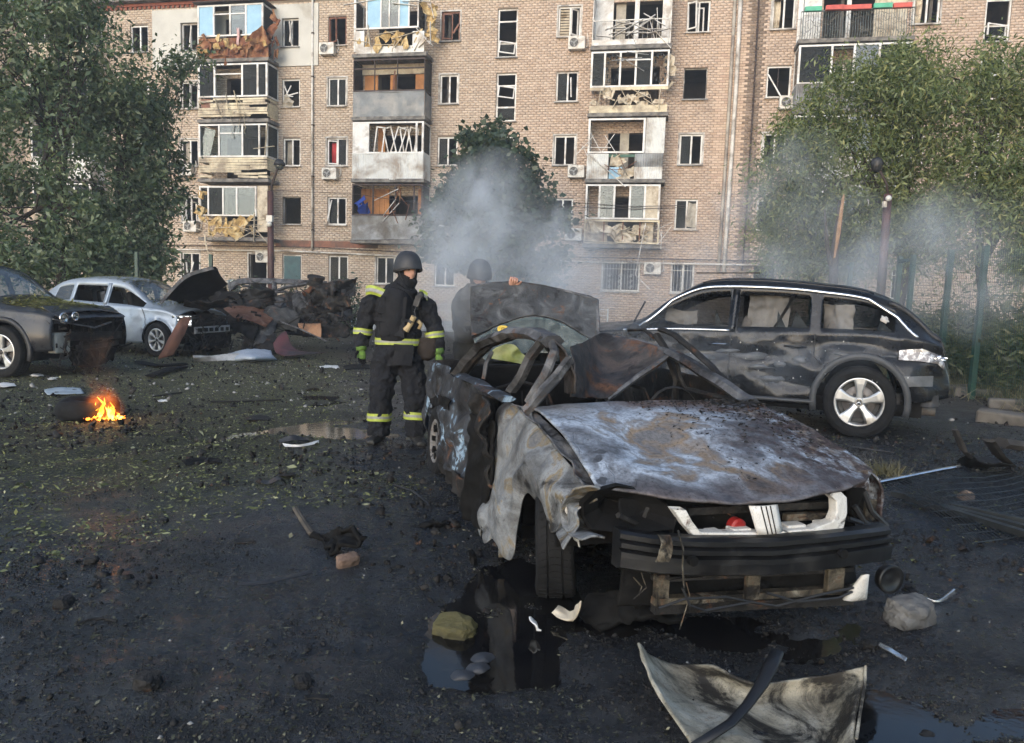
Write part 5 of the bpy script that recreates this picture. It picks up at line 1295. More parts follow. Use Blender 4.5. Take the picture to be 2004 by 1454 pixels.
# ---- wheels
def wheel_mesh(parent, name, c, R, wd, rim_r, rim_mat, style, steer=0., tilt=0., outside=-1, flat=0., tyre_mat=None, n=40):
    """axis along local y; outside = -1 when the outer face looks to -y"""
    w = empty(name, c, 0, parent, (tilt, 0, steer))
    h = wd / 2
    prof = [(-h * .80, rim_r), (-h * .97, rim_r + .25 * (R - rim_r)), (-h, rim_r + .6 * (R - rim_r)), (-h * .9, R * .965), (-h * .72, R), (-h * .42, R), (-h * .40, R - .008), (-h * .34, R - .008), (-h * .32, R), (h * .32, R), (h * .34, R - .008), (h * .40, R - .008), (h * .42, R), (h * .72, R), (h * .9, R * .965), (h, rim_r + .6 * (R - rim_r)), (h * .97, rim_r + .25 * (R - rim_r)), (h * .80, rim_r)]
    m = MB(); m.lathe(prof, 1, n)
    if flat:
        m.v = [(x * (1 + .12 * max(0, -z / R - .5)), y * (1 + .35 * max(0, -z / R - .45)), max(z, -R + flat)) for x, y, z in m.v]
    ty = m.build('tyre', tyre_mat or TYRE, w, smooth=False)
    nb = 52; hb = MB()
    for k in range(nb):           # tread blocks across the crown
        a = 2 * math.pi * k / nb
        for y0, y1, sk in ((-.80, -.42, .05), (-.30, -.02, .03), (.02, .30, -.03), (.42, .80, -.05)):
            q = []
            for aa, yy in ((a, y0), (a, y1), (a + .085, y1), (a + .085, y0)):
                a2 = aa + sk * (yy * 2); rr = R + .007 - (.05 * R if abs(yy) > .75 else 0) * .5
                q.append((rr * math.cos(a2), yy * h, rr * math.sin(a2)))
            q2 = [(x * (R - .004) / R, y, z * (R - .004) / R) for x, y, z in q]
            hb.add(q + q2, [(0, 1, 2, 3), (0, 4, 5, 1), (1, 5, 6, 2), (2, 6, 7, 3), (3, 7, 4, 0)])
    if flat: hb.v = [(x * (1 + .12 * max(0, -z / R - .5)), y * (1 + .35 * max(0, -z / R - .45)), max(z, -R + flat - .004)) for x, y, z in hb.v]
    tb = hb.build('tread_blocks', tyre_mat or TYRE, ty); tb['kind'] = 'stuff'
    f = outside * h
    m = MB(); m.lathe([(f * .86, rim_r + .006), (f * .92, rim_r - .004), (f * .80, rim_r - .022), (f * .1, rim_r - .03), (f * -.5, rim_r - .02)], 1, n); rm = m.build('rim', rim_mat, w, smooth=True)
    if style == 'steel':
        m = MB(); m.lathe([(f * .55, rim_r - .03), (f * .35, rim_r * .62), (f * .6, rim_r * .4), (f * .6, 0)], 1, n); m.build('rim_disc', rim_mat, w, smooth=True)
        for k in range(8):
            a = k * math.pi / 4; m = MB(); m.box((rim_r * .72 * math.cos(a), f * .5, rim_r * .72 * math.sin(a)), (.05, .05, .035), eul(0, -a, 0)); m.build('rim_slot', CHAR, w)
        return w
    m = MB(); m.lathe([(f * .05, rim_r - .035), (f * .0, 0)], 1, n); m.build('brake_backing', DARK, w)
    m = MB(); m.lathe([(f * .22, rim_r * .68), (f * .26, rim_r * .66), (f * .26, rim_r * .3)], 1, n); m.build('brake_disc', simple('brake_disc_steel', (.14, .13, .125), (.08, .07, .065), 10, (.4, .6), .6), w, smooth=True)
    ns, wi, wo, twin = style
    for k in range(ns):
        a = math.pi / 2 + 2 * math.pi * k / ns
        for off in ((-.055, .055) if twin else (0,)):
            m = MB(); V = []; r0, r1 = rim_r * .16, rim_r - .012
            for r_, ww, yy in ((r0, wi, .74), (r0 + (r1 - r0) * .35, wi * .92, .80), (r0 + (r1 - r0) * .75, (wi + wo) / 2, .88), (r1, wo, .90)):
                ca, sa = math.cos(a + off * r_ / r1 * 1.6), math.sin(a + off * r_ / r1 * 1.6)
                for sx, dy in ((-1, -.10), (-.62, 0.), (.62, 0.), (1, -.10)):
                    V.append((r_ * ca - sx * ww / 2 * sa, f * (yy + dy), r_ * sa + sx * ww / 2 * ca))
                for sx in (.9, -.9): V.append((r_ * ca - sx * ww / 2 * sa, f * (yy - .35), r_ * sa + sx * ww / 2 * ca))
            F = [(i * 6 + j, i * 6 + (j + 1) % 6, (i + 1) * 6 + (j + 1) % 6, (i + 1) * 6 + j) for i in range(3) for j in range(6)]
            m.add(V, F); m.build('spoke', rim_mat, w, smooth=False, bevel=.004)
    m = MB(); m.lathe([(f * .4, rim_r * .22), (f * .74, rim_r * .20), (f * .76, rim_r * .15)], 1, 20); m.build('hub', rim_mat, w, smooth=True)
    m = MB(); m.lathe([(f * .765, rim_r * .14), (f * .785, rim_r * .12), (f * .785, 0)], 1, 20); hc = m.build('hub_cap', DARK, w, smooth=True)
    for k in range(5):
        a = math.pi / 2 + .63 + 2 * math.pi * k / 5; m = MB(); m.lathe([(f * .3, .017), (f * .70, .017), (f * .705, 0)], 1, 8, (rim_r * .33 * math.cos(a), 0, rim_r * .33 * math.sin(a))); m.build('wheel_nut', DARK, w)
    return w
BURNTRIM = burnt_mat('burnt_steel_rim', [(.3, (.10, .095, .09)), (.55, (.22, .21, .2)), (.7, (.34, .32, .3))], 9, .4, .2)
WF = wheel_mesh(car, 'front_wheel', (0, -.64, .285), .29, .18, .17, BURNTRIM, 'steel', -.36, .05, -1, .02)
wheel_mesh(car, 'rear_wheel', (-2.52, -.67, .25), .285, .17, .17, BURNTRIM, 'steel', 0, -.05, -1, .05)
wheel_mesh(car, 'front_wheel', (-.02, .66, .26), .285, .18, .17, BURNTRIM, 'steel', .1, 0, 1, .04)
wheel_mesh(car, 'rear_wheel', (-2.52, .66, .26), .285, .17, .17, BURNTRIM, 'steel', 0, 0, 1, .04)

# ---- right front wing, crumpled
P = []
for i, u in enumerate(np.linspace(-.78, .58, 14)):
    top = .86 - .20 * max(0, (u + .35)) / .92 - .015
    if u < -.13: bot = .05 + .1 * abs(math.sin(u * 14))
    elif abs(u) < .32: bot = .27 + math.sqrt(max(0, .33 ** 2 - u * u)) * .62
    else: bot = .44
    row = []
    for j, t in enumerate(np.linspace(0, 1, 8)):
        w = top + (bot - top) * t
        v = -.70 - .115 * math.sin(min(1, t * 2.2) * math.pi / 2) - .05 * math.sin(t * 4 + u * 5) * t
        row.append((u + .05 * math.sin(t * 5) * (u < -.3), v, w))
    P.append(row)
sheet('front_wing', P, FENDM, car, .04, 3.0, 21, .008, 3, True, .6)
P = [[(u, v, w + .012 * math.sin(u * 7)) for v, w in ((-.64, .835 - .20 * max(0, u + .3)), (-.68, .825 - .20 * max(0, u + .3)), (-.715, .84 - .20 * max(0, u + .3)))] for u in np.linspace(-.55, .5, 7)]
sheet('wing_gutter', P, STRUTM, car, .02, 6, 22, .008)
m = MB(); P = []
for a in np.linspace(.15, math.pi - .15, 16): P.append([(.33 * math.cos(a), y, .29 + .33 * math.sin(a)) for y in (-.76, -.55, -.42)])
m.grid(P); m.build('wheel_housing', CHAR, car, solid=.01)
P = [[(-.40 + .02 * math.sin(j), -.80 + .02 * i, .28 - .05 * j) for j in range(6)] for i in range(3)]; sheet('torn_wing_scrap', P, FENDM, car, .03, 9, 23)
P = [[(.38 + .04 * i, -.78 + .02 * j, .58 - .06 * j) for j in range(4)] for i in range(4)]; sheet('torn_wing_scrap', P, WHITEP, car, .02, 9, 24)
# ---- left front wing
P = [[(u, .72 + .09 * math.sin(min(1, t * 2.2) * 1.57), (.85 - .2 * max(0, u + .3) / .9) * (1 - t) + t * (.62 if abs(u) < .4 else .3)) for t in np.linspace(0, 1, 5)] for u in np.linspace(-.6, .52, 8)]
sheet('front_wing', P, HOODM, car, .02, 4, 25, .008)
# ---- crushed front door, rear door and quarter
P = [[(u, -.79 - .06 * math.sin(9 * u) + .05 * math.sin(w * 7), w) for w in (.84, .7, .55, .4, .26, .14)] for u in np.linspace(-1.05, -.56, 7)]
sheet('front_door', P, CHARMETAL, car, .07, 5, 31, .012, 3, True, .8)
P = [[(u + .1 * (w - .5), -.77 - .05 * math.sin(3 * u + w * 3), w) for w in (.86, .74, .6, .46, .32, .2)] for u in np.linspace(-2.06, -1.02, 9)]
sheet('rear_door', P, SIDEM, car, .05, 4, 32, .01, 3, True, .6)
P = []
for u in np.linspace(-3.02, -2.04, 10):
    d = u + 2.52; bot = .28 + math.sqrt(max(0, .34 ** 2 - d * d)) if abs(d) < .34 else .24
    top = .90 - .10 * max(0, -(u + 2.4)); P.append([(u, -.76 + .10 * max(0, -(u + 2.5)) - .03 * math.sin(t * 3.1), top + (bot - top) * t) for t in np.linspace(0, 1, 6)])
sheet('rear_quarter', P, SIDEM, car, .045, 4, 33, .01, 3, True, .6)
P = [[(-.60 + .06 * math.sin(j * .9) - .3 * i / 2, -.80 - .03 * i, .74 - .13 * j) for j in range(6)] for i in range(3)]; sheet('door_edge', P, CHAR, car, .04, 5, 34, .02)
P = [[(u, -.78, w) for w in (.24, .16, .1)] for u in np.linspace(-2.1, -.6, 8)]; sheet('sill', P, CHARMETAL, car, .04, 4, 35, .02)
P = [[(u, .74, w) for w in (.94, .6, .36, .2)] for u in np.linspace(-3.0, -.6, 10)]; sheet('left_side', P, CHARMETAL, car, .02, 4, 36, .01)
P = [[(-3.06 + .04 * math.sin(i), -.66 + 1.36 * i / 7, w) for w in (.86, .7, .5, .3)] for i in range(8)]; sheet('rear_panel', P, CHARMETAL, car, .05, 4, 37, .01)
# rear-side lamp remnant and torn bumper
m = MB(); m.box(LV(866, 798, -.74), (.05, .03, .05)); m.build('tail_lamp_remnant', REDCLOTH, car, bevel=.006)
P = [[LV(x, y, -.80) for x, y in ((850 + 8 * i, 770 + 3 * i), (842 + 9 * i, 780 + 3 * i), (838 + 10 * i, 790 + 3 * i))] for i in range(5)]; sheet('torn_bumper', P, CHAR, car, .03, 5, 38)
# ---- greenhouse: bent rails and pillars (each met with its own lengthwise plane)
strut('roof_rail', [LV(889, 748, -.70), LV(918, 706, -.66), LV(948, 673, -.62), LV(1004, 650, -.58), LV(1050, 653, -.55), LV(1083, 668, -.52)], .12, .06, STRUTM, car, 41)
strut('window_frame', [LV(905, 742, -.68), LV(930, 706, -.65), LV(962, 674, -.6), LV(1010, 660, -.57), LV(1060, 662, -.55)], .035, .025, CHARMETAL, car, 42)
strut('centre_pillar', [LV(1070, 656, -.55), LV(1040, 700, -.60), LV(1001, 765, -.68)], .085, .035, STRUTM, car, 43)
strut('door_frame', [LV(1080, 664, -.52), LV(1086, 690, -.54), LV(1066, 735, -.6), LV(1034, 788, -.66)], .04, .025, STRUTM, car, 44)
strut('windscreen_pillar', [LV(1030, 802, -.69), LV(1062, 765, -.62), LV(1112, 708, -.46)], .10, .05, STRUTM, car, 45)
strut('rear_pillar', [LV(946, 740, -.68), LV(952, 712, -.66), LV(962, 688, -.62)], .03, .02, STRUTM, car, 46)
strut('window_ledge', [LV(905, 735, -.74), LV(950, 757, -.75), LV(990, 780, -.75)], .09, .03, SIDEM, car, 47)
P = [[LV(1050, 653, -.55), LV(1062, 660, -.46), LV(1075, 668, -.4)], [LV(1085, 668, -.52), LV(1092, 680, -.45), LV(1092, 690, -.4)], [LV(1108, 692, -.48), LV(1108, 705, -.44), LV(1102, 715, -.4)], [LV(1122, 722, -.45), LV(1116, 735, -.42), LV(1106, 740, -.4)], [LV(1124, 770, -.42), LV(1112, 770, -.4), LV(1104, 768, -.38)]]
sheet('roof_edge', P, RUSTM, car, .012, 6, 48, .012)
# sagging roof skin
P = [[LV(1116, 679, -.20), LV(1150, 666, .10), LV(1179, 655, .36), LV(1245, 668, .48), LV(1312, 690, .56)],
     [LV(1122, 705, -.22), LV(1150, 700, .06), LV(1180, 690, .28), LV(1240, 698, .4), LV(1296, 706, .5)],
     [LV(1122, 745, -.26), LV(1150, 740, .0), LV(1178, 735, .16), LV(1222, 735, .28), LV(1262, 733, .38)],
     [LV(1118, 778, -.28), LV(1140, 780, -.1), LV(1162, 781, .0), LV(1178, 781, .06), LV(1190, 780, .1)]]
sheet('roof_skin', P, RUSTM, car, .025, 3, 49, .008, 3, True, .4)
strut('roof_front_header', [LV(1313, 690, .56), LV(1250, 736, .34), LV(1188, 782, .10)], .06, .03, STRUTM, car, 50)
strut('roof_rail', [LV(1176, 656, .38), LV(1245, 668, .50), LV(1313, 690, .57)], .05, .035, STRUTM, car, 51)
strut('windscreen_pillar', [LV(1311, 690, .57), LV(1380, 730, .62), LV(1440, 768, .66), LV(1472, 790, .68)], .09, .05, STRUTM, car, 52)
strut('quarter_frame', [LV(1318, 697, .58), LV(1330, 735, .62), LV(1344, 763, .64)], .03, .02, CHARMETAL, car, 53)
strut('window_ledge', [LV(1344, 763, .64), LV(1400, 776, .66), LV(1458, 788, .68)], .035, .03, CHARMETAL, car, 54)
strut('door_frame', [LV(1291, 646, .64), LV(1320, 656, .66), LV(1363, 690, .70), LV(1420, 745, .73), LV(1460, 782, .74)], .045, .03, CHARMETAL, car, 55)
strut('door_frame', [LV(1232, 646, .6), LV(1262, 645, .62), LV(1280, 660, .62)], .03, .02, CHARMETAL, car, 56)
strut('centre_pillar', [LV(1285, 655, .62), LV(1310, 700, .64), LV(1325, 745, .66), (-1.3, .68, .4)], .05, .035, CHARMETAL, car, 57)
strut('wiper_rail', [LW(1240, 797, .84), LW(1340, 795, .85), LW(1460, 789, .86)], .022, .012, CHARMETAL, car, 58)
sheet('far_rear_pillar', [[LV(1000, 672, .3), LV(1040, 667, .3), LV(1078, 674, .3)], [LV(1022, 690, .35), LV(1052, 695, .35), LV(1082, 705, .35)], [LV(1042, 708, .4), LV(1062, 728, .4), LV(1090, 735, .4)]], CHAR, car, .02, 4, 59, .02)
# seat frames
for v0, x in ((-.38, -1.25), (.33, -1.2), (-.3, -2.1), (.3, -2.1)):
    e = empty('seat_frame', (x, v0, .2), 0, car); P = [(0, -.22, .1), (-.08, -.22, .45), (-.16, -.17, .62), (-.17, 0, .66), (-.16, .17, .62), (-.08, .22, .45), (0, .22, .1)]
    m = MB(); m.tube(P, .014, 6); m.build('frame_tube', CHARMETAL, e)
    for k in range(5): m = MB(); m.tube([(-.02, -.18 + .09 * k, .12), (-.1, -.18 + .09 * k + .02 * (k % 2), .38), (-.15, -.17 + .085 * k, .6)], .005, 4); m.build('spring_wire', CHARMETAL, e)
    m = MB(); m.span((-.05, -.24, .0), (.42, .24, .1)); m.build('seat_pan', CHAR, e, bevel=.02)
m = MB(); m.tube([(-.6, .36, .7), (-.7, .36, .74)], .03, 8); m.lathe([(0, .17), (.015, .18), (.03, .17)], 0, 20, (-.72, .36, .74)); m.build('steering_wheel_rim', CHARMETAL, car)
# ---- raised tailgate with its green glass
def TG(x, y): return cl(at(x, y, 6.55 + .0075 * (690 - y) * .6))
P = [[TG(*q) for q in row] for row in (((921, 562), (962, 556), (1005, 553), (1055, 560), (1110, 571), (1150, 578), (1168, 590)), ((920, 592), (962, 590), (1005, 586), (1055, 588), (1110, 596), (1150, 600), (1170, 610)), ((921, 622), (950, 622), (1005, 606), (1050, 604), (1100, 612), (1148, 628), (1171, 632)), ((924, 660), (950, 648), (985, 632), (1040, 618), (1092, 628), (1140, 655), (1170, 668)))]
tg = sheet('tailgate', P, burnt_mat('scorched_tailgate', [(.3, (.03, .031, .032)), (.55, (.065, .067, .069)), (.7, (.13, .135, .138))], 4.5, .1, .25), car, .012, 3.5, 61, .02, 3, True, .4)
P = [[TG(*q) + np.array([.015, 0, 0]) for q in row] for row in (((926, 664), (952, 650), (986, 634), (1040, 620), (1092, 630), (1140, 657), (1166, 672)), ((935, 690), (960, 675), (995, 662), (1040, 652), (1090, 660), (1130, 680), (1150, 690)), ((950, 705), (975, 700), (1000, 695), (1040, 690), (1085, 692), (1115, 700), (1130, 705)))]
sheet('glass', P, GLASS_GREEN, tg, .004, 3, 62, .005)
c = TG(981, 643) + np.array([.05, 0, 0]); m = MB(); n = 22; m.add([(c[0], c[1] + .052 * math.copysign(abs(math.cos(a)) ** .7, math.cos(a)), c[2] + .031 * math.sin(a)) for a in np.linspace(0, 2 * math.pi, n, endpoint=False)], [tuple(range(n))]); st = m.build('sticker', simple('yellow_sticker', (.75, .55, .10), (.62, .42, .06), 20, (.4, .6)), tg, solid=.003, normals=False)
m = MB(); n = 20
for rr in (.017,): m.lathe([(.0, rr), (.0005, rr - .005)], 0, n, (c[0] + .004, c[1], c[2]))
m.add([(c[0] + .0045, c[1] - .012, c[2] - .002), (c[0] + .0045, c[1] + .012, c[2] - .002), (c[0] + .0045, c[1] + .012, c[2] + .003), (c[0] + .0045, c[1] - .012, c[2] + .003)], [(0, 1, 2, 3)]); m.build('sticker_print', simple('sticker_ink', (.25, .16, .03), None, 9), tg, normals=False)
strut('tailgate_frame', [TG(921, 560), TG(960, 555), TG(1005, 552), TG(1055, 559), TG(1110, 570), TG(1168, 588)], .035, .03, STRUTM, car, 63)
strut('tailgate_frame', [TG(1168, 588), TG(1171, 630), TG(1168, 672)], .03, .03, STRUTM, car, 64)
# yellow-green rag glimpsed through the rear window
P = [[LU(x, y, -2.75) for x, y in row] for row in (((955, 700), (970, 682), (990, 674)), ((975, 704), (990, 690), (1008, 676)), ((1000, 708), (1012, 700), (1024, 692)), ((1022, 712), (1032, 708), (1040, 702)))]
sheet('yellow_cloth', P, simple('yellow_green_cloth', (.17, .19, .05), (.28, .29, .14), 9, (.7, .9)), car, .03, 6, 65, .01)
sheet('rear_seat_back', [[(-2.2 + .05 * j, -.62 + .3 * i, .2 + .24 * j) for j in range(4)] for i in range(5)], CHAR, car, .03, 4, 67, .03)
P = [[LU(x, y, -2.3) for x, y in row] for row in (((930, 722), (935, 760)), ((985, 724), (985, 765)), ((1035, 728), (1035, 768)), ((1100, 735), (1100, 770)))]; sheet('parcel_shelf', P, CHAR, car, .02, 4, 66, .02)
# ================================================================ cars that still have a body
def paint_mat(name, base, base2, dust, dustamt, rough=.18, scr=(.35, .35, .36), scramt=.25, metal=.3):
    t = NT(name); c = t.ramp(t.noise(1.5, 4), [(.35, base), (.65, base2)])
    up = t.sep(t.n('ShaderNodeNewGeometry').outputs['Normal'])[2]
    d = t.math('MULTIPLY', t.ramp(t.noise(5, 7, .7, .5), [(.35, .15), (.7, 1.)]), t.math('ADD', t.math('MULTIPLY', t.mapr(up, .2, .9), .6), .4))
    c = t.mix(t.math('MULTIPLY', d, dustamt), c, dust)
    s = t.ramp(t.noise(2.1, 5, .6, 1.5, vec=t.scaled((1, 1, 1.5), loc=(3.1, .4, 8.8))), [(.655, 0.), (.665, 1.)])
    c = t.mix(t.math('MULTIPLY', s, scramt), c, scr)
    t.set(c, t.math('ADD', t.math('MULTIPLY', d, .5), rough), metal, .3); t.bs.inputs['Coat Weight'].default_value = .12; t.bs.inputs['Coat Roughness'].default_value = .12
    t.bump(t.noise(2.2, 3, .5, .4), .25, .05); return t.m
BLACKP = paint_mat('dusty_black_paint', (.005, .0055, .007), (.009, .01, .012), (.04, .042, .045), .25, .16, (.1, .105, .11), .2)
NAVYP = paint_mat('dusty_navy_paint', (.012, .014, .019), (.02, .022, .028), (.09, .09, .08), .5, .2, (.2, .2, .2), .1)
SILVERP = paint_mat('silver_blue_paint', (.30, .34, .38), (.36, .40, .44), (.2, .2, .18), .3, .3, (.1, .1, .1), .25, .5)
CHROME = simple('chrome_trim', (.75, .76, .77), (.62, .63, .64), 6, (.15, .3), .9)
ALLOY = simple('alloy_wheel', (.55, .55, .54), (.42, .42, .41), 7, (.28, .45), .7, dirt=((.13, .12, .11), .25))
SEATM = simple('beige_seat_cloth', (.12, .11, .10), (.07, .065, .06), 4, (.85, .95))
AIRBAG = simple('airbag_cloth', (.17, .16, .145), (.09, .085, .08), 3, (.85, .95))
LAMPW = simple('lamp_reflector', (.75, .76, .76), (.5, .5, .5), 25, (.1, .25), .9)
LAMPR = simple('tail_lamp_plastic', (.12, .11, .11), (.45, .44, .43), 14, (.15, .3), .3, lo=.45, hi=.55)

def smooth_interp(x, xs, ys):
    xs, ys = np.array(xs, float), np.array(ys, float); o = np.argsort(xs); xs, ys = xs[o], ys[o]
    m = np.gradient(ys, xs); x = np.asarray(x, float); i = np.clip(np.searchsorted(xs, x) - 1, 0, len(xs) - 2); h = xs[i + 1] - xs[i]; t = np.clip((x - xs[i]) / h, 0, 1)
    d = (ys[i + 1] - ys[i]) / h; m0 = np.where(m[i] * d < 0, 0, m[i]); m1 = np.where(m[i + 1] * d < 0, 0, m[i + 1])
    lim = 3 * np.abs(d); m0 = np.clip(m0, -lim, lim); m1 = np.clip(m1, -lim, lim)
    return ys[i] * (2 * t ** 3 - 3 * t ** 2 + 1) + h * m0 * (t ** 3 - 2 * t ** 2 + t) + ys[i + 1] * (-2 * t ** 3 + 3 * t ** 2) + h * m1 * (t ** 3 - t ** 2)

class Body:
    def __init__(s, S, NX=150):
        s.S = S; s.NL, s.NWZ, s.NT = S.get('NL', 14), 9, 8; s.NX = NX
        s.xs = np.linspace(S['x'][0], S['x'][1], NX)
    def f(s, k, x): return smooth_interp(x, *zip(*s.S[k]))
    def section(s, x):
        """points from sill to roof centre, left side (y > 0)"""
        x = np.asarray(x, float); sill, belt, top, hw, ht = [s.f(k, x) for k in ('sill', 'belt', 'top', 'hw', 'ht')]
        belt = np.minimum(belt, top - .02); edge = np.maximum(belt + .008, top - .065)
        rows = []
        for t in np.linspace(0, 1, s.NL):
            z = sill + (belt - sill) * t
            y = hw * (.955 + .05 * math.sin(math.pi * min(1, t * 1.1 + .08))) - hw * .035 * max(0, t - .75) * 4 * .6
            rows.append(np.stack([x, y, z], -1))
        yb = rows[-1][..., 1]
        for t in np.linspace(0, 1, s.NWZ)[1:]:
            k = t ** .9; rows.append(np.stack([x, yb + (ht - yb) * k, belt + (edge - belt) * t], -1))
        for t in np.linspace(0, 1, s.NT)[1:]:
            rows.append(np.stack([x, ht * (1 - t), edge + (top - edge) * (1 - (1 - t) ** 2.2)], -1))
        return np.stack(rows, 1)          # NX, rows, 3
    def row_t(s, t): return 13 + t * (s.NWZ - 1)
    def build(s, name_root, mats, deform=None):
        S = s.S; P = s.section(s.xs); nr = P.shape[1]
        for wx, wz, R in S['arch']:          # pull points onto the wheel arch
            d = np.hypot(P[:, :s.NL, 0] - wx, P[:, :s.NL, 2] - wz); k = (d > R * .86) & (d < R * 1.13)
            sc = np.where(k, R / np.maximum(d, 1e-6), 1.); 
            P[:, :s.NL, 0] = wx + (P[:, :s.NL, 0] - wx) * sc; P[:, :s.NL, 2] = wz + (P[:, :s.NL, 2] - wz) * sc
        Pl = P; Pr = P.copy(); Pr[..., 1] *= -1
        if deform is not None: Pl = deform(Pl.copy(), 1); Pr = deform(Pr.copy(), -1)
        s.Pl, s.Pr = Pl, Pr
        keep = []; glass = {}
        top, belt = s.f('top', s.xs), s.f('belt', s.xs)
        for i in range(s.NX - 1):
            xm = (s.xs[i] + s.xs[i + 1]) / 2
            for j in range(nr - 1):
                pm = P[i:i + 2, j:j + 2].reshape(-1, 3).mean(0)
                if j < s.NL - 1 and any(math.hypot(pm[0] - wx, pm[2] - wz) < R * .995 for wx, wz, R in S['arch']): continue
                w = None
                if s.NL - 1 <= j < s.NL - 1 + s.NWZ - 1:
                    jj = j - s.NL + 1
                    for k, (a, b, n) in enumerate(S['win']):
                        if a < xm < b and 1 <= jj <= s.NWZ - 4 and top[i] - belt[i] > .13: w = ('side', k, n)
                elif j >= s.NL - 1 + s.NWZ - 1:
                    jj = j - (s.NL + s.NWZ - 2)
                    for k, (a, b, n) in enumerate(S['screen']):
                        if a < xm < b and jj >= 1: w = ('screen', k, n)
                if w: glass.setdefault(w, []).append((i, j))
                else: keep.append((i, j))
        def mesh(cells, sides=(1, -1)):
            m = MB(); V = []; F = []
            for sd, Q in ((1, Pl), (-1, Pr)):
                if sd not in sides: continue
                b = len(V); V += list(Q.reshape(-1, 3))
                for i, j in cells:
                    f = (b + i * nr + j, b + (i + 1) * nr + j, b + (i + 1) * nr + j + 1, b + i * nr + j + 1); F.append(f if sd > 0 else f[::-1])
            used = sorted({k for f in F for k in f}); mp = {k: n for n, k in enumerate(used)}
            m.add([V[k] for k in used], [tuple(mp[k] for k in f) for f in F]); return m
        m = mesh(keep)
        for i, fl in ((0, 1), (s.NX - 1, -1)):          # ends
            if S.get('open_front') and i: continue
            n = nr; V = list(Pl[i]) + list(Pr[i]); b = len(m.v)
            m.add(V, [(k, k + 1, n + k + 1, n + k) for k in range(n - 1)])
        me = m.build('body', mats['paint'], name_root, smooth=True)
        bm = bmesh.new(); bm.from_mesh(me.data); bmesh.ops.remove_doubles(bm, verts=bm.verts, dist=.0008); bmesh.ops.recalc_face_normals(bm, faces=bm.faces); bm.to_mesh(me.data); bm.free(); me.data.shade_smooth()
        md = me.modifiers.new('t', 'SOLIDIFY'); md.thickness = .018; md.offset = -1
        for (kind, k, n), cells_ in glass.items():
            if n is None: continue
            nm, mt, sides = n
            for sd in ((1, -1) if kind == 'side' else (0,)):
                if kind == 'side' and sd not in sides: continue
                g = mesh(cells_, (sd,) if sd else (1, -1)).build(nm, mt, name_root, smooth=True)
        return me
    def pt(s, x, row, side, out=.0):
        """point on the deformed skin at length x and row index (float)"""
        Q = s.Pl if side > 0 else s.Pr; i = np.clip((x - s.xs[0]) / (s.xs[1] - s.xs[0]), 0, s.NX - 1.001); j = min(max(row * (s.NL - 1) / 13 if row <= 13 else row - 14 + s.NL, 0), Q.shape[1] - 1.001)
        a, b = int(i), int(j); fi, fj = i - a, j - b
        p = (Q[a, b] * (1 - fi) + Q[a + 1, b] * fi) * (1 - fj) + (Q[a, b + 1] * (1 - fi) + Q[a + 1, b + 1] * fi) * fj
        return p + np.array([0, side * out, 0])
    def seam(s, parent, name, pts, side, r, mat, out=.0, flat=1., n=5):
        m = MB(); P = []
        for (x0, r0), (x1, r1) in zip(pts, pts[1:]):
            k = max(2, int(max(abs(x1 - x0) / .05, abs(r1 - r0))))
            for q in range(k): P.append(s.pt(x0 + (x1 - x0) * q / k, r0 + (r1 - r0) * q / k, side, out))
        P.append(s.pt(*pts[-1], side, out)); m.tube(P, r, n, flat=flat); return m.build(name, mat, parent, smooth=True)

def arch_flare(parent, wx, wz, R, y, side, mat, w=.05, a0=-.25, a1=math.pi + .25):
    m = MB(); P = []
    for a in np.linspace(a0, a1, 22): P.append([(wx + r * math.cos(a), side * yy, wz + r * math.sin(a)) for r, yy in ((R - .005, y - .05), (R - .005, y + .018), (R + w, y + .016), (R + w + .006, y - .03))])
    m.grid(P); return m.build('arch_trim', mat, parent, smooth=True, solid=.006)
def innards(parent, S, hw, seats, cloth):
    m = MB(); m.span((S['x'][0] + .25, -hw * .9, .24), (S['x'][1] - .55, hw * .9, .40)); m.build('underbody', CHAR, parent)
    for wx, wz, R in S['arch']:
        for sd in (1, -1):
            m = MB(); m.grid([[(wx + (R + .02) * math.cos(a), sd * y, wz + (R + .02) * math.sin(a)) for y in (hw * .98, hw * .55)] for a in np.linspace(-.1, math.pi + .1, 16)]); m.build('wheel_well', CHAR, parent, solid=.01)
    for x, y in seats:
        e = empty('seat', (x, y, .42), 0, parent)
        m = MB(); m.box((.1, 0, .12), (.52, .5, .2)); m.build('cushion', cloth, e, bevel=.06)
        m = MB(); m.box((-.22, 0, .48), (.16, .5, .66), eul(0, -.2)); m.build('backrest', cloth, e, bevel=.06)
        m = MB(); m.box((-.32, 0, .88), (.1, .26, .17), eul(0, -.15)); m.build('headrest', cloth, e, bevel=.04)
    m = MB(); m.span((seats[0][0] + .55, -hw * .8, .6), (seats[0][0] + .95, hw * .8, .92)); m.build('dashboard', DARK, parent, bevel=.06)
    m = MB(); m.lathe([(-.015, .16), (0, .185), (.015, .16)], 0, 20, (seats[0][0] + .45, .36, .92)); m.build('steering_wheel', DARK, parent, smooth=True)

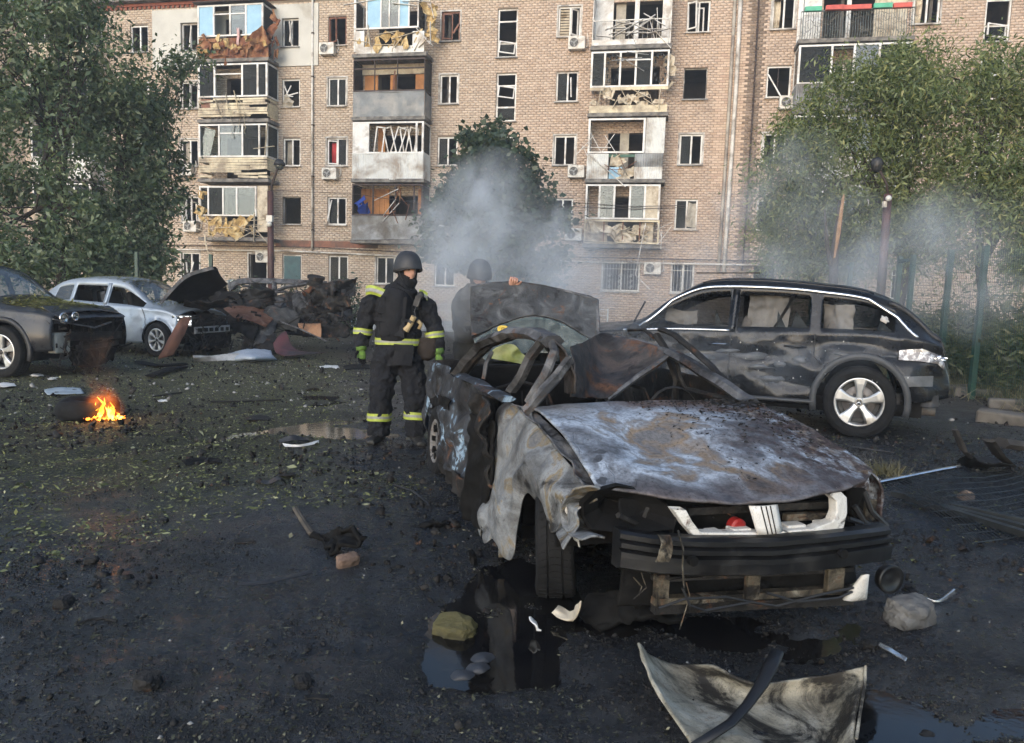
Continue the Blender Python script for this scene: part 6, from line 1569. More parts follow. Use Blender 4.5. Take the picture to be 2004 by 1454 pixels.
# ---- black SUV, side on
TINT = glass_mat('dark_tinted_glass', (.10, .11, .115), .4)
SUV = dict(x=(-2.30, 2.33), NL=34,
    top=[(-2.30, .78), (-2.26, .98), (-2.10, 1.16), (-1.82, 1.41), (-1.55, 1.53), (-.9, 1.63), (0, 1.67), (.45, 1.61), (.75, 1.46), (1.2, 1.15), (1.5, 1.09), (2.1, 1.0), (2.27, .88), (2.33, .7)],
    belt=[(-2.30, .70), (-2.2, .98), (-1.6, 1.07), (-.9, 1.06), (0, 1.03), (1.1, 1.01), (1.6, .98), (2.2, .84), (2.33, .66)],
    sill=[(-2.30, .46), (-2.0, .40), (-1.0, .30), (1.0, .30), (2.1, .34), (2.33, .42)],
    hw=[(-2.30, .74), (-2.1, .87), (-1.4, .935), (0, .93), (1.4, .935), (2.1, .86), (2.33, .70)],
    ht=[(-2.30, .60), (-1.9, .60), (-1.2, .66), (0, .68), (.5, .64), (1.2, .70), (2.0, .70), (2.33, .6)],
    arch=[(-1.42, .37, .455), (1.45, .37, .455)],
    win=[(.05, 1.02, ('side_window', TINT, (-1,))), (-.85, -.06, ('side_window', TINT, (-1,))), (-1.72, -.98, ('side_window', TINT, (-1,)))],
    screen=[(.55, 1.14, ('windscreen', GLASS_DIRTY, (1, -1))), (-2.06, -1.68, ('rear_window', GLASS_DIRTY, (1, -1)))])
_sw = gr(1675, 853)
SYAW = math.pi - rad(23)
suv = empty('black_suv', (0, 0, 0), SYAW); tag(suv, 'black five door SUV with dented side and silver five spoke wheel by the fence', 'car')
_d = np.array([math.cos(SYAW), math.sin(SYAW), 0]); _l = np.array([-math.sin(SYAW), math.cos(SYAW), 0])
_o = _sw - _d * (-1.42) - _l * .84; suv.location = (_o[0], _o[1], 0); suv.scale = (1, 1, 1.06)
def suv_def(P, side):
    if side < 0: return P
    x, z = P[..., 0], P[..., 2]; y = P[..., 1]
    for cx, cz, rx, rz, dp in ((.25, .82, .30, .10, .05), (.5, .62, .35, .13, .05), (-.35, .80, .35, .08, .045), (-.5, .62, .25, .12, .05), (-.75, .50, .28, .10, .05), (-1.25, .98, .25, .06, .045), (-1.85, .88, .25, .10, .06), (-.95, .85, .12, .16, .05), (-2.1, .66, .15, .12, .04)):
        y = y - dp * np.exp(-((x - cx) / rx) ** 2 - ((z - cz) / rz) ** 2)
    y = y + np.where(z < 1.06, .009 * fbm(np.stack([x * 3.2, z * 5.5, z * 0 + 3], -1), 2, 71) + .019 * (.5 - np.abs(fbm(np.stack([x * 2.6 + z, z * 4.4 - x * .5, z * 0 + 8], -1), 3, 75))), 0)
    P[..., 1] = y; return P
bs = Body(SUV, 260); bs.build(suv, dict(paint=BLACKP), suv_def)
wheel_mesh(suv, 'rear_wheel', (-1.42, .84, .37), .37, .25, .252, ALLOY, (5, .075, .155, False), 0, 0, 1, .012, n=56)
wheel_mesh(suv, 'front_wheel', (1.45, .84, .37), .37, .25, .252, ALLOY, (5, .075, .155, False), .15, 0, 1, .012)
wheel_mesh(suv, 'rear_wheel', (-1.42, -.84, .37), .37, .25, .252, ALLOY, (5, .075, .155, False), 0, 0, -1, .012)
wheel_mesh(suv, 'front_wheel', (1.45, -.84, .37), .37, .25, .252, ALLOY, (5, .075, .155, False), .15, 0, -1, .012)
# three-pointed star on the near hub
hub = [c for c in suv.children if c.name.startswith('rear_wheel')][0]
m = MB(); m.lathe([(.1005, .030), (.1005, .034), (.1, .034)], 1, 24)
for k in range(3):
    a = math.pi / 2 + k * 2.0944; m.add([(.031 * math.cos(a), .1008, .031 * math.sin(a)), (.006 * math.cos(a + 1.05), .1008, .006 * math.sin(a + 1.05)), (0, .103, 0), (.006 * math.cos(a - 1.05), .1008, .006 * math.sin(a - 1.05))], [(0, 1, 2), (0, 2, 3)])
m.build('hub_star', CHROME, hub, normals=False)
for x in (-1.42, 1.45): arch_flare(suv, x, .37, .455, .925, 1, BLACKP if x > 0 else simple('grey_arch_plastic', (.05, .052, .055), (.035, .036, .038), 6, (.45, .65)), .055)
rt_ = bs.row_t
bs.seam(suv, 'window_chrome', [(1.08, rt_(.55)), (.75, rt_(.93)), (.45, rt_(.92)), (0, rt_(.90)), (-.9, rt_(.90)), (-1.45, rt_(.88)), (-1.75, rt_(.62)), (-1.95, rt_(.1))], 1, .018, CHROME, .012)
bs.seam(suv, 'belt_chrome', [(1.28, rt_(.05)), (.9, rt_(.06)), (.02, rt_(.05))], 1, .014, CHROME, .012)
bs.seam(suv, 'mirror_triangle', [(1.08, rt_(.55)), (1.3, rt_(.06))], 1, .014, CHROME, .012)
for pts in ([(0, 1.5), (0, rt_(.05))], [(-.92, rt_(0)), (-.92, 9), (-1.0, 7.5)], [(1.15, 2), (1.18, 8), (1.1, rt_(0))]): bs.seam(suv, 'door_gap', pts, 1, .008, DARK, .001)
bs.seam(suv, 'centre_pillar_trim', [(-.0, rt_(.02)), (-.02, rt_(.84))], 1, .045, BLACKP, .0, .35)
bs.seam(suv, 'sill_trim', [(1.0, .6), (0, .6), (-.95, .6)], 1, .05, simple('grey_arch_plastic', (.05,) * 3), .0, .5)
for x in (.12, -.72):
    p = bs.pt(x, 10.6, 1, .02); m = MB(); m.tube([p + np.array([.12, -.01, 0]), p + np.array([.06, .02, .004]), p + np.array([-.06, .02, .004]), p + np.array([-.12, -.01, 0])], .016, 8, flat=.7); hd = m.build('door_handle', BLACKP, suv, smooth=True)
    if x > 0: m = MB(); m.tube([p + np.array([.08, .034, .012]), p + np.array([-.08, .034, .012])], .005, 5); m.build('handle_trim', CHROME, hd)
p = bs.pt(-1.98, 10.6, 1); 
m = MB(); P = []
for i in range(7):
    for_x = -1.78 - .075 * i; P.append([bs.pt(for_x, 8.7 - .35 * i * 0 + 2.6 * j / 4 * (1 - .1 * abs(3 - i)), 1, .016 + .012 * math.sin(math.pi * j / 4)) for j in range(5)])
m.grid(P); tl_ = m.build('tail_lamp', LAMPR, suv, smooth=False, solid=.01)
for k in range(7):
    m = MB(); rr = random.Random(k); q = bs.pt(-1.9 - .05 * k, 9.2 + rr.uniform(0, 1.4), 1, .022); crumple(m, q, (.09, .03), eul(rr.uniform(-.3, .3), rr.uniform(-.5, .5), 0), .3, seed=k); m.build('lamp_shard', LAMPW, tl_, solid=.004)
# rear bumper reflector patch, torn bumper, exhaust
for k, (x, r_, w_, h_, mt) in enumerate(((-2.0, 4.6, .26, .13, AIRBAG), (-1.85, 4.6, .1, .05, AIRBAG))):
    m = MB(); P = [[bs.pt(x + w_ * (i / 4 - .5), r_ + 2.4 * (j / 3 - .5) * (1 - .2 * i / 4), 1, .012) for j in range(4)] for i in range(5)]; m.grid(P); m.build('bare_plastic_patch', simple('scraped_grey', (.10, .105, .11), (.06, .063, .067), 9, (.4, .6)), suv, solid=.004)
for k, (x, r_, w_, h_, sd) in enumerate(((.35, 7.9, .40, 2.0, 1), (-.22, 8.6, .48, 1.8, 2), (-.35, 6.6, .3, 1.2, 3), (-.55, 7.2, .16, 1.6, 4), (-.78, 8.2, .18, 1.4, 5), (-.5, 4.4, .28, 1.6, 6), (-1.62, rt_(.45), .12, 2.2, 7), (-1.2, 9.5, .25, .6, 8), (-1.7, 9.3, .2, .5, 9), (.02, 9.4, .3, 1.1, 10))):
    # scraped-paint patches with torn outlines, following the dented skin
    rr = random.Random(sd); n = 13; pts = []
    for a in np.linspace(0, 2 * math.pi, n, endpoint=False):
        q = .55 + .6 * rr.random(); pts.append((x + w_ / 2 * q * math.cos(a), r_ + h_ / 2 * q * math.sin(a)))
    m = MB(); m.add([bs.pt(x, r_, 1, .010)] + [bs.pt(a, b, 1, .006) for a, b in pts], [(0, 1 + q, 1 + (q + 1) % n) for q in range(n)]); m.build('scraped_patch', simple('scraped_grey', (.12,) * 3) if k != 6 else PVC, suv, solid=.003, smooth=True)
m = MB(); rr = random.Random(4)
for k in range(36):
    q = bs.pt(rr.uniform(-2.0, .7), rr.uniform(4, 12), 1, .01); m.ball(q, rr.uniform(.004, .009), 5, 3)
o = m.build('paint_chips', PVC, suv); tag(o, kind='stuff')
P = [[(x, .80 + .03 * math.sin(x * 20), z) for z in (.48, .42, .36)] for x in np.linspace(-2.2, -1.75, 6)]; sheet('torn_bumper', P, DARK, suv, .03, 5, 81, .01)
m = MB(); m.tube([(-1.7, .6, .34), (-1.95, .62, .32), (-2.2, .64, .30)], [.07, .065, .05], 10); m.build('exhaust_pipe', simple('rusty_exhaust', (.16, .14, .12), (.10, .075, .06), 8, (.5, .8), .4), suv, smooth=True)
m = MB(); m.box((-1.85, .55, .38), (.3, .3, .14)); m.build('silencer', MATS['rusty_exhaust'], suv, bevel=.04)
# spoiler, roof rail, loose roof strip, aerial
bs.seam(suv, 'spoiler_edge', [(-1.66, rt_(.97)), (-1.8, rt_(.99)), (-2.0, rt_(1.0)), (-2.2, rt_(.95))], 1, .03, DARK, .01)
bs.seam(suv, 'roof_rail', [(.4, rt_(1.) + 1), (-.6, rt_(1.) + 1), (-1.5, rt_(1.) + 1)], 1, .018, BLACKP, .0)
m = MB(); m.bar((.5, .5, 1.70), (-.25, .45, 1.715), .1, .012); m.build('loose_roof_strip', DARK, suv)
m = MB(); m.tube([(1.3, .55, 1.0), (1.12, .52, 1.35)], .012, 5); m.build('bent_wiper', DARK, suv)
innards(suv, SUV, .9, ((.1, .38), (.1, -.38), (-.85, .4), (-.85, -.4)), SEATM)
m = MB(); P = [[(x, .62, z) for z in (1.46, 1.3, 1.1, 1.0)] for x in np.linspace(-.62, -.16, 7)]; sheet('curtain_airbag', P, AIRBAG, suv, .05, 5, 82, .01)
P = [[(x, .58 + .1 * math.sin(x * 9), z) for z in (1.38, 1.22, 1.06)] for x in np.linspace(-1.3, -1.0, 5)]; sheet('curtain_airbag', P, AIRBAG, suv, .05, 6, 83, .01)
P = [[(x, .5 + .02 * z, z + .03 * math.sin(x * 8)) for z in (1.28, 1.2, 1.12)] for x in np.linspace(.45, .85, 5)]; sheet('door_airbag', P, AIRBAG, suv, .03, 6, 84, .01)
strut('seat_belt', [(-.66, .74, 1.46), (-.42, .6, 1.0), (-.3, .5, .8)], .05, .008, DARK, suv, 85)
for (x0, x1, sd) in ((-.84, -.66, 1), (-.6, -.5, 2), (.1, .2, 3), (-1.7, -1.55, 4)):
    m = MB(); m.add([bs.pt(x0, rt_(.12), 1, -.01), bs.pt(x1, rt_(.12), 1, -.01), bs.pt((x0 + x1) / 2 + .05, rt_(.45), 1, -.01)], [(0, 1, 2)]); m.build('glass_shard', PANE, suv, solid=.004, normals=False)
p = bs.pt(1.15, rt_(.12), 1, .1); m = MB(); m.ball(p, (.09, .11, .075), 12, 8); m.build('wing_mirror', DARK, suv, smooth=True)

# ---- silver hatchback and dark crossover at the left, seen from the front quarter
LEFTLEAF = leaf_mat('fallen_leaf', [(0., (.12, .12, .04)), (.5, (.22, .22, .08)), (1., (.36, .33, .14))], .1)
def leaf_cover(parent, body, regions, n, seed, size=.05):
    rng = np.random.default_rng(seed); C = []
    for k in range(n):
        x0, x1 = regions[k % len(regions)]; x = rng.uniform(x0, x1); r_ = 12 + body.NWZ + rng.random() * (body.NT - 1.01); C.append(body.pt(x, r_, 1 if rng.random() < .5 else -1) + np.array([0, 0, .008]))
    C = np.array(C); d = rng.normal(size=(n, 3)); d[:, 2] *= .12; d /= np.linalg.norm(d, axis=1)[:, None]; w = np.cross(d, np.array([0, 0, 1.]) + rng.normal(size=(n, 3)) * .15); w /= np.linalg.norm(w, axis=1)[:, None]
    L = size * rng.uniform(.5, 1.3, n)[:, None]; V = np.stack([C, C + d * L * .5 + w * L * .22, C + d * L, C + d * L * .5 - w * L * .22], 1).reshape(-1, 3)
    o = np_mesh('fallen_leaves', V, np.arange(n * 4), 4, LEFTLEAF, parent); tag(o, kind='stuff')

HB = dict(x=(-2.1, 2.05),
    top=[(-2.1, .75), (-2.05, 1.0), (-1.85, 1.15), (-1.3, 1.44), (-.8, 1.51), (-.1, 1.52), (.3, 1.47), (1.05, 1.06), (1.3, 1.0), (1.8, .88), (2.05, .68)],
    belt=[(-2.1, .7), (-1.9, .98), (-1.0, .97), (0, .93), (1.0, .92), (1.5, .88), (2.05, .62)],
    sill=[(-2.1, .36), (-1.5, .26), (1.2, .24), (2.05, .30)],
    hw=[(-2.1, .70), (-1.7, .84), (-.8, .87), (.8, .87), (1.5, .86), (1.9, .78), (2.05, .64)],
    ht=[(-2.1, .55), (-1.5, .56), (-.6, .60), (.3, .58), (1.05, .66), (2.05, .56)],
    arch=[(-1.3, .325, .385), (1.3, .325, .385)],
    win=[(.02, .92, None), (-.85, -.08, None), (-1.35, -.95, ('quarter_window', GLASS_DIRTY, (-1,)))],
    screen=[(.34, 1.0, ('windscreen', GLASS_DIRTY, (1, -1))), (-1.8, -1.32, ('rear_window', GLASS_DIRTY, (1, -1)))], open_front=True)
_p = gr(312, 698); YW = rad(-15); _d = np.array([math.cos(YW), math.sin(YW), 0]); _l = np.array([-math.sin(YW), math.cos(YW), 0])
_o = _p - _d * 1.3 + _l * .80
silver = empty('silver_hatchback', (_o[0], _o[1], 0.0), YW); tag(silver, 'silver hatchback with smashed front and raised dark hood among the left wrecks', 'car')
silver.scale = (1, 1, 1.06)
def hb_def(P, side):
    x = P[..., 0]; z = P[..., 2]
    if side < 0: P[..., 1] += .03 * np.exp(-((x - .9) / .3) ** 2 - ((z - .6) / .2) ** 2) + np.where(x > .6, .012 * fbm(np.stack([x * 4, z * 5, z * 0], -1), 2, 5), 0)
    return P
HBC = dict(HB); HBC['x'] = (-2.1, 1.72)
b2 = Body(HBC, 130); b2.build(silver, dict(paint=SILVERP), hb_def)
for x, y, sd in ((1.3, -.78, -1), (-1.3, -.78, -1), (1.3, .78, 1), (-1.3, .78, 1)):
    wheel_mesh(silver, 'front_wheel' if x > 0 else 'rear_wheel', (x, y, .325), .325, .21, .215, ALLOY, (7, .03, .045, True), -.12 if x > 0 else 0, 0, sd, .012)
for pts in ([(.0, 1.), (-.03, b2.row_t(.05))], [(.98, 1.5), (1.0, 9), (.9, b2.row_t(.0))], [(-.88, 3), (-.92, b2.row_t(.05))]): b2.seam(silver, 'door_gap', pts, -1, .007, DARK, .001)
b2.seam(silver, 'centre_pillar_trim', [(-.03, b2.row_t(.05)), (-.03, b2.row_t(.85))], -1, .05, SILVERP, 0, .35)
innards(silver, HB, .84, ((.0, .36), (.0, -.36), (-.8, .36), (-.8, -.36)), DARK)
leaf_cover(silver, b2, ((-.9, .2), (.15, .5), (.9, 1.3)), 900, 3, .07)
# its smashed nose: open engine bay, beam, lamps, raised hood
m = MB(); m.span((1.45, -.66, .28), (1.85, .66, .72)); m.build('engine_block', CHAR, silver, bevel=.05)
P = [[(1.25 + .1 * i, y, .86 - .03 * i + .02 * math.sin(y * 9 + i)) for i in range(5)] for y in np.linspace(-.7, .7, 7)]; sheet('engine_cover', P, CHAR, silver, .04, 5, 91, .01)
m = MB(); m.bar((1.95, -.55, .52), (2.0, .5, .54), .05, .13); bmx = m.build('bumper_beam', simple('grey_steel_beam', (.34, .34, .33), (.2, .2, .2), 9, (.5, .7), .3), silver, bevel=.01)
for k in range(6): m = MB(); m.box((2.006, -.45 + .17 * k, .53), (.05, .08, .07)); m.build('beam_hole', CHAR, bmx)
P = [[(1.62 + .09 * i, -.80 + .03 * i, .80 - .05 * j) for j in range(5)] for i in range(5)]; m = sheet('headlight', P, LAMPW, silver, .02, 9, 92, .02)
P = [[(1.7 + .06 * i, .3 + .1 * j, .78 - .02 * i) for j in range(5)] for i in range(4)]; sheet('torn_grille', P, CHARMETAL, silver, .05, 6, 93, .01)
P = [[(1.85 + .03 * math.sin(4 * y), y, .44 - .08 * j) for j in range(5)] for y in np.linspace(-.7, .75, 9)]; sheet('torn_undertray', P, CHAR, silver, .06, 5, 94, .01)
m = MB(); rr = random.Random(8)
for k in range(40):
    a = np.array([rr.uniform(1.75, 2.05), rr.uniform(-.7, .7), rr.uniform(.2, .8)]); m.tube([a, a + np.array([rr.uniform(-.1, .1), rr.uniform(-.2, .2), rr.uniform(-.2, .1)]), a + np.array([rr.uniform(-.1, .1), rr.uniform(-.3, .3), rr.uniform(-.3, .05)])], rr.uniform(.006, .02), 5)
o = m.build('engine_bay_scrap', CHARMETAL, silver); tag(o, kind='stuff')
def SL(x, y, Y): d = at(x, y, Y) - _o; return np.array([d @ _d, d @ _l, d[2] / 1.06])
P = [[SL(*q) for q in row] for row in (((318, 588, 14.9), (345, 560, 14.9), (378, 537, 14.9), (410, 525, 15.0)), ((330, 585, 15.2), (356, 556, 15.3), (390, 533, 15.3), (424, 524, 15.4)), ((345, 590, 15.6), (380, 568, 15.7), (412, 552, 15.7), (432, 540, 15.8)), ((352, 596, 15.9), (400, 580, 16.0), (430, 566, 16.1), (445, 555, 16.1)))]
sheet('raised_hood', P, CHAR, silver, .025, 3, 95, .02)
P = [[SL(*q) for q in row] for row in (((312, 592, 14.8), (360, 540, 14.85), (415, 521, 14.95)), ((316, 596, 14.8), (364, 546, 14.85), (420, 527, 14.95)))]; sheet('hood_edge', P, STRUTM, silver, .01, 5, 96, .02)
P = [[SL(360 + 22 * i, 588 + 5 * j + 3 * math.sin(i), 15.2 + .15 * j) for j in range(4)] for i in range(5)]; sheet('torn_hood_liner', P, CHARMETAL, silver, .05, 4, 97, .01)

CX = dict(x=(-2.35, 2.25),
    top=[(-2.35, .9), (-2.2, 1.3), (-1.9, 1.62), (-.8, 1.70), (-.1, 1.68), (.3, 1.6), (1.0, 1.16), (1.3, 1.10), (1.9, 1.03), (2.15, .93), (2.25, .8)],
    belt=[(-2.35, .85), (-1.9, 1.08), (0, 1.02), (1.0, 1.0), (1.6, .96), (2.15, .86), (2.25, .76)],
    sill=[(-2.35, .5), (-1.5, .34), (1.2, .32), (2.25, .42)],
    hw=[(-2.35, .76), (-1.9, .90), (0, .92), (1.4, .925), (2.0, .87), (2.25, .74)],
    ht=[(-2.35, .6), (-.6, .66), (.3, .63), (1.0, .72), (2.0, .74), (2.25, .66)],
    arch=[(-1.38, .37, .44), (1.35, .37, .44)], win=[(.02, .88, None), (-.9, -.08, None), (-1.7, -1.0, None)],
    screen=[(.34, .96, ('windscreen', GLASS_DIRTY, (1, -1)))], open_front=True)
_p2 = gr(14, 738); YW2 = rad(-9); _d2 = np.array([math.cos(YW2), math.sin(YW2), 0]); _l2 = np.array([-math.sin(YW2), math.cos(YW2), 0]); _o2 = _p2 - _d2 * 1.35 + _l2 * .84
cross = empty('dark_crossover', (_o2[0], _o2[1], 0), YW2); tag(cross, 'dark navy crossover with torn off bumper and leaf covered hood at the left edge', 'car'); cross.scale = (1, 1, 1.04)
CXC = dict(CX); CXC['x'] = (-2.35, 2.10)
b3 = Body(CXC, 140); b3.build(cross, dict(paint=NAVYP))
for x, y, sd in ((1.35, -.84, -1), (-1.38, -.84, -1), (1.35, .84, 1), (-1.38, .84, 1)):
    wheel_mesh(cross, 'front_wheel' if x > 0 else 'rear_wheel', (x, y, .37), .37, .24, .245, ALLOY, (5, .07, .09, True), -.05 if x > 0 else 0, 0, sd, .012)
arch_flare(cross, 1.35, .37, .44, .91, -1, DARK, .05)
innards(cross, CX, .9, ((.0, .38), (.0, -.38), (-.85, .38), (-.85, -.38)), DARK)
leaf_cover(cross, b3, ((1.0, 1.5), (1.2, 2.0), (1.3, 1.9), (-.4, .3)), 4200, 4, .06)
P = [[(1.85 + .1 * i + .05 * (1 - (y / .8) ** 2) * (i / 3), y, 1.03 - .055 * i) for i in range(4)] for y in np.linspace(-.72, .72, 9)]; sheet('hood_front_edge', P, NAVYP, cross, .012, 3, 101, .012)
# bared front: lamps, reservoir, crash beam, hanging bits
def frontbox(name, mat, y0, y1, z0, z1, x0, x1, **k): m = MB(); m.span((x0, y0, z0), (x1, y1, z1)); return m.build(name, mat, cross, **k)
frontbox('engine_block', CHAR, -.7, .7, .35, .86, 1.5, 2.0, bevel=.05)
hl = sheet('headlight_housing', [[(2.02 - .10 * abs(i - 3) * .4 + .04 * j, -.82 + .10 * i, .93 - .035 * j + .02 * i * .3) for j in range(5)] for i in range(6)], DARK, cross, .01, 6, 102, .02)
for y, z, r_ in ((-.66, .87, .085), (-.43, .89, .07)):
    m = MB(); m.lathe([(-.03, r_ * .5), (.0, r_), (.02, r_ * .96), (.012, r_ * .7), (-.01, r_ * .45), (.0, r_ * .3), (.0, 0)], 0, 20, (2.17, y, z)); m.build('lamp_lens', LAMPW, hl, smooth=True)
frontbox('washer_tank', simple('milky_plastic', (.42, .41, .36), (.3, .29, .25), 6, (.5, .7)), -.74, -.44, .36, .66, 1.95, 2.1, bevel=.03)
P = [[(2.1 + .03 * math.sin(5 * y), y, .80 - .06 * j) for j in range(5)] for y in np.linspace(-.4, .75, 9)]; sheet('torn_front_panel', P, CHAR, cross, .04, 5, 103, .01)
m = MB(); m.bar((2.14, -.55, .60), (2.16, .6, .58), .06, .12); m.build('crash_beam', CHARMETAL, cross, bevel=.015)
m = MB(); m.bar((2.12, -.35, .42), (2.1, .6, .46), .05, .09); m.build('lower_beam', CHARMETAL, cross, bevel=.015)
P = [[(2.12 - .04 * i, -.35 + .12 * j, .42 - .09 * i + .03 * math.sin(j * 2)) for i in range(4)] for j in range(9)]; sheet('torn_undertray', P, CHAR, cross, .05, 5, 104, .01)
m = MB(); rr = random.Random(9)
for k in range(46):
    a = np.array([rr.uniform(2.0, 2.2), rr.uniform(-.75, .75), rr.uniform(.35, .85)]); m.tube([a, a + np.array([rr.uniform(-.05, .08), rr.uniform(-.15, .15), rr.uniform(-.2, .05)]), a + np.array([rr.uniform(-.05, .1), rr.uniform(-.25, .25), rr.uniform(-.32, 0)])], rr.uniform(.005, .018), 5)
o = m.build('front_scrap', CHARMETAL, cross); tag(o, kind='stuff')
strut('bent_trim', [(2.13, -.82, .86), (2.22, -.5, .78), (2.24, -.1, .72), (2.22, .3, .80)], .03, .02, STRUTM, cross, 105)
strut('bracket', [(2.18, -.12, .72), (2.2, -.1, .64), (2.19, -.13, .58)], .03, .02, PALERUST, cross, 106)
frontbox('mirror_post', DARK, -.98, -.86, 1.0, 1.14, .72, .92, bevel=.03)

# ================================================================ crushed wreck behind
_ow = gr(560, 668); wr = empty('crushed_wreck', (_ow[0], _ow[1] - 1.5, 0)); tag(wr, 'crushed and burnt car lying torn open behind the silver hatchback', 'car wreck')
_wo = np.array([_ow[0], _ow[1] - 1.5, 0])
def WP(x, y, Y): return at(x, y, Y) - _wo
def wsheet(name, rows, mat, amp, freq, seed, solid=.012): return sheet(name, [[WP(*q) for q in r_] for r_ in rows], mat, wr, amp, freq, seed, solid, 3, True, .6)
WRUST = burnt_mat('orange_rust_panel', [(.3, (.09, .04, .025)), (.55, (.17, .085, .055)), (.7, (.22, .16, .13))], 3, .3, .15)
WGREY = burnt_mat('ash_grey_wreck', [(.3, (.03, .03, .031)), (.55, (.065, .065, .065)), (.7, (.13, .13, .128))], 2.6, .15, .35)
WDARK = burnt_mat('soot_wreck', [(.3, (.010, .010, .010)), (.55, (.025, .024, .023)), (.7, (.05, .047, .043))], 3, .2, .4)
wsheet('roof_side', [((445, 556, 19), (470, 546, 19), (520, 546, 19), (580, 548, 19), (640, 552, 19)), ((452, 570, 18.9), (472, 556, 18.9), (520, 555, 18.9), (580, 556, 18.9), (640, 560, 18.9))], STRUTM, .02, 3, 1, .05)
wsheet('crumpled_glass', [((443, 548, 19), (455, 546, 19), (468, 548, 19)), ((447, 565, 19), (458, 560, 19), (470, 560, 19)), ((452, 578, 19), (460, 575, 19), (472, 572, 19))], GLASS_DIRTY, .03, 6, 2, .01)
for pts, w_ in (([(475, 560, 18.8), (490, 560, 18.8), (478, 580, 18.8)], .08), ([(536, 552, 18.8), (538, 580, 18.7)], .1), ([(525, 578, 18.6), (560, 562, 18.6), (600, 556, 18.7)], .13), ([(480, 583, 18.5), (520, 575, 18.5), (560, 570, 18.5)], .08), ([(470, 590, 18.4), (540, 596, 18.4), (600, 596, 18.4)], .07), ([(480, 600, 18.3), (530, 602, 18.2), (580, 600, 18.3)], .06)):
    strut('bent_rail', [WP(*p) for p in pts], w_, w_ * .6, STRUTM, wr, int(w_ * 1000))
wsheet('crumpled_side', [((470, 585, 18.6), (500, 578, 18.6), (540, 580, 18.6), (580, 575, 18.6)), ((475, 600, 18.4), (505, 592, 18.2), (540, 594, 18.3), (585, 590, 18.4)), ((490, 615, 18.2), (520, 612, 18), (550, 610, 18.2), (590, 608, 18.2)), ((500, 640, 18), (530, 645, 18), (560, 640, 18), (590, 640, 18))], WGREY, .09, 3, 3)
wsheet('front_arch', [((410, 560, 17.5), (440, 565, 17.6), (470, 580, 17.6)), ((405, 580, 17.3), (440, 585, 17.3), (480, 600, 17.3)), ((425, 600, 17.2), (450, 605, 17.2), (490, 615, 17.2))], WDARK, .1, 3, 4)
wsheet('rusty_panel', [((438, 604, 16.9), (470, 600, 17.1), (510, 603, 17.2), (540, 615, 17.2)), ((446, 612, 16.6), (475, 612, 16.7), (508, 618, 16.8), (535, 625, 16.9)), ((458, 622, 16.4), (480, 625, 16.4), (500, 632, 16.4), (520, 640, 16.5))], WRUST, .03, 4, 5)
for k in range(6): m = MB(); c = WP(465 + 7 * k, 618 + 4.2 * k, 16.38 + .02 * k); m.box(c, (.03, .02, .09), eul(0, .8, 0)); m.build('panel_slot', CHAR, wr)
for x, y in ((497, 611), (505, 617)): m = MB(); m.box(WP(x, y, 16.7), (.14, .02, .045), eul(0, .15, 0)); m.build('panel_opening', CHAR, wr)
wsheet('grille_panel', [((450, 632, 16.4), (480, 630, 16.5), (505, 640, 16.5)), ((455, 645, 16.3), (480, 648, 16.3), (500, 655, 16.3)), ((470, 650, 16.2), (485, 662, 16.2), (498, 668, 16.2))], CHAR, .03, 4, 6)
wsheet('torn_wing', [((505, 635, 16.8), (530, 628, 16.9), (545, 622, 17)), ((500, 655, 16.6), (520, 650, 16.6), (540, 645, 16.8)), ((480, 680, 16.3), (505, 678, 16.3), (530, 672, 16.4))], WGREY, .1, 4, 7)
wsheet('lower_scrap', [((470, 655, 16.5), (500, 660, 16.4), (540, 655, 16.6)), ((475, 670, 16.4), (505, 675, 16.3), (545, 670, 16.5)), ((470, 688, 16.2), (505, 690, 16.2), (550, 686, 16.3))], WDARK, .12, 4, 8)
wsheet('upright_panel', [((572, 580, 17.8), (585, 575, 17.8), (600, 585, 17.8)), ((575, 600, 17.6), (590, 598, 17.5), (608, 600, 17.6)), ((580, 618, 17.5), (595, 620, 17.4), (612, 622, 17.5)), ((585, 632, 17.4), (600, 634, 17.3), (615, 634, 17.4))], WGREY, .05, 3, 9)
strut('axle_stalk', [WP(596, 575, 17.6), WP(606, 570, 17.5), WP(617, 556, 17.4)], .16, .12, WRUST, wr, 10); strut('axle_stalk', [WP(604, 570, 17.5), WP(605, 585, 17.5), WP(610, 610, 17.4), WP(618, 632, 17.4)], .12, .1, WDARK, wr, 11)
strut('curved_strut', [WP(577, 570, 17.5), WP(586, 572, 17.4), WP(598, 590, 17.4), WP(603, 596, 17.4)], .06, .05, STRUTM, wr, 12)
c = WP(618, 549, 17.3); e = empty('brake_drum', c, 0, wr, (.15, .15, 0)); m = MB(); m.lathe([(-.13, .12), (-.12, .19), (-.06, .195), (-.05, .165), (.03, .165), (.04, .20), (.10, .20), (.11, .17), (.11, 0)], 2, 28); m.build('drum_shell', CHARMETAL, e, smooth=False)
wsheet('rear_block', [((630, 560, 17.9), (650, 562, 17.9), (676, 568, 18)), ((634, 585, 17.6), (655, 585, 17.6), (682, 590, 17.7)), ((640, 610, 17.5), (662, 612, 17.5), (690, 614, 17.6)), ((645, 626, 17.4), (665, 630, 17.4), (692, 628, 17.5))], WGREY, .08, 5, 13)
wsheet('rear_scrap', [((590, 600, 17.5), (620, 600, 17.5), (645, 610, 17.5)), ((600, 620, 17.4), (625, 625, 17.3), (645, 628, 17.3)), ((612, 640, 17.3), (635, 645, 17.2), (680, 640, 17.3)), ((620, 660, 17.1), (645, 664, 17.1), (685, 658, 17.2))], WDARK, .14, 4, 14)
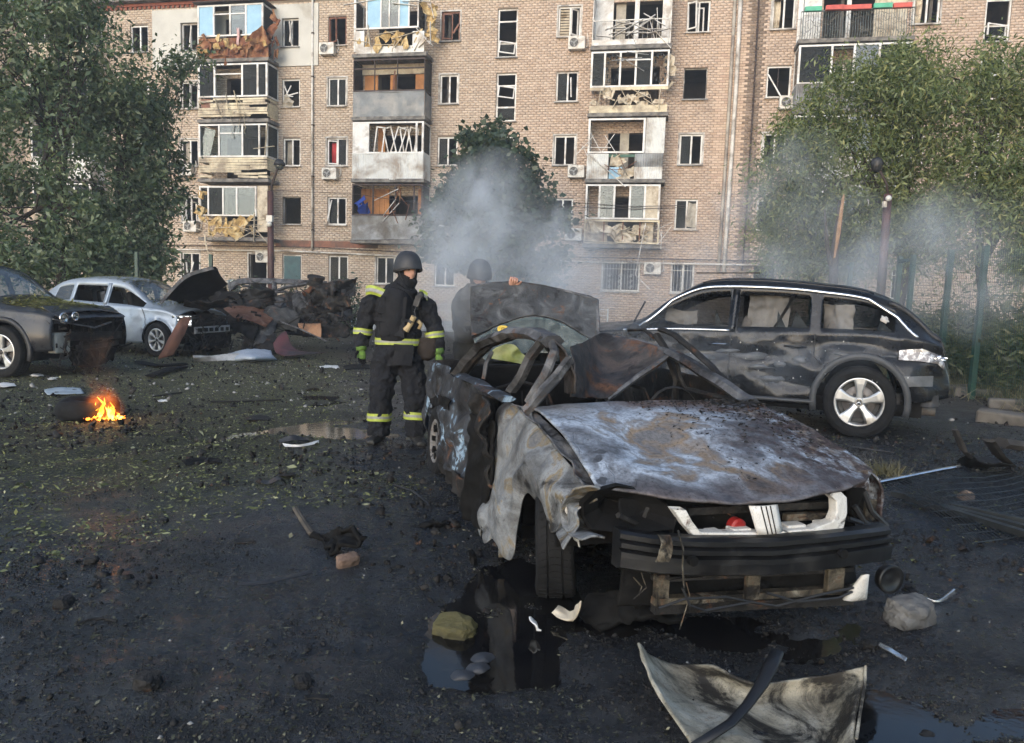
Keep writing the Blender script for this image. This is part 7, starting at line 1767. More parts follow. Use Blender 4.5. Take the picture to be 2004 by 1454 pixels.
for k in range(4): m = MB(); m.tube([WP(614 + 3 * k, 592 + 2 * k, 17.3), WP(620 + 3 * k, 585 + 2 * k, 17.25), WP(628 + 2 * k, 592 + 2 * k, 17.3)], .022, 6); m.build('spring_coil', STRUTM, wr)
wsheet('orange_board', [((583, 633, 17.0), (605, 634, 17), (628, 633, 17)), ((585, 642, 16.9), (606, 650, 16.9), (629, 650, 16.9)), ((590, 640, 16.85), (610, 656, 16.85), (628, 661, 16.85))], simple('scorched_orange_board', (.40, .22, .12), (.26, .13, .07), 5, (.8, .9), dirt=((.08, .06, .05), .3)), .02, 5, 15)
wsheet('side_hull', [((560, 575, 18.4), (600, 575, 18.4), (640, 565, 18.4)), ((560, 610, 18.2), (600, 612, 18.2), (640, 600, 18.2)), ((560, 655, 18), (600, 660, 18), (650, 655, 18))], WDARK, .1, 3, 16)
m = MB(); rr = random.Random(12)
for k in range(90):
    a = WP(rr.uniform(400, 690), rr.uniform(570, 668), rr.uniform(16.6, 17.6)); b = a + np.array([rr.uniform(-.5, .5), rr.uniform(-.2, .2), rr.uniform(-.25, .25)]); m.bar(a, b, rr.uniform(.015, .06), rr.uniform(.008, .03))
m.v = [(x, y, max(z, .0)) for x, y, z in m.v]
o = m.build('twisted_scrap', WDARK, wr); tag(o, kind='stuff')
rr = random.Random(31)
for k in range(16):
    x, y, Y = rr.uniform(405, 665), rr.uniform(566, 640), rr.uniform(16.9, 18.4); a, b = rr.uniform(18, 38), rr.uniform(10, 24); h = rr.uniform(-.5, .5)
    wsheet('crumpled_panel', [[(x + a * (i - 1) + b * .5 * (j - 1) * h + rr.uniform(-6, 6), min(y + b * (j - 1) + a * .4 * (i - 1) * h + rr.uniform(-5, 5), 660), Y + rr.uniform(-.25, .25)) for i in range(3)] for j in range(3)], (WDARK, WGREY, WDARK, CHARMETAL)[k % 4], .1, 4, 40 + k)
m = MB(); m.tube([WP(545, 628, 16.5), WP(590, 645, 16.4), WP(640, 668, 16.2)], .02, 5); m.build('bent_rod', STRUTM, wr)
m = MB(); m.lathe([(-.09, .19), (-.09, .31), (.09, .31), (.09, .19)], 1, 28, WP(452, 596, 17.3)); m.build('tyre', TYRE, wr)
# ================================================================ two firefighters
SUIT = NT('dark_fire_suit'); SUIT.set(SUIT.ramp(SUIT.noise(5, 5), [(.35, (.0075, .0085, .011)), (.7, (.016, .017, .021))]), .82, 0, .25); SUIT.bump(SUIT.math('ADD', SUIT.noise(11, 4, .6, .8), SUIT.math('MULTIPLY', SUIT.noise(300, 2), .15)), .9, .035); SUITM = SUIT.m
TANM = simple('smoke_grey_suit', (.075, .072, .066), (.05, .048, .045), 5, (.8, .95), bump=.5, bscale=11, dist=.02)
VESTM = simple('black_plate_vest', (.008, .0085, .010), (.014, .0145, .017), 9, (.7, .9), bump=.4, bscale=60)
HIVIS = simple('hi_vis_yellow_band', (.40, .47, .055), (.28, .33, .05), 22, (.4, .6)); SILVERB = simple('reflective_silver_band', (.27, .275, .26), (.2, .2, .19), 40, (.3, .5))
HELM = simple('dull_black_helmet', (.016, .017, .020), (.024, .025, .029), 14, (.5, .68), bump=.1)
SKIN = simple('skin', (.56, .31, .23), (.47, .25, .18), 9, (.45, .6)); GLOVEG = simple('lime_glove', (.12, .22, .04), (.06, .1, .03), 25, (.7, .85)); GLOVEB = simple('black_glove', (.010, .010, .011), None, 9, (.7, .9)); BOOT = simple('black_boot', (.009, .009, .009), (.02, .019, .017), 12, (.4, .7), bump=.3)

def remeshed(m, name, mat, parent, vox=.014, fold=.0, fscale=.12, smooth_it=6):
    o = m.build(name, mat, parent, smooth=True)
    r = o.modifiers.new('r', 'REMESH'); r.mode = 'VOXEL'; r.voxel_size = vox; r.use_smooth_shade = True
    s = o.modifiers.new('s', 'SMOOTH'); s.factor = .5; s.iterations = smooth_it
    if fold:
        tx = bpy.data.textures.new(name + '_fold', 'CLOUDS'); tx.noise_scale = fscale; tx.noise_depth = 2
        d = o.modifiers.new('d', 'DISPLACE'); d.texture = tx; d.strength = fold; d.mid_level = .5; d.texture_coords = 'LOCAL'
    return o
def hand(parent, wrist, dirv, palm_n, side, curl=.5, top=GLOVEG, fing=GLOVEB, skin=False, sc=1.0):
    """wrist point, direction of the hand, palm normal; side = which way the thumb leaves"""
    e = empty('hand', wrist, 0, parent); d = Vector(dirv).normalized(); n = Vector(palm_n); n = (n - d * n.dot(d)).normalized(); w = d.cross(n) * side
    m = MB(); L = lambda a, b, c: tuple((d * a + w * b + n * c) * sc)
    m.tube([L(-.03, 0, 0), L(.0, 0, 0), L(.04, 0, 0), L(.085, 0, 0), L(.10, 0, .004)], [.026, .030, .042, .043, .030], 10, flat=.55); remeshed(m, 'palm', top, e, .006, 0, smooth_it=2)
    for k, (off, ln) in enumerate(((-.031, .062), (-.0105, .078), (.0105, .084), (.031, .074))):
        p = np.array(L(.088, off, 0)); pts = [p]; a = curl * (.55 + .08 * k)
        for q, f in enumerate((.45, .3, .25)):
            dd = d * math.cos(a) + n * math.sin(a); pts.append(pts[-1] + np.array(dd) * ln * f * sc); a += curl * .85
        m = MB(); m.tube(pts, [.0105 * sc, .010 * sc, .009 * sc, .0065 * sc], 7); m.ball(pts[-1], .0066 * sc, 7, 5); m.build('finger', fing, e, smooth=True)
    p = np.array(L(.025, .036, .004)); a = .75; pts = [p]
    for q, f in enumerate((.036, .03, .022)):
        dd = d * math.cos(a) + w * math.sin(a) * .9 + n * .45 * q; dd.normalize(); pts.append(pts[-1] + np.array(dd) * f * sc); a -= .3
    m = MB(); m.tube(pts, [.0135 * sc, .0115 * sc, .010 * sc, .007 * sc], 7); m.ball(pts[-1], .007 * sc, 7, 5); m.build('thumb', fing, e, smooth=True)
    return e
def band(parent, c, r, h, axis=(0, 0, 1), flat=1.0, name='reflective_band', tilt=None):
    """a yellow band with a silver middle round a limb; r along local x, flat scales y"""
    e = empty(name, c, 0, parent); q = Vector((0, 0, 1)).rotation_difference(Vector(axis)); e.rotation_mode = 'QUATERNION'; e.rotation_quaternion = q
    def rg(h0, h1, k, nm, mt):
        m = MB(); n = 28; P = []
        for hh, rr in ((h0, k - .004), (h0, k), (h1, k), (h1, k - .004)): P.append([(rr * r * math.cos(t), rr * r * flat * math.sin(t), hh + .003 * math.sin(t * 3)) for t in np.linspace(0, 2 * math.pi, n, endpoint=False)])
        m.grid(P, wrap=True); m.build(nm, mt, e, smooth=False)
    rg(-h / 2, h / 2, 1., 'yellow_cloth', HIVIS); rg(-h * .17, h * .17, 1.012, 'silver_stripe', SILVERB); return e
def head_piece(root, c, face, tilt=0., suit=VESTM, helm=HELM):
    """head with face looking along the unit vector face; balaclava and helmet over it"""
    yaw = math.atan2(face[1], face[0]); e = empty('head', c, 0, root, (0, tilt, yaw))
    m = MB(); P = []
    for i in range(17):
        th = math.pi * i / 16
        row = []
        for k in range(24):
            ph = 2 * math.pi * k / 24; x, y, z = .092 * math.sin(th) * math.cos(ph), .074 * math.sin(th) * math.sin(ph), .118 * math.cos(th)
            f = max(0, math.cos(ph)) * math.sin(th); g = math.exp(-(y / .016) ** 2)
            if f > 0:
                x += .030 * g * math.exp(-((z + .012) / .026) ** 2) * f + .008 * math.exp(-((z - .032) / .014) ** 2) * f      # nose, brow
                x -= .014 * math.exp(-((z - .012) / .014) ** 2) * math.exp(-((abs(y) - .032) / .016) ** 2) * f                # eye sockets
                x += .010 * math.exp(-((z + .062) / .012) ** 2) * math.exp(-(y / .03) ** 2) * f + .012 * math.exp(-((z + .098) / .02) ** 2) * math.exp(-(y / .03) ** 2)
                x -= .004 * math.exp(-((z + .060) / .004) ** 2) * math.exp(-(y / .026) ** 2) * f
            row.append((x, y * (1 - .18 * max(0, -z / .118)), z))
        P.append(row)
    m.grid(P, wrap=True); m.build('face', SKIN, e, smooth=True)
    for s in (1, -1):
        m = MB(); m.ball((.077, s * .032, .012), (.010, .012, .008), 10, 6); m.build('eye', simple('eye', (.25, .23, .21), (.05, .04, .03), 60, (.2, .3)), e, smooth=True)
    m = MB(); P = []
    for i in range(15):
        th = math.pi * (.02 + .98 * i / 14)
        row = []
        for k in range(25):
            ph = rad(62) + (2 * math.pi - rad(124)) * k / 24
            if -.118 * 1.06 < .118 * math.cos(th) < -.04: ph = rad(20) + (2 * math.pi - rad(40)) * k / 24
            row.append((.100 * math.sin(th) * math.cos(ph), .083 * math.sin(th) * math.sin(ph), .125 * math.cos(th)))
        P.append(row)
    m.grid(P); m.build('balaclava', suit, e, smooth=True, solid=.008)
    m = MB(); P = []
    for i in range(12):
        th = math.pi * .5 * i / 11; row = []
        for k in range(32):
            ph = 2 * math.pi * k / 32; fx = math.cos(ph); drop = .055 * max(0, -fx) ** 1.5 + .035 * abs(math.sin(ph)) ** 4
            z = .155 * math.cos(th) + .030 - (drop * (i / 11) ** 3); rr = math.sin(th) ** .82
            row.append(((.150 if fx > 0 else .142) * rr * fx + (.02 * max(0, fx) ** 2 if i == 11 else 0), .122 * rr * math.sin(ph), z))
        P.append(row)
    m.grid(P, wrap=True); hm = m.build('helmet', helm, e, smooth=True, solid=.010)
    m = MB(); m.tube([P[11][k] for k in list(range(32)) + [0]], .006, 6, cap=False); m.build('helmet_rim', DARK, hm, smooth=True)
    for s in (1, -1): m = MB(); m.tube([(.01, s * .105, .02), (.03, s * .085, -.06), (.05, s * .03, -.128), (.05, 0, -.132)], .006, 5); m.build('chin_strap', DARK, hm)
    return e

# ---- the standing one
_f1 = gr(778, 866); K = 1450 / _f1[1] * 1.0
ff = empty('person', (_f1[0], _f1[1], 0)); tag(ff, 'person in dark suit with yellow bands and black helmet standing left of the burnt car', 'person')
def J(x, y, d=0.): return (((x - 778) + (y - 866) * .0) / K, d, (866 - y) / K)
m = MB()
m.tube([J(775, 712), J(776, 680), J(776, 640), J(774, 605, -.01), J(774, 578, -.01), J(782, 562, 0)], [.135, .15, .15, .155, .135, .085], 14, flat=1.42)
m.tube([J(783, 570), J(790, 552, -.01), J(794, 540, -.01)], [.10, .095, .085], 12)
m.tube([J(752, 700), J(748, 735), J(744, 775, -.03), J(742, 815, .0), J(741, 852, 0)], [.125, .128, .108, .105, .10], 12)
m.tube([J(800, 700), J(806, 735), J(811, 775, -.03), J(812, 815, .01), J(814, 850, .02)], [.125, .125, .106, .103, .10], 12)
m.tube([J(735, 582), J(722, 592), J(711, 625, .02), J(707, 645, .02), J(705, 662, -.01), J(705, 678, -.03)], [.085, .098, .088, .080, .076, .062], 12)
m.tube([J(815, 582), J(828, 592), J(841, 622, .02), J(848, 642, .0), J(853, 662, -.03), J(856, 680, -.05)], [.085, .092, .082, .078, .074, .060], 12)
m.ball(J(752, 700), (.135, .14, .12)); m.ball(J(800, 700), (.135, .14, .12))
body = remeshed(m, 'body', SUITM, ff, .012, .06, .07, 4)
# vest, collar, pouch, flap
m = MB(); m.tube([J(772, 660, -.01), J(772, 640, -.02), J(772, 605, -.02), J(775, 580, -.02), J(780, 566, -.01)], [.160, .172, .178, .165, .13], 14, flat=1.12); remeshed(m, 'vest', VESTM, ff, .016, .02, .1, 3)
m = MB(); m.tube([J(781, 576), J(786, 566), J(791, 556, -.01)], [.14, .135, .115], 14, flat=1.05); remeshed(m, 'collar', VESTM, ff, .014, .025, .08, 3)
m = MB(); P = [[np.array(J(774 + 12 * i + 1.5 * math.sin(j), 668 + 8 * j, -.19 - .012 * math.sin(i * 1.6))) for j in range(6)] for i in range(4)]; sheet('front_flap', P, VESTM, ff, .008, 6, 111, .02)
m = MB(); m.ball(J(836, 678, -.05), (.11, .075, .11)); m.box(J(836, 660, -.05), (.16, .1, .05)); remeshed(m, 'hip_pouch', simple('dark_brown_pouch', (.022, .017, .014), (.03, .024, .02), 9, (.75, .9)), ff, .014, .02, .06, 3)
m = MB(); m.tube([J(803, 632, -.20), J(812, 614, -.215)], .026, 10); fl_ = m.build('torch', simple('tan_torch', (.42, .31, .16), (.34, .25, .13), 12, (.5, .7)), ff, smooth=False)
m = MB(); m.tube([J(796, 641, -.195), J(803, 632, -.20)], [.032, .024], 10); m.build('torch_head', simple('tan_torch', (.42, .31, .16)), fl_); m = MB(); m.tube([J(805, 626, -.203), J(808, 621, -.208)], .029, 10); m.build('torch_ring', DARK, fl_)
m = MB(); m.tube([J(818, 622, -.17), J(824, 628, -.15), J(820, 638, -.15)], .018, 8); m.build('hose_end', simple('tan_torch', (.42, .31, .16)), ff, smooth=True)
m = MB(); m.box(J(816, 585, -.15), (.055, .05, .10), eul(0, .3)); m.ball(J(822, 574, -.15), (.035, .03, .04), 10, 6); m.tube([J(816, 590, -.16), J(812, 604, -.18), J(815, 618, -.19)], .006, 5); m.build('radio', DARK, ff, bevel=.008)
for x, y, w_, h_ in ((757, 640, .10, .13), (783, 642, .09, .12), (752, 604, .09, .07), (733, 742, .05, .16), (822, 738, .05, .15)): m = MB(); m.box(J(x, y, -.175 if y < 700 else -.07), (w_, .05, h_)); m.build('pocket', VESTM, ff, bevel=.012)
for a, b in (((752, 578), (756, 655)), ((794, 578), (790, 655)), ((738, 622), (806, 622))): m = MB(); m.bar(J(*a, -.185), J(*b, -.195), .03, .008, up=(0, -1, .01)); m.build('strap', VESTM, ff)
# yellow bands
band(ff, J(741, 814), .118, .072); band(ff, J(813, 809, .01), .118, .072, (.03, 0, 1))
band(ff, J(706, 647, .018), .092, .058, (.08, 0, 1)); band(ff, J(847, 649, -.01), .092, .058, (-.18, 0, 1))
band(ff, J(776, 664), .222, .062, (0, 0, 1), .74, 'belt_band')
for nm, pts, w_ in (('shoulder_band', [(714, 568), (726, 566), (742, 570), (764, 579)], .075), ('shoulder_band', [(819, 571), (826, 573), (833, 578)], .075)):
    P = [[np.array(J(x, y - s * 8.5, -.02 - (.10 if 725 < x < 826 else .05) + .02 * abs(s))) for s in (-1, -.4, .4, 1)] for x, y in pts]
    o = sheet(nm, P, HIVIS, ff, .002, 9, 112, .01); P = [[p + np.array([0, -.012, 0]) for p in r_[1:3]] for r_ in P]; sheet('silver_stripe', P, SILVERB, o, .0, 9, 113, .006)
head_piece(ff, J(792, 528, -.02), (math.cos(rad(-48)), math.sin(rad(-48))), .05)
m = MB(); m.tube([J(777, 560), J(787, 545, -.01)], [.075, .07], 10); m.build('neck_cloth', VESTM, ff, smooth=True)
hand(ff, J(706, 682, -.04), (.05, -.25, -1), (.6, -.8, 0), 1, .55); hand(ff, J(858, 684, -.06), (.12, -.3, -1), (-.6, -.8, 0), -1, .6)
m = MB(); m.tube([J(705, 676, -.03), J(706, 684, -.04)], [.055, .05], 10); m.build('glove_cuff', GLOVEG, ff, smooth=True); m = MB(); m.tube([J(856, 677, -.05), J(858, 686, -.06)], [.055, .05], 10); m.build('glove_cuff', GLOVEG, ff, smooth=True)
for x, dx in ((741, -.02), (815, .03)):
    m = MB(); c = np.array(J(x, 858)); m.tube([c + np.array([0, .06, .0]), c + np.array([dx, -.02, -.005]), c + np.array([dx * 2, -.12, -.012]), c + np.array([dx * 2.4, -.19, -.018])], [.062, .066, .060, .042], 12, flat=.72); m.tube([c, c + np.array([0, .02, .16])], [.065, .085], 12)
    m.v = [(a, b, max(c_, .004)) for a, b, c_ in m.v]; b_ = remeshed(m, 'boot', BOOT, ff, .010, .0, smooth_it=3)

# ---- the one behind the raised tailgate
_f2 = np.array([0, 0, 0.]); p = at(920, 690, 7.75); _f2 = np.array([p[0], 7.75, 0]); K2 = 1450 / 7.75
f2 = empty('person', _f2); tag(f2, 'helmeted person bent over behind the raised tailgate, half hidden by smoke', 'person')
def J2(x, y, d=0.): q = at(x, y, 7.75 + d); return tuple(q - _f2)
m = MB()
m.tube([J2(925, 668), J2(922, 640), J2(925, 608), J2(932, 580, -.06), J2(936, 562, -.1)], [.15, .16, .17, .16, .10], 14, flat=1.25)
m.tube([J2(936, 566, -.1), J2(938, 552, -.12)], [.09, .085], 10)
z0 = J2(912, 672)
m.tube([z0, (z0[0] - .01, .0, .5), (z0[0] - .02, .05, .09)], [.135, .11, .095], 12); z1 = J2(942, 672); m.tube([z1, (z1[0] + .02, .0, .5), (z1[0] + .05, .05, .09)], [.135, .11, .095], 12)
m.tube([J2(908, 580, -.05), J2(897, 600, -.02), J2(901, 632, -.1), J2(915, 640, -.3)], [.09, .09, .08, .06], 12)
m.tube([J2(955, 580, -.08), J2(975, 585, -.2), J2(998, 575, -.42), J2(1003, 562, -.58)], [.085, .075, .065, .05], 12)
remeshed(m, 'body', TANM, f2, .015, .035, .09)
head_piece(f2, J2(938, 543, -.14), (math.cos(rad(-75)), math.sin(rad(-75))), .35)
hand(f2, J2(1002, 560, -.60), (.1, -.35, .45), (0, -1, -.5), 1, 1.1, SKIN, SKIN); hand(f2, J2(916, 641, -.32), (.5, -.6, -.1), (0, -.3, -1), -1, .9, GLOVEB, GLOVEB)
band(f2, (z0[0] - .005, 0, .62), .135, .08)
for q in (z0[0] - .02, z1[0] + .05):
    m = MB(); m.tube([(q, .12, .05), (q, .02, .05), (q, -.12, .04)], [.06, .065, .045], 12, flat=.75); m.tube([(q, .06, .05), (q, .06, .2)], [.065, .085], 12); remeshed(m, 'boot', BOOT, f2, .012, 0, smooth_it=3)
# ================================================================ loose things on the ground
def thing(name, label, cat, x, y, z=None, rz=0, group=None):
    p = gr(x, y); e = empty(name, (p[0], p[1], gz(p[0], p[1]) if z is None else z), rz); tag(e, label, cat, group); return e, p
def gp(x, y, z=0.): return gr(x, y, z)
def scrap(name, label, cat, rows, mat, amp=.02, freq=6, seed=0, solid=.006, group=None, extra=None):
    """one bent sheet on the ground; rows of (picture x, y, height)"""
    R3 = np.array([[gr(x, y, h) if h < 3 else at(x, y, h) for x, y, h in r_] for r_ in rows]); c = R3.reshape(-1, 3).mean(0); c[2] = 0
    o = sheet(name, R3 - c, mat, None, amp, freq, seed, solid, 3); o.location = tuple(c); tag(o, label, cat, group); return o, c
def rock(name, label, x, y, size, mat, seed, rz=0, cat='stone', group=None, sink=.25):
    p = gr(x, y); m = MB(); bm = bmesh.new(); bmesh.ops.create_icosphere(bm, subdivisions=4, radius=1.0)
    V = np.array([v.co for v in bm.verts]); F = [tuple(v.index for v in f.verts) for f in bm.faces]; bm.free()
    rng = np.random.default_rng(seed)
    for k in range(9):         # broken flat faces
        n = rng.normal(size=3); n /= np.linalg.norm(n); d = .62 + .2 * rng.random(); h = V @ n; V = np.where((h > d)[:, None], V - n * (h - d)[:, None], V)
    V = V / (np.abs(V).max(1, keepdims=True) ** .45) * (1 + .10 * fbm(V * 2.5, 4, seed)[:, None]); V = V * np.array(size)
    m.add(V, F); o = m.build(name, mat, None, smooth=False); o.location = (p[0], p[1], size[2] * (1 - sink * 2) * .8 + gz(p[0], p[1])); o.rotation_euler = (.1, -.08, rz); tag(o, label, cat, group); return o
STONEG = simple('grey_stone', (.15, .147, .14), (.08, .078, .075), 6, (.8, .95), bump=.6, bscale=30, dirt=((.05, .048, .045), .4))
STONEY = simple('mossy_yellow_stone', (.13, .11, .045), (.07, .062, .03), 6, (.8, .95), bump=.6, bscale=30, dirt=((.04, .038, .03), .35))
BRICKF = simple('broken_brick', (.19, .125, .09), (.12, .085, .065), 7, (.85, .95), bump=.5, bscale=40)
rock('stone', 'large grey stone on the wet ground right of the burnt car', 1782, 1212, (.12, .09, .08), STONEG, 3, .3)
rock('stone', 'yellowish mossy stone block on the ground left of the puddle', 886, 1222, (.105, .085, .062), STONEY, 4, -.3)
rock('brick_fragment', 'broken brick fragment below the charred lump', 678, 1108, (.07, .045, .045), BRICKF, 5, .8, 'brick')
rock('stone', 'round stone with rusty top lying on the fallen mesh', 1890, 975, (.055, .055, .055), simple('ochre_stone', (.22, .14, .08), (.13, .11, .1), 6, (.8, .95)), 6)
for k, (x, y, s, lab) in enumerate(((180, 1110, .035, 'small dark clod at the left, beyond the bent strip'), (320, 1020, .03, 'tiny dark pebble between leaf litter and wet asphalt'), (595, 1337, .04, 'black lump near the lower middle of the ground'), (1755, 968, .03, 'small stone beside the chrome strip'), (1703, 1262, .035, 'small dark stone in the puddle'), (125, 1190, .05, 'flat dark clod at the lower left'), (290, 1345, .055, 'torn muddy clod with roots at the lower left'), (1815, 1420, .03, 'small black stone in the right hand puddle'), (1560, 1400, .05, 'rounded dark stone half under the bent panel'), (890, 1300, .05, 'dark lump at the edge of the small puddle'), (1780, 1150, .03, 'pebble behind the large grey stone'))):
    rock('clod', lab, x, y, (s, s * .8, s * .6), CHARMETAL, 20 + k, k, 'clod')

# burning tyre
e, p = thing('burning_tyre', 'black tyre lying flat and burning on the leaf strewn ground', 'tyre', 172, 815)
m = MB(); m.lathe([(.03, .17), (.0, .22), (.015, .29), (.08, .31), (.13, .31), (.19, .285), (.205, .22), (.18, .17), (.10, .16), (.03, .17)], 2, 40); m.v = [(x, y, z + .02 * math.sin(3 * math.atan2(y, x)) * (z > .1)) for x, y, z in m.v]; m.build('tyre_ring', TYRE, e, smooth=True)
m = MB(); m.lathe([(.06, .165), (.07, .10), (.10, .07), (.10, 0)], 2, 24); m.build('rim', CHARMETAL, e, smooth=True)
tf = NT('flame'); em = tf.n('ShaderNodeEmission'); lw = tf.n('ShaderNodeLayerWeight'); lw.inputs[0].default_value = .35
fc = tf.ramp(tf.noise(9, 3), [(.3, (1., .12, .005)), (.52, (1., .3, .03)), (.7, (1., .62, .16))]); tf.l(fc, em.inputs[0]); em.inputs[1].default_value = 2.4
tr = tf.n('ShaderNodeBsdfTransparent'); mx = tf.n('ShaderNodeMixShader'); tf.l(tf.math('MULTIPLY', tf.math('ADD', lw.outputs['Facing'], .12, True), tf.ramp(tf.noise(14, 4, .6, .5), [(.35, .7), (.7, 1.2)]), True), mx.inputs[0]); tf.l(em.outputs[0], mx.inputs[1]); tf.l(tr.outputs[0], mx.inputs[2]); tf.l(mx.outputs[0], tf.out.inputs[0])
fp = gr(205, 820); fl = empty('fire', (fp[0], fp[1] - .05, 0)); tag(fl, 'small orange fire burning at the edge of the black tyre', 'fire'); rr = random.Random(2)
for k in range(26):
    a = rr.uniform(0, 6.28); q = rr.random() ** .7 * .17; h = (.07 + .13 * rr.random()) * (1.25 - q * 4); x, y = q * math.cos(a) + .02, q * math.sin(a) * .6; m = MB(); w = rr.uniform(.012, .028); b0 = rr.uniform(0, .05)
    m.tube([(x, y, b0), (x + .01 * rr.uniform(-1, 1), y, b0 + h * .3), (x + .03 * rr.uniform(-1, 1.5), y, b0 + h * .65), (x + .05 * rr.uniform(-1, 1.5), y, b0 + h)], [w * .6, w, w * .55, .001], 7); m.build('flame_tongue', tf.m, fl, smooth=True)
te = NT('ember'); te.set((.02, .01, .01), .9); te.bs.inputs['Emission Color'].default_value = (1., .22, .02, 1); te.l(te.ramp(te.noise(40, 3), [(.45, 0.), (.6, 4.)]), te.bs.inputs['Emission Strength'])
m = MB()
for k in range(60): a = rr.uniform(0, 6.28); q = rr.random() * .26; m.ball((q * math.cos(a) + .03, q * math.sin(a) * .6, .02 + .015 * rr.random()), rr.uniform(.006, .018), 5, 3)
o = m.build('embers', te.m, fl); tag(o, kind='stuff')
tg_ = NT('fire_glow_gas'); tg_.t.nodes.remove(tg_.bs); pv = tg_.n('ShaderNodeVolumePrincipled'); pv.inputs['Density'].default_value = 0; pv.inputs['Emission Color'].default_value = (1., .2, .02, 1); ln_ = tg_.n('ShaderNodeVectorMath', operation='LENGTH'); tg_.l(tg_.scaled((4.2, 5.5, 3.6), loc=(-.1, 0, -.45)), ln_.inputs[0])
tg_.l(tg_.math('MULTIPLY', tg_.mapr(ln_.outputs['Value'], .95, .1), tg_.ramp(tg_.noise(9, 4, .6, .8), [(.38, 0.), (.7, 6.)])), pv.inputs['Emission Strength']); tg_.l(pv.outputs[0], tg_.out.inputs['Volume']); m = MB(); m.ball((.03, 0, .12), (.26, .2, .28), 16, 10); m.build('fire_glow_gas', tg_.m, fl)
lt = bpy.data.lights.new('fire_glow', 'POINT'); lt.energy = 4; lt.color = (1., .38, .08); lt.shadow_soft_size = .12; lo = bpy.data.objects.new('fire_glow', lt); link(lo, fl); lo.location = (0.03, -.05, .2)

# large bent panel in the foreground
OLIVE = burnt_mat('sooty_cream_panel', [(.3, (.16, .14, .10)), (.5, (.33, .30, .23)), (.62, (.42, .39, .32)), (.75, (.2, .18, .14))], 3.5, .12, .6, (.5, .8), 0, .4)
o, c = scrap('bent_car_panel', 'large bent cream and black car panel lying in the foreground', 'car panel',
    [[(1250, 1262, .16), (1275, 1330, .13), (1310, 1390, .09), (1345, 1440, .06), (1380, 1500, .05)],
     [(1300, 1300, .02), (1330, 1345, .01), (1375, 1400, .02), (1420, 1450, .03), (1450, 1510, .04)],
     [(1385, 1300, .09), (1420, 1345, .02), (1470, 1400, .01), (1500, 1450, .02), (1530, 1510, .03)],
     [(1465, 1335, .09), (1500, 1370, .02), (1550, 1410, .015), (1580, 1450, .02), (1600, 1510, .02)],
     [(1560, 1330, .08), (1585, 1360, .03), (1612, 1400, .02), (1620, 1450, .02), (1640, 1510, .02)],
     [(1690, 1305, .20), (1688, 1340, .16), (1680, 1390, .12), (1672, 1440, .09), (1668, 1500, .06)]], OLIVE, .012, 5, 121, .01)
e_ = [gr(1250, 1260, .165), gr(1275, 1330, .135), gr(1310, 1390, .095), gr(1345, 1440, .065)]; m = MB(c); m.tube(e_, .006, 6); m.build('folded_edge', OLIVE, o)
e_ = [gr(1694, 1303, .205), gr(1692, 1340, .165), gr(1684, 1390, .125), gr(1676, 1445, .09)]; m = MB(c); m.tube(e_, .005, 6); m.build('folded_edge', OLIVE, o)
m = MB(); pts = [gr(1522, 1275, .22), gr(1508, 1305, .19), gr(1490, 1340, .15), gr(1462, 1380, .11), gr(1430, 1415, .08), gr(1360, 1460, .06)]; c = pts[3].copy(); c[2] = 0
m = MB(c); m.tube(pts, [.022, .026, .022, .018, .018, .018], 8, flat=.45); o = m.build('rubber_strip', simple('black_rubber', (.009, .009, .010), None, 9, (.35, .6)), smooth=True); o.location = tuple(c); tag(o, 'black rubber strip lying across the bent cream panel', 'strip')

def strip(name, label, cat, pts, w, h, mat, group=None, smooth=False, flat=None):
    P = [gr(x, y, z) for x, y, z in pts]; c = np.mean(P, 0); c[2] = 0; m = MB(c); m.tube(P, w / 2, 6, flat=h / w); o = m.build(name, mat, None, smooth=smooth); o.location = tuple(c); tag(o, label, cat, group); return o
strip('black_strip', 'straight black plastic strip lying on the asphalt at the lower left', 'strip', [(466, 1142, .02), (520, 1140, .02), (570, 1128, .03), (610, 1118, .035)], .045, .015, DARK)
strip('wooden_stick', 'short wooden stick left of the charred lump', 'stick', [(578, 995, .02), (592, 1018, .02), (610, 1045, .02)], .04, .03, simple('weathered_wood', (.12, .10, .075), (.07, .06, .05), 6, (.85, .95), bump=.4))
strip('metal_rod', 'thin bent rod on the ground in front of the burnt car’s door', 'rod', [(770, 948, .02), (810, 962, .05), (838, 985, .03), (842, 1000, .01)], .014, .014, DARK)
strip('metal_rod', 'long thin dark bar beside the wheel rut', 'rod', [(412, 786, .01), (480, 785, .02), (550, 782, .02)], .03, .02, CHARMETAL)
strip('metal_rod', 'dark bar lying in leaf litter right of the fire', 'rod', [(300, 776, .01), (330, 772, .02), (356, 768, .02)], .03, .02, CHARMETAL)
strip('chrome_strip', 'long silver trim strip pointing away from the burnt headlight', 'trim strip', [(1690, 948, .02), (1760, 934, .03), (1840, 918, .03), (1878, 912, .03)], .05, .018, CHROME)
strip('cable', 'thin cable on the ground behind the burnt hood', 'cable', [(1618, 866, .01), (1680, 876, .02), (1750, 886, .01)], .016, .016, DARK)
strip('cable', 'short cable beside the black bumper beam end', 'cable', [(1720, 1030, .01), (1760, 1040, .01), (1800, 1048, .01)], .012, .012, DARK)
strip('wire', 'curled wire on wet asphalt near the lower left', 'wire', [(150, 1222, .01), (175, 1212, .015), (205, 1210, .01), (228, 1216, .01)], .014, .01, CHARMETAL)
scrap('charred_lump', 'charred twisted lump of plastic on the ground left of the front wheel', 'debris', [[(625, 1050, .02), (650, 1040, .10), (690, 1028, .15)], [(640, 1072, .02), (665, 1060, .03), (700, 1045, .13)], [(655, 1086, .01), (680, 1080, .05), (720, 1048, .12)]], CHAR, .07, 8, 131, .02)
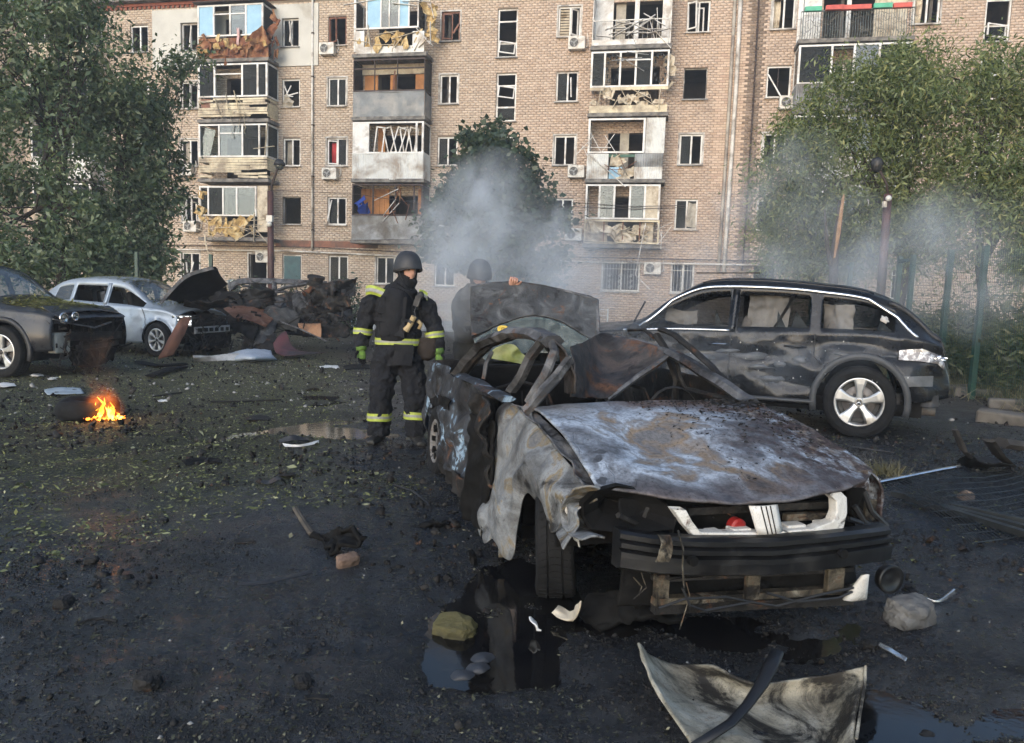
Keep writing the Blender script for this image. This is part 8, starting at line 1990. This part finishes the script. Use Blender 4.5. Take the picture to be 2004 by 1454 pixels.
scrap('charred_scrap', 'flat black scrap below the bent rod', 'debris', [[(810, 1030, .01), (850, 1022, .04)], [(825, 1034, .0), (865, 1020, .06)], [(870, 1026, .01), (900, 1016, .02)]], CHAR, .03, 8, 132)
scrap('curved_shard', 'black curved plastic shard in the middle of the muddy ground', 'shard', [[(508, 940, .01), (525, 940, .02), (545, 932, .07), (558, 942, .01)], [(512, 946, .0), (528, 947, .01), (548, 940, .06), (560, 948, .0)]], DARK, .008, 6, 133)
scrap('white_shard', 'white and black plastic shard near the muddy puddle', 'shard', [[(552, 868, .02), (585, 870, .03), (624, 862, .02)], [(558, 874, .01), (590, 874, .01), (624, 867, .01)]], PVC, .006, 6, 134)
scrap('black_shard', 'black curved shard behind the white one by the muddy puddle', 'shard', [[(544, 862, .01), (570, 852, .07), (600, 858, .02)], [(548, 866, .0), (575, 862, .03), (606, 862, .01)]], DARK, .008, 6, 135)
scrap('pale_shard', 'curled cream plastic piece in front of the front wheel', 'shard', [[(1078, 1200, .01), (1100, 1212, .01), (1122, 1216, .01)], [(1086, 1192, .03), (1112, 1206, .02), (1130, 1205, .07)], [(1092, 1186, .02), (1118, 1196, .03), (1136, 1176, .15)]], PALEBOARD, .01, 8, 136)
scrap('white_rag', 'small white crumpled scrap left of the curled cream piece', 'scrap', [[(1036, 1208, .04), (1045, 1215, .01)], [(1046, 1222, .03), (1055, 1228, .0)], [(1050, 1236, .0), (1060, 1240, .0)]], PVC, .02, 12, 137)
scrap('silver_shard', 'thin silver curved shard beyond the grey stone', 'shard', [[(1805, 1166, .02), (1835, 1174, .01), (1868, 1152, .05)], [(1808, 1170, .01), (1838, 1178, .0), (1870, 1160, .02)]], CHROME, .004, 8, 138)
scrap('silver_shard', 'thin silver fragment between grey stone and bent panel', 'shard', [[(1722, 1258, .01), (1745, 1270, .01), (1775, 1288, .01)], [(1718, 1264, .01), (1742, 1276, .01), (1772, 1295, .0)]], CHROME, .004, 8, 139)
for k, (x, y, lab) in enumerate(((905, 1322, 'dark rubber flake, lowest of three by the small puddle'), (935, 1308, 'dark rubber flake, middle of three by the small puddle'), (945, 1288, 'dark rubber flake nearest the small puddle'))):
    scrap('rubber_flake', lab, 'flake', [[(x - 24, y + 2, .012), (x - 14, y - 8, .02), (x + 6, y - 10, .02)], [(x - 16, y + 10, .01), (x, y, .025), (x + 20, y - 6, .018)], [(x - 2, y + 10, .008), (x + 12, y + 8, .012), (x + 24, y, .01)]], simple('grey_rubber', (.035, .037, .042), (.025, .026, .03), 7, (.45, .65)), .006, 9, 140 + k, group='rubber flakes by the small puddle')
for k, (x, y, w, mat, lab) in enumerate(((10, 755, 22, PVC, 'white plastic piece cut by the left edge of the picture'), (125, 768, 40, simple('pale_blue_plastic', (.34, .4, .44), None, 4), 'pale blue trim piece on leaf litter behind the fire'), (72, 735, 14, PVC, 'small white piece under the navy crossover’s front'), (106, 742, 14, PVC, 'white scrap right of the small piece under the crossover'), (318, 785, 10, PVC, 'small white chip in the litter right of the fire'), (845, 795, 18, ZINC, 'grey dented lid on the ground behind the standing person’s leg'), (645, 720, 20, PVC, 'crumpled white paper near the crushed wreck'), (1630, 1182, 16, CHARMETAL, 'dark scrap under the bumper beam'), (1925, 905, 40, CHARMETAL, 'bent dark plate near the right edge'), (1760, 945, 26, CHAR, 'black scrap beside the chrome strip'), (560, 930, 20, CHARMETAL, 'dark scrap behind the curved black shard'), (480, 1060, 22, CHARMETAL, 'dark flat scrap left of the wooden stick'), (395, 905, 40, CHAR, 'flat black slab in the leaf litter'), (700, 720, 30, CHAR, 'black scrap behind the standing person’s arm'), (505, 820, 26, CHARMETAL, 'twisted dark scrap behind the white shard'), (875, 700, 30, CHARMETAL, 'dark plate between the person and the burnt car'), (620, 1365, 24, CHARMETAL, 'dark flat chip at the bottom middle'))):
    rr = random.Random(k); h = lambda: rr.uniform(0., .03) * (1.5 if y < 800 else 1)
    scrap('scrap_piece', lab, 'scrap', [[(x - w, y - w * .1, h()), (x - w * .2, y - w * .25, h()), (x + w * .8, y - w * .2, h())], [(x - w * .8, y + w * .12, h()), (x, y + w * .1, h()), (x + w, y + w * .05, h())]], mat, .01, 7, 150 + k)
scrap('melted_heap', 'black melted heap of plastic under the burnt car’s corner by the front wheel', 'debris', [[(1130, 1180, .01), (1180, 1160, .10), (1240, 1150, .14), (1290, 1160, .05)], [(1140, 1205, .0), (1200, 1190, .06), (1260, 1180, .09), (1320, 1190, .02)], [(1170, 1225, .0), (1230, 1220, .02), (1290, 1215, .05), (1335, 1225, .0)]], CHAR, .05, 7, 161, .03)
# panels lying before the wrecks
scrap('fallen_wing', 'rusty brown car wing leaning against the silver hatchback’s wheel', 'car panel', [[(352, 625, 14.2), (362, 620, 14.25), (374, 622, 14.3)], [(332, 660, 14.1), (345, 655, 14.1), (362, 652, 14.2)], [(308, 702, 14.0), (324, 698, 14.0), (338, 694, 14.1)]], simple('rusty_brown_wing', (.20, .095, .06), (.13, .06, .045), 4, (.6, .85), dirt=((.05, .04, .035), .3)), .03, 4, 171, .015)
scrap('white_beam', 'pale foam bumper beam lying in front of the silver hatchback', 'beam', [[(378, 698, .12), (430, 695, .12), (480, 693, .12)], [(380, 708, .0), (430, 708, .0), (480, 706, .0)]], PVC_DIRTY, .01, 6, 172, .06)
scrap('pale_bumper', 'pale blue bumper skin lying before the crushed wreck', 'car panel', [[(446, 692, .05), (485, 684, .2), (530, 686, .15)], [(450, 704, .0), (490, 700, .12), (535, 698, .08)], [(480, 708, .0), (510, 708, .0), (545, 704, .0)]], simple('pale_blue_bumper', (.42, .47, .52), (.34, .38, .43), 3, (.4, .6)), .02, 4, 173, .012)
scrap('dark_bumper', 'dark bumper strip with a red tip before the crushed wreck', 'car panel', [[(535, 672, 15.9), (548, 655, 16.1), (560, 648, 16.2)], [(540, 690, 15.7), (556, 682, 15.8), (580, 684, 15.9)], [(560, 698, 15.4), (600, 694, 15.6), (640, 690, 15.9)]], simple('dark_red_bumper', (.10, .03, .03), (.025, .024, .024), 3, (.4, .6)), .02, 4, 174, .012)
for k, (pts, lab) in enumerate((([(272, 708), (310, 716), (362, 712)], 'charred board before the navy crossover, longer of two'), ([(296, 735), (330, 722), (360, 718)], 'charred board before the navy crossover, nearer of two'))):
    strip('charred_board', lab, 'board', [(x, y, .04) for x, y in pts], .2, .05, CHAR, 'charred boards by the crossover')
# right edge: boards, fallen mesh panel
WOODD = simple('scorched_beam', (.055, .05, .046), (.03, .028, .026), 6, (.8, .95), bump=.5)
strip('splintered_board', 'tall splintered board leaning right of the chrome strip', 'board', [(1868, 840, .40), (1885, 880, .22), (1912, 910, .02)], .10, .03, WOODD); strip('splintered_board', 'splintered board beside the leaning one near the right edge', 'board', [(1935, 862, .35), (1955, 890, .18), (1978, 912, .02)], .10, .03, WOODD)
strip('scorched_beam', 'scorched beam at the right edge above the fallen mesh', 'beam', [(1960, 866, .25), (2000, 872, .22), (2050, 880, .2)], .18, .1, WOODD)
o, c = scrap('dark_plate', 'bent dark plate on the boards at the right edge', 'plate', [[(1870, 900, .02), (1900, 890, .15)], [(1890, 915, .0), (1930, 905, .12)], [(1930, 918, .0), (1990, 905, .1)]], CHAR, .03, 5, 181)
a, b, c2, d = gr(1735, 960), gr(1960, 925), gr(2180, 1010), gr(1900, 1080); ctr = (a + b + c2 + d) / 4; root = empty('fallen_mesh_panel', (ctr[0], ctr[1], 0)); tag(root, 'fallen dark wire mesh fence panel lying on the ground at the right edge', 'fence panel')
WIREM = simple('dark_wire', (.03, .034, .034), (.018, .02, .02), 8, (.45, .6), .3)
def mp(u, v): q = (a * (1 - u) + b * u) * (1 - v) + (d * (1 - u) + c2 * u) * v; return q + np.array([0, 0, .05 + .03 * math.sin(u * 5 + v * 3)])
m = MB((ctr[0], ctr[1], 0))
for k in range(41): m.tube([mp(k / 40, v) for v in (0, .25, .5, .75, 1)], .0035, 4, cap=False)
for k in range(11): m.tube([mp(u, k / 10) for u in (0, .25, .5, .75, 1)], .004, 4, cap=False)
m.build('wires', WIREM, root)
for k, v in enumerate((.18, .3, .4)): m = MB((ctr[0], ctr[1], 0)); p0, p1 = gr(1745 + 30 * k, 965 + 9 * k, .05), gr(2050, 1030 + 14 * k, .05); m.bar(p0, p1, .05, .04); m.build('rail', WIREM, root)
# boot-shaped rubber piece by the rear wheel
scrap('rubber_boot_liner', 'torn black wheel liner lying behind the burnt car’s rear wheel', 'scrap', [[(838, 895, .0), (842, 875, .12), (858, 858, .22)], [(852, 902, .0), (858, 885, .12), (868, 866, .2)], [(868, 910, .0), (872, 898, .05), (880, 880, .1)]], CHAR, .02, 8, 191, .02)

# ---- uncountable litter: leaves, chips, glass crumbs, clods
def litter():
    rng = np.random.default_rng(77)
    def field(n, ylo, yhi, xf, seed, thr, sc):
        n = int(n * 1.35); out = []
        while sum(len(o) for o in out) < n:
            y = ylo + (yhi - ylo) * rng.random(n) ** 1.0; x = (rng.random(n) * 2 - 1) * (1.05 * y + .9)
            P = np.stack([x * sc, y * sc, x * 0], -1); k = (fbm(P, 4, seed) * .8 + xf(x, y)) > thr + .35 * (rng.random(n) - .5)
            out.append(np.stack([x[k], y[k]], -1))
        return np.concatenate(out)[:n]
    def chips(name, XY, size, mat, label, cat, flat=.35, asp=.5, lift=.004, zr=.0):
        n = len(XY); z = ground_z(XY[:, 0], XY[:, 1]); ok = z > WATER_Z - .002; XY, z = XY[ok], z[ok]; n = len(XY)
        c = np.column_stack([XY, z + lift]); d = rng.normal(size=(n, 3)); d[:, 2] *= flat; d /= np.linalg.norm(d, axis=1)[:, None]
        up = np.array([0, 0, 1.]) + rng.normal(size=(n, 3)) * flat; w = np.cross(d, up); w /= np.linalg.norm(w, axis=1)[:, None] + 1e-9; u2 = np.cross(w, d)
        L = size * rng.lognormal(0, .45, n)[:, None]; th = L * zr
        c[:, 2:3] += np.abs(d[:, 2:3]) * L * .5
        ring = [(-.5, -.3), (.1, -.5), (.5, .05), (-.1, .5)]
        top = [c + d * L * a * (1 + .3 * rng.normal(size=(n, 1))) + w * L * asp * b * (1 + .3 * rng.normal(size=(n, 1))) + u2 * th for a, b in ring]
        if not zr:
            V = np.stack(top, 1).reshape(-1, 3); idx = np.arange(n * 4)
        else:
            bot = [t - u2 * th * 2.2 + d * L * a * .2 for t, (a, b) in zip(top, ring)]; V = np.stack(top + bot, 1).reshape(-1, 3)
            F = np.array([(0, 1, 2, 3), (0, 4, 5, 1), (1, 5, 6, 2), (2, 6, 7, 3), (3, 7, 4, 0)]).reshape(-1); idx = (np.arange(n)[:, None] * 8 + F[None]).reshape(-1)
        o = np_mesh(name, V, idx, 4, mat); tag(o, label, cat, kind='stuff'); return o
    green = leaf_mat('litter_leaf', [(0., (.05, .055, .022)), (.4, (.14, .15, .055)), (.8, (.28, .29, .12)), (1., (.42, .40, .24))], .1)
    dull = leaf_mat('dull_leaf_bits', [(0., (.035, .034, .02)), (.5, (.075, .073, .042)), (.85, (.13, .125, .075)), (1., (.28, .26, .17))], .1)
    left = lambda x, y: np.clip((-.55 - x - .16 * (y - 6)) * .8, -1.2, .8) + np.clip((y - 6.2) * .55, -1.6, 0)
    near = lambda x, y: np.clip((3.1 - y) * .5, -.5, .3) + np.clip(-x * .1, -.2, .2)
    chips('leaf_litter', field(50000, 3.2, 16, left, 5, .08, .8), .018, green, 'yellow green leaf litter strewn over the left of the yard', 'leaves', .22, .5)
    chips('leaf_litter', field(20000, 2.0, 6.5, near, 6, .02, 1.4), .0085, dull, 'shredded leaf bits on the wet ground in front', 'leaves', .22, .5)
    chips('leaf_litter', field(4000, 3.4, 11, lambda x, y: np.clip((x - 1.9 - .12 * y) * .9, -1, .6), 8, .1, 1.0), .017, green, 'scattered leaf bits at the right of the burnt car', 'leaves', .22, .5)
    dk = simple('dark_debris', (.018, .017, .016), (.042, .039, .035), 30, (.6, .9))
    chips('debris', field(46000, 1.9, 9, lambda x, y: 0 * x, 11, .02, 1.3), .0065, dk, 'small dark debris and clods over the ground', 'debris', .6, .8, .0, .22)
    chips('debris', field(9000, 6, 24, lambda x, y: 0 * x, 12, -.05, .6), .024, dk, 'dark debris farther across the yard', 'debris', .6, .8, .0, .2)
    chips('debris', field(6500, 3.3, 17, lambda x, y: np.clip((y - 4) * .1, -.2, .2), 14, .06, .9), .025, CHARMETAL, 'larger charred bits across the yard', 'debris', .6, .7, .0, .2)
    pl = simple('pale_debris', (.30, .29, .27), (.2, .19, .17), 30, (.5, .8))
    chips('glass_crumbs', field(2600, 2.0, 18, lambda x, y: 0 * x, 13, .12, .9), .006, pl, 'pale glass crumbs and chips over the ground', 'debris', .6, .8, .0, .3)
    chips('glass_crumbs', field(900, 7, 22, lambda x, y: 0 * x, 15, .1, .5), .022, pl, 'pale plaster bits farther off', 'debris', .6, .8, .0, .2)
litter()
# ================================================================ smoke
def plume(label, blobs, dens, seed, col=(.90, .94, .985), nscale=1.6):
    """blobs: (centre, radii) spheres of one drifting cloud, remeshed into one closed hull with a turbulent volume inside"""
    c0 = np.mean([b[0] for b in blobs], 0); m = MB(c0)
    for c, r in blobs: m.ball(c, r, 16, 10)
    t = NT('smoke_volume'); t.t.nodes.remove(t.bs)
    pv = t.n('ShaderNodeVolumePrincipled'); pv.inputs['Color'].default_value = (*col, 1); pv.inputs['Anisotropy'].default_value = .1
    # density: soft sum of radial falloffs times turbulence
    co = t.co('Object'); nz = t.n('ShaderNodeTexNoise'); nz.inputs['Scale'].default_value = nscale * .7; nz.inputs['Detail'].default_value = 2; t.l(co, nz.inputs['Vector'])
    wv = t.n('ShaderNodeVectorMath', operation='MULTIPLY_ADD'); t.l(nz.outputs['Color'], wv.inputs[0]); wv.inputs[1].default_value = (.9, .9, .9); 
    ad = t.n('ShaderNodeVectorMath', operation='SUBTRACT'); t.l(co, ad.inputs[0]); ad.inputs[1].default_value = (.45, .45, .45); t.l(ad.outputs[0], wv.inputs[2]); wc = wv.outputs[0]
    tot = None
    for c, r in blobs:
        mp_ = t.n('ShaderNodeMapping', vector_type='TEXTURE'); mp_.inputs['Location'].default_value = tuple(np.array(c) - c0); mp_.inputs['Scale'].default_value = tuple(r); t.l(wc, mp_.inputs[0])
        ln = t.n('ShaderNodeVectorMath', operation='LENGTH'); t.l(mp_.outputs[0], ln.inputs[0]); f = t.mapr(ln.outputs['Value'], .95, .05); tot = f if tot is None else t.math('MAXIMUM', tot, f)
    tb = t.ramp(t.noise(nscale * 1.6, 5, .6, .6, vec=wc), [(.36, 0.), (.52, .4), (.72, 1.)])
    t.l(t.math('MULTIPLY', t.math('MULTIPLY', tot, tb), dens), pv.inputs['Density']); t.l(pv.outputs[0], t.out.inputs['Volume'])
    o = m.build('smoke', t.m); r_ = o.modifiers.new('r', 'REMESH'); r_.mode = 'VOXEL'; r_.voxel_size = .12; o.location = tuple(c0); tag(o, label, 'smoke', kind='stuff'); return o
def S(x, y, Y, rx, ry, rz): return (at(x, y, Y), (rx, ry, rz))
plume('pale blue smoke rising behind the burnt car and drifting across the maple', [S(1010, 610, 7.3, 1.0, .5, .5), S(905, 560, 7.15, .55, .35, .55), S(940, 520, 7.3, .6, .4, .45), S(865, 520, 7.7, .5, .45, .6), S(880, 470, 8.0, .75, .7, .7), S(960, 430, 8.3, 1.0, .9, .8), S(1060, 470, 8.3, .9, .9, .8), S(950, 370, 8.8, .7, .7, .5), S(1120, 560, 8.0, .9, .7, .6), S(860, 400, 8.4, .5, .6, .5)], 2.0, 1)
plume('thin smoke veil over the black car and in front of the olive trees', [S(1600, 430, 12, 1.6, 1.0, 1.1), S(1480, 400, 12, 1.2, .9, 1.0), S(1720, 480, 12, 1.6, 1.0, .9), S(1400, 480, 12, 1.3, .9, .8), S(1850, 460, 12, 1.4, 1.0, 1.1), S(1560, 330, 12.4, 1.0, .9, .8)], .75, 2, nscale=1.1)
plume('broad blue grey smoke veil across the middle of the yard', [S(980, 520, 11, 1.9, 1.2, 1.1), S(1150, 520, 11, 1.6, 1.2, 1.0), S(1300, 560, 10.5, 1.6, 1.0, .9), S(1500, 560, 10.5, 1.8, 1.0, 1.0), S(1700, 560, 10.5, 1.8, 1.0, 1.0), S(1900, 520, 11, 1.8, 1.0, 1.4), S(860, 600, 10.5, 1.2, .9, .7)], .85, 5, nscale=.8)
plume('thin smoke hanging over the burnt car and the black car’s door', [S(1230, 640, 6.6, .9, .5, .4), S(1380, 680, 6.9, 1.0, .5, .45), S(1150, 600, 6.8, .6, .4, .4), S(1540, 690, 7.2, .9, .4, .5), S(1700, 640, 7.3, .8, .4, .5)], .5, 3)
plume('dense smoke in front of the bent over firefighter', [S(915, 575, 7.2, .42, .3, .5), S(935, 520, 7.3, .4, .3, .4)], 2.6, 6)
plume('thin brown smoke rising from the burning tyre', [S(212, 770, 7.6, .16, .14, .12), S(200, 735, 7.7, .2, .2, .18), S(185, 690, 7.9, .26, .24, .24)], 1.6, 4, (.42, .3, .22), 5)
hz = MB(); hz.span((-60, -3, -1.5), (60, 62, 19)); o = hz.build('haze', None); t = NT('haze_air'); t.t.nodes.remove(t.bs); pv = t.n('ShaderNodeVolumePrincipled'); pv.inputs['Color'].default_value = (.72, .78, .86, 1); pv.inputs['Density'].default_value = .0018; t.l(pv.outputs[0], t.out.inputs['Volume']); o.data.materials.append(t.m); tag(o, kind='stuff')
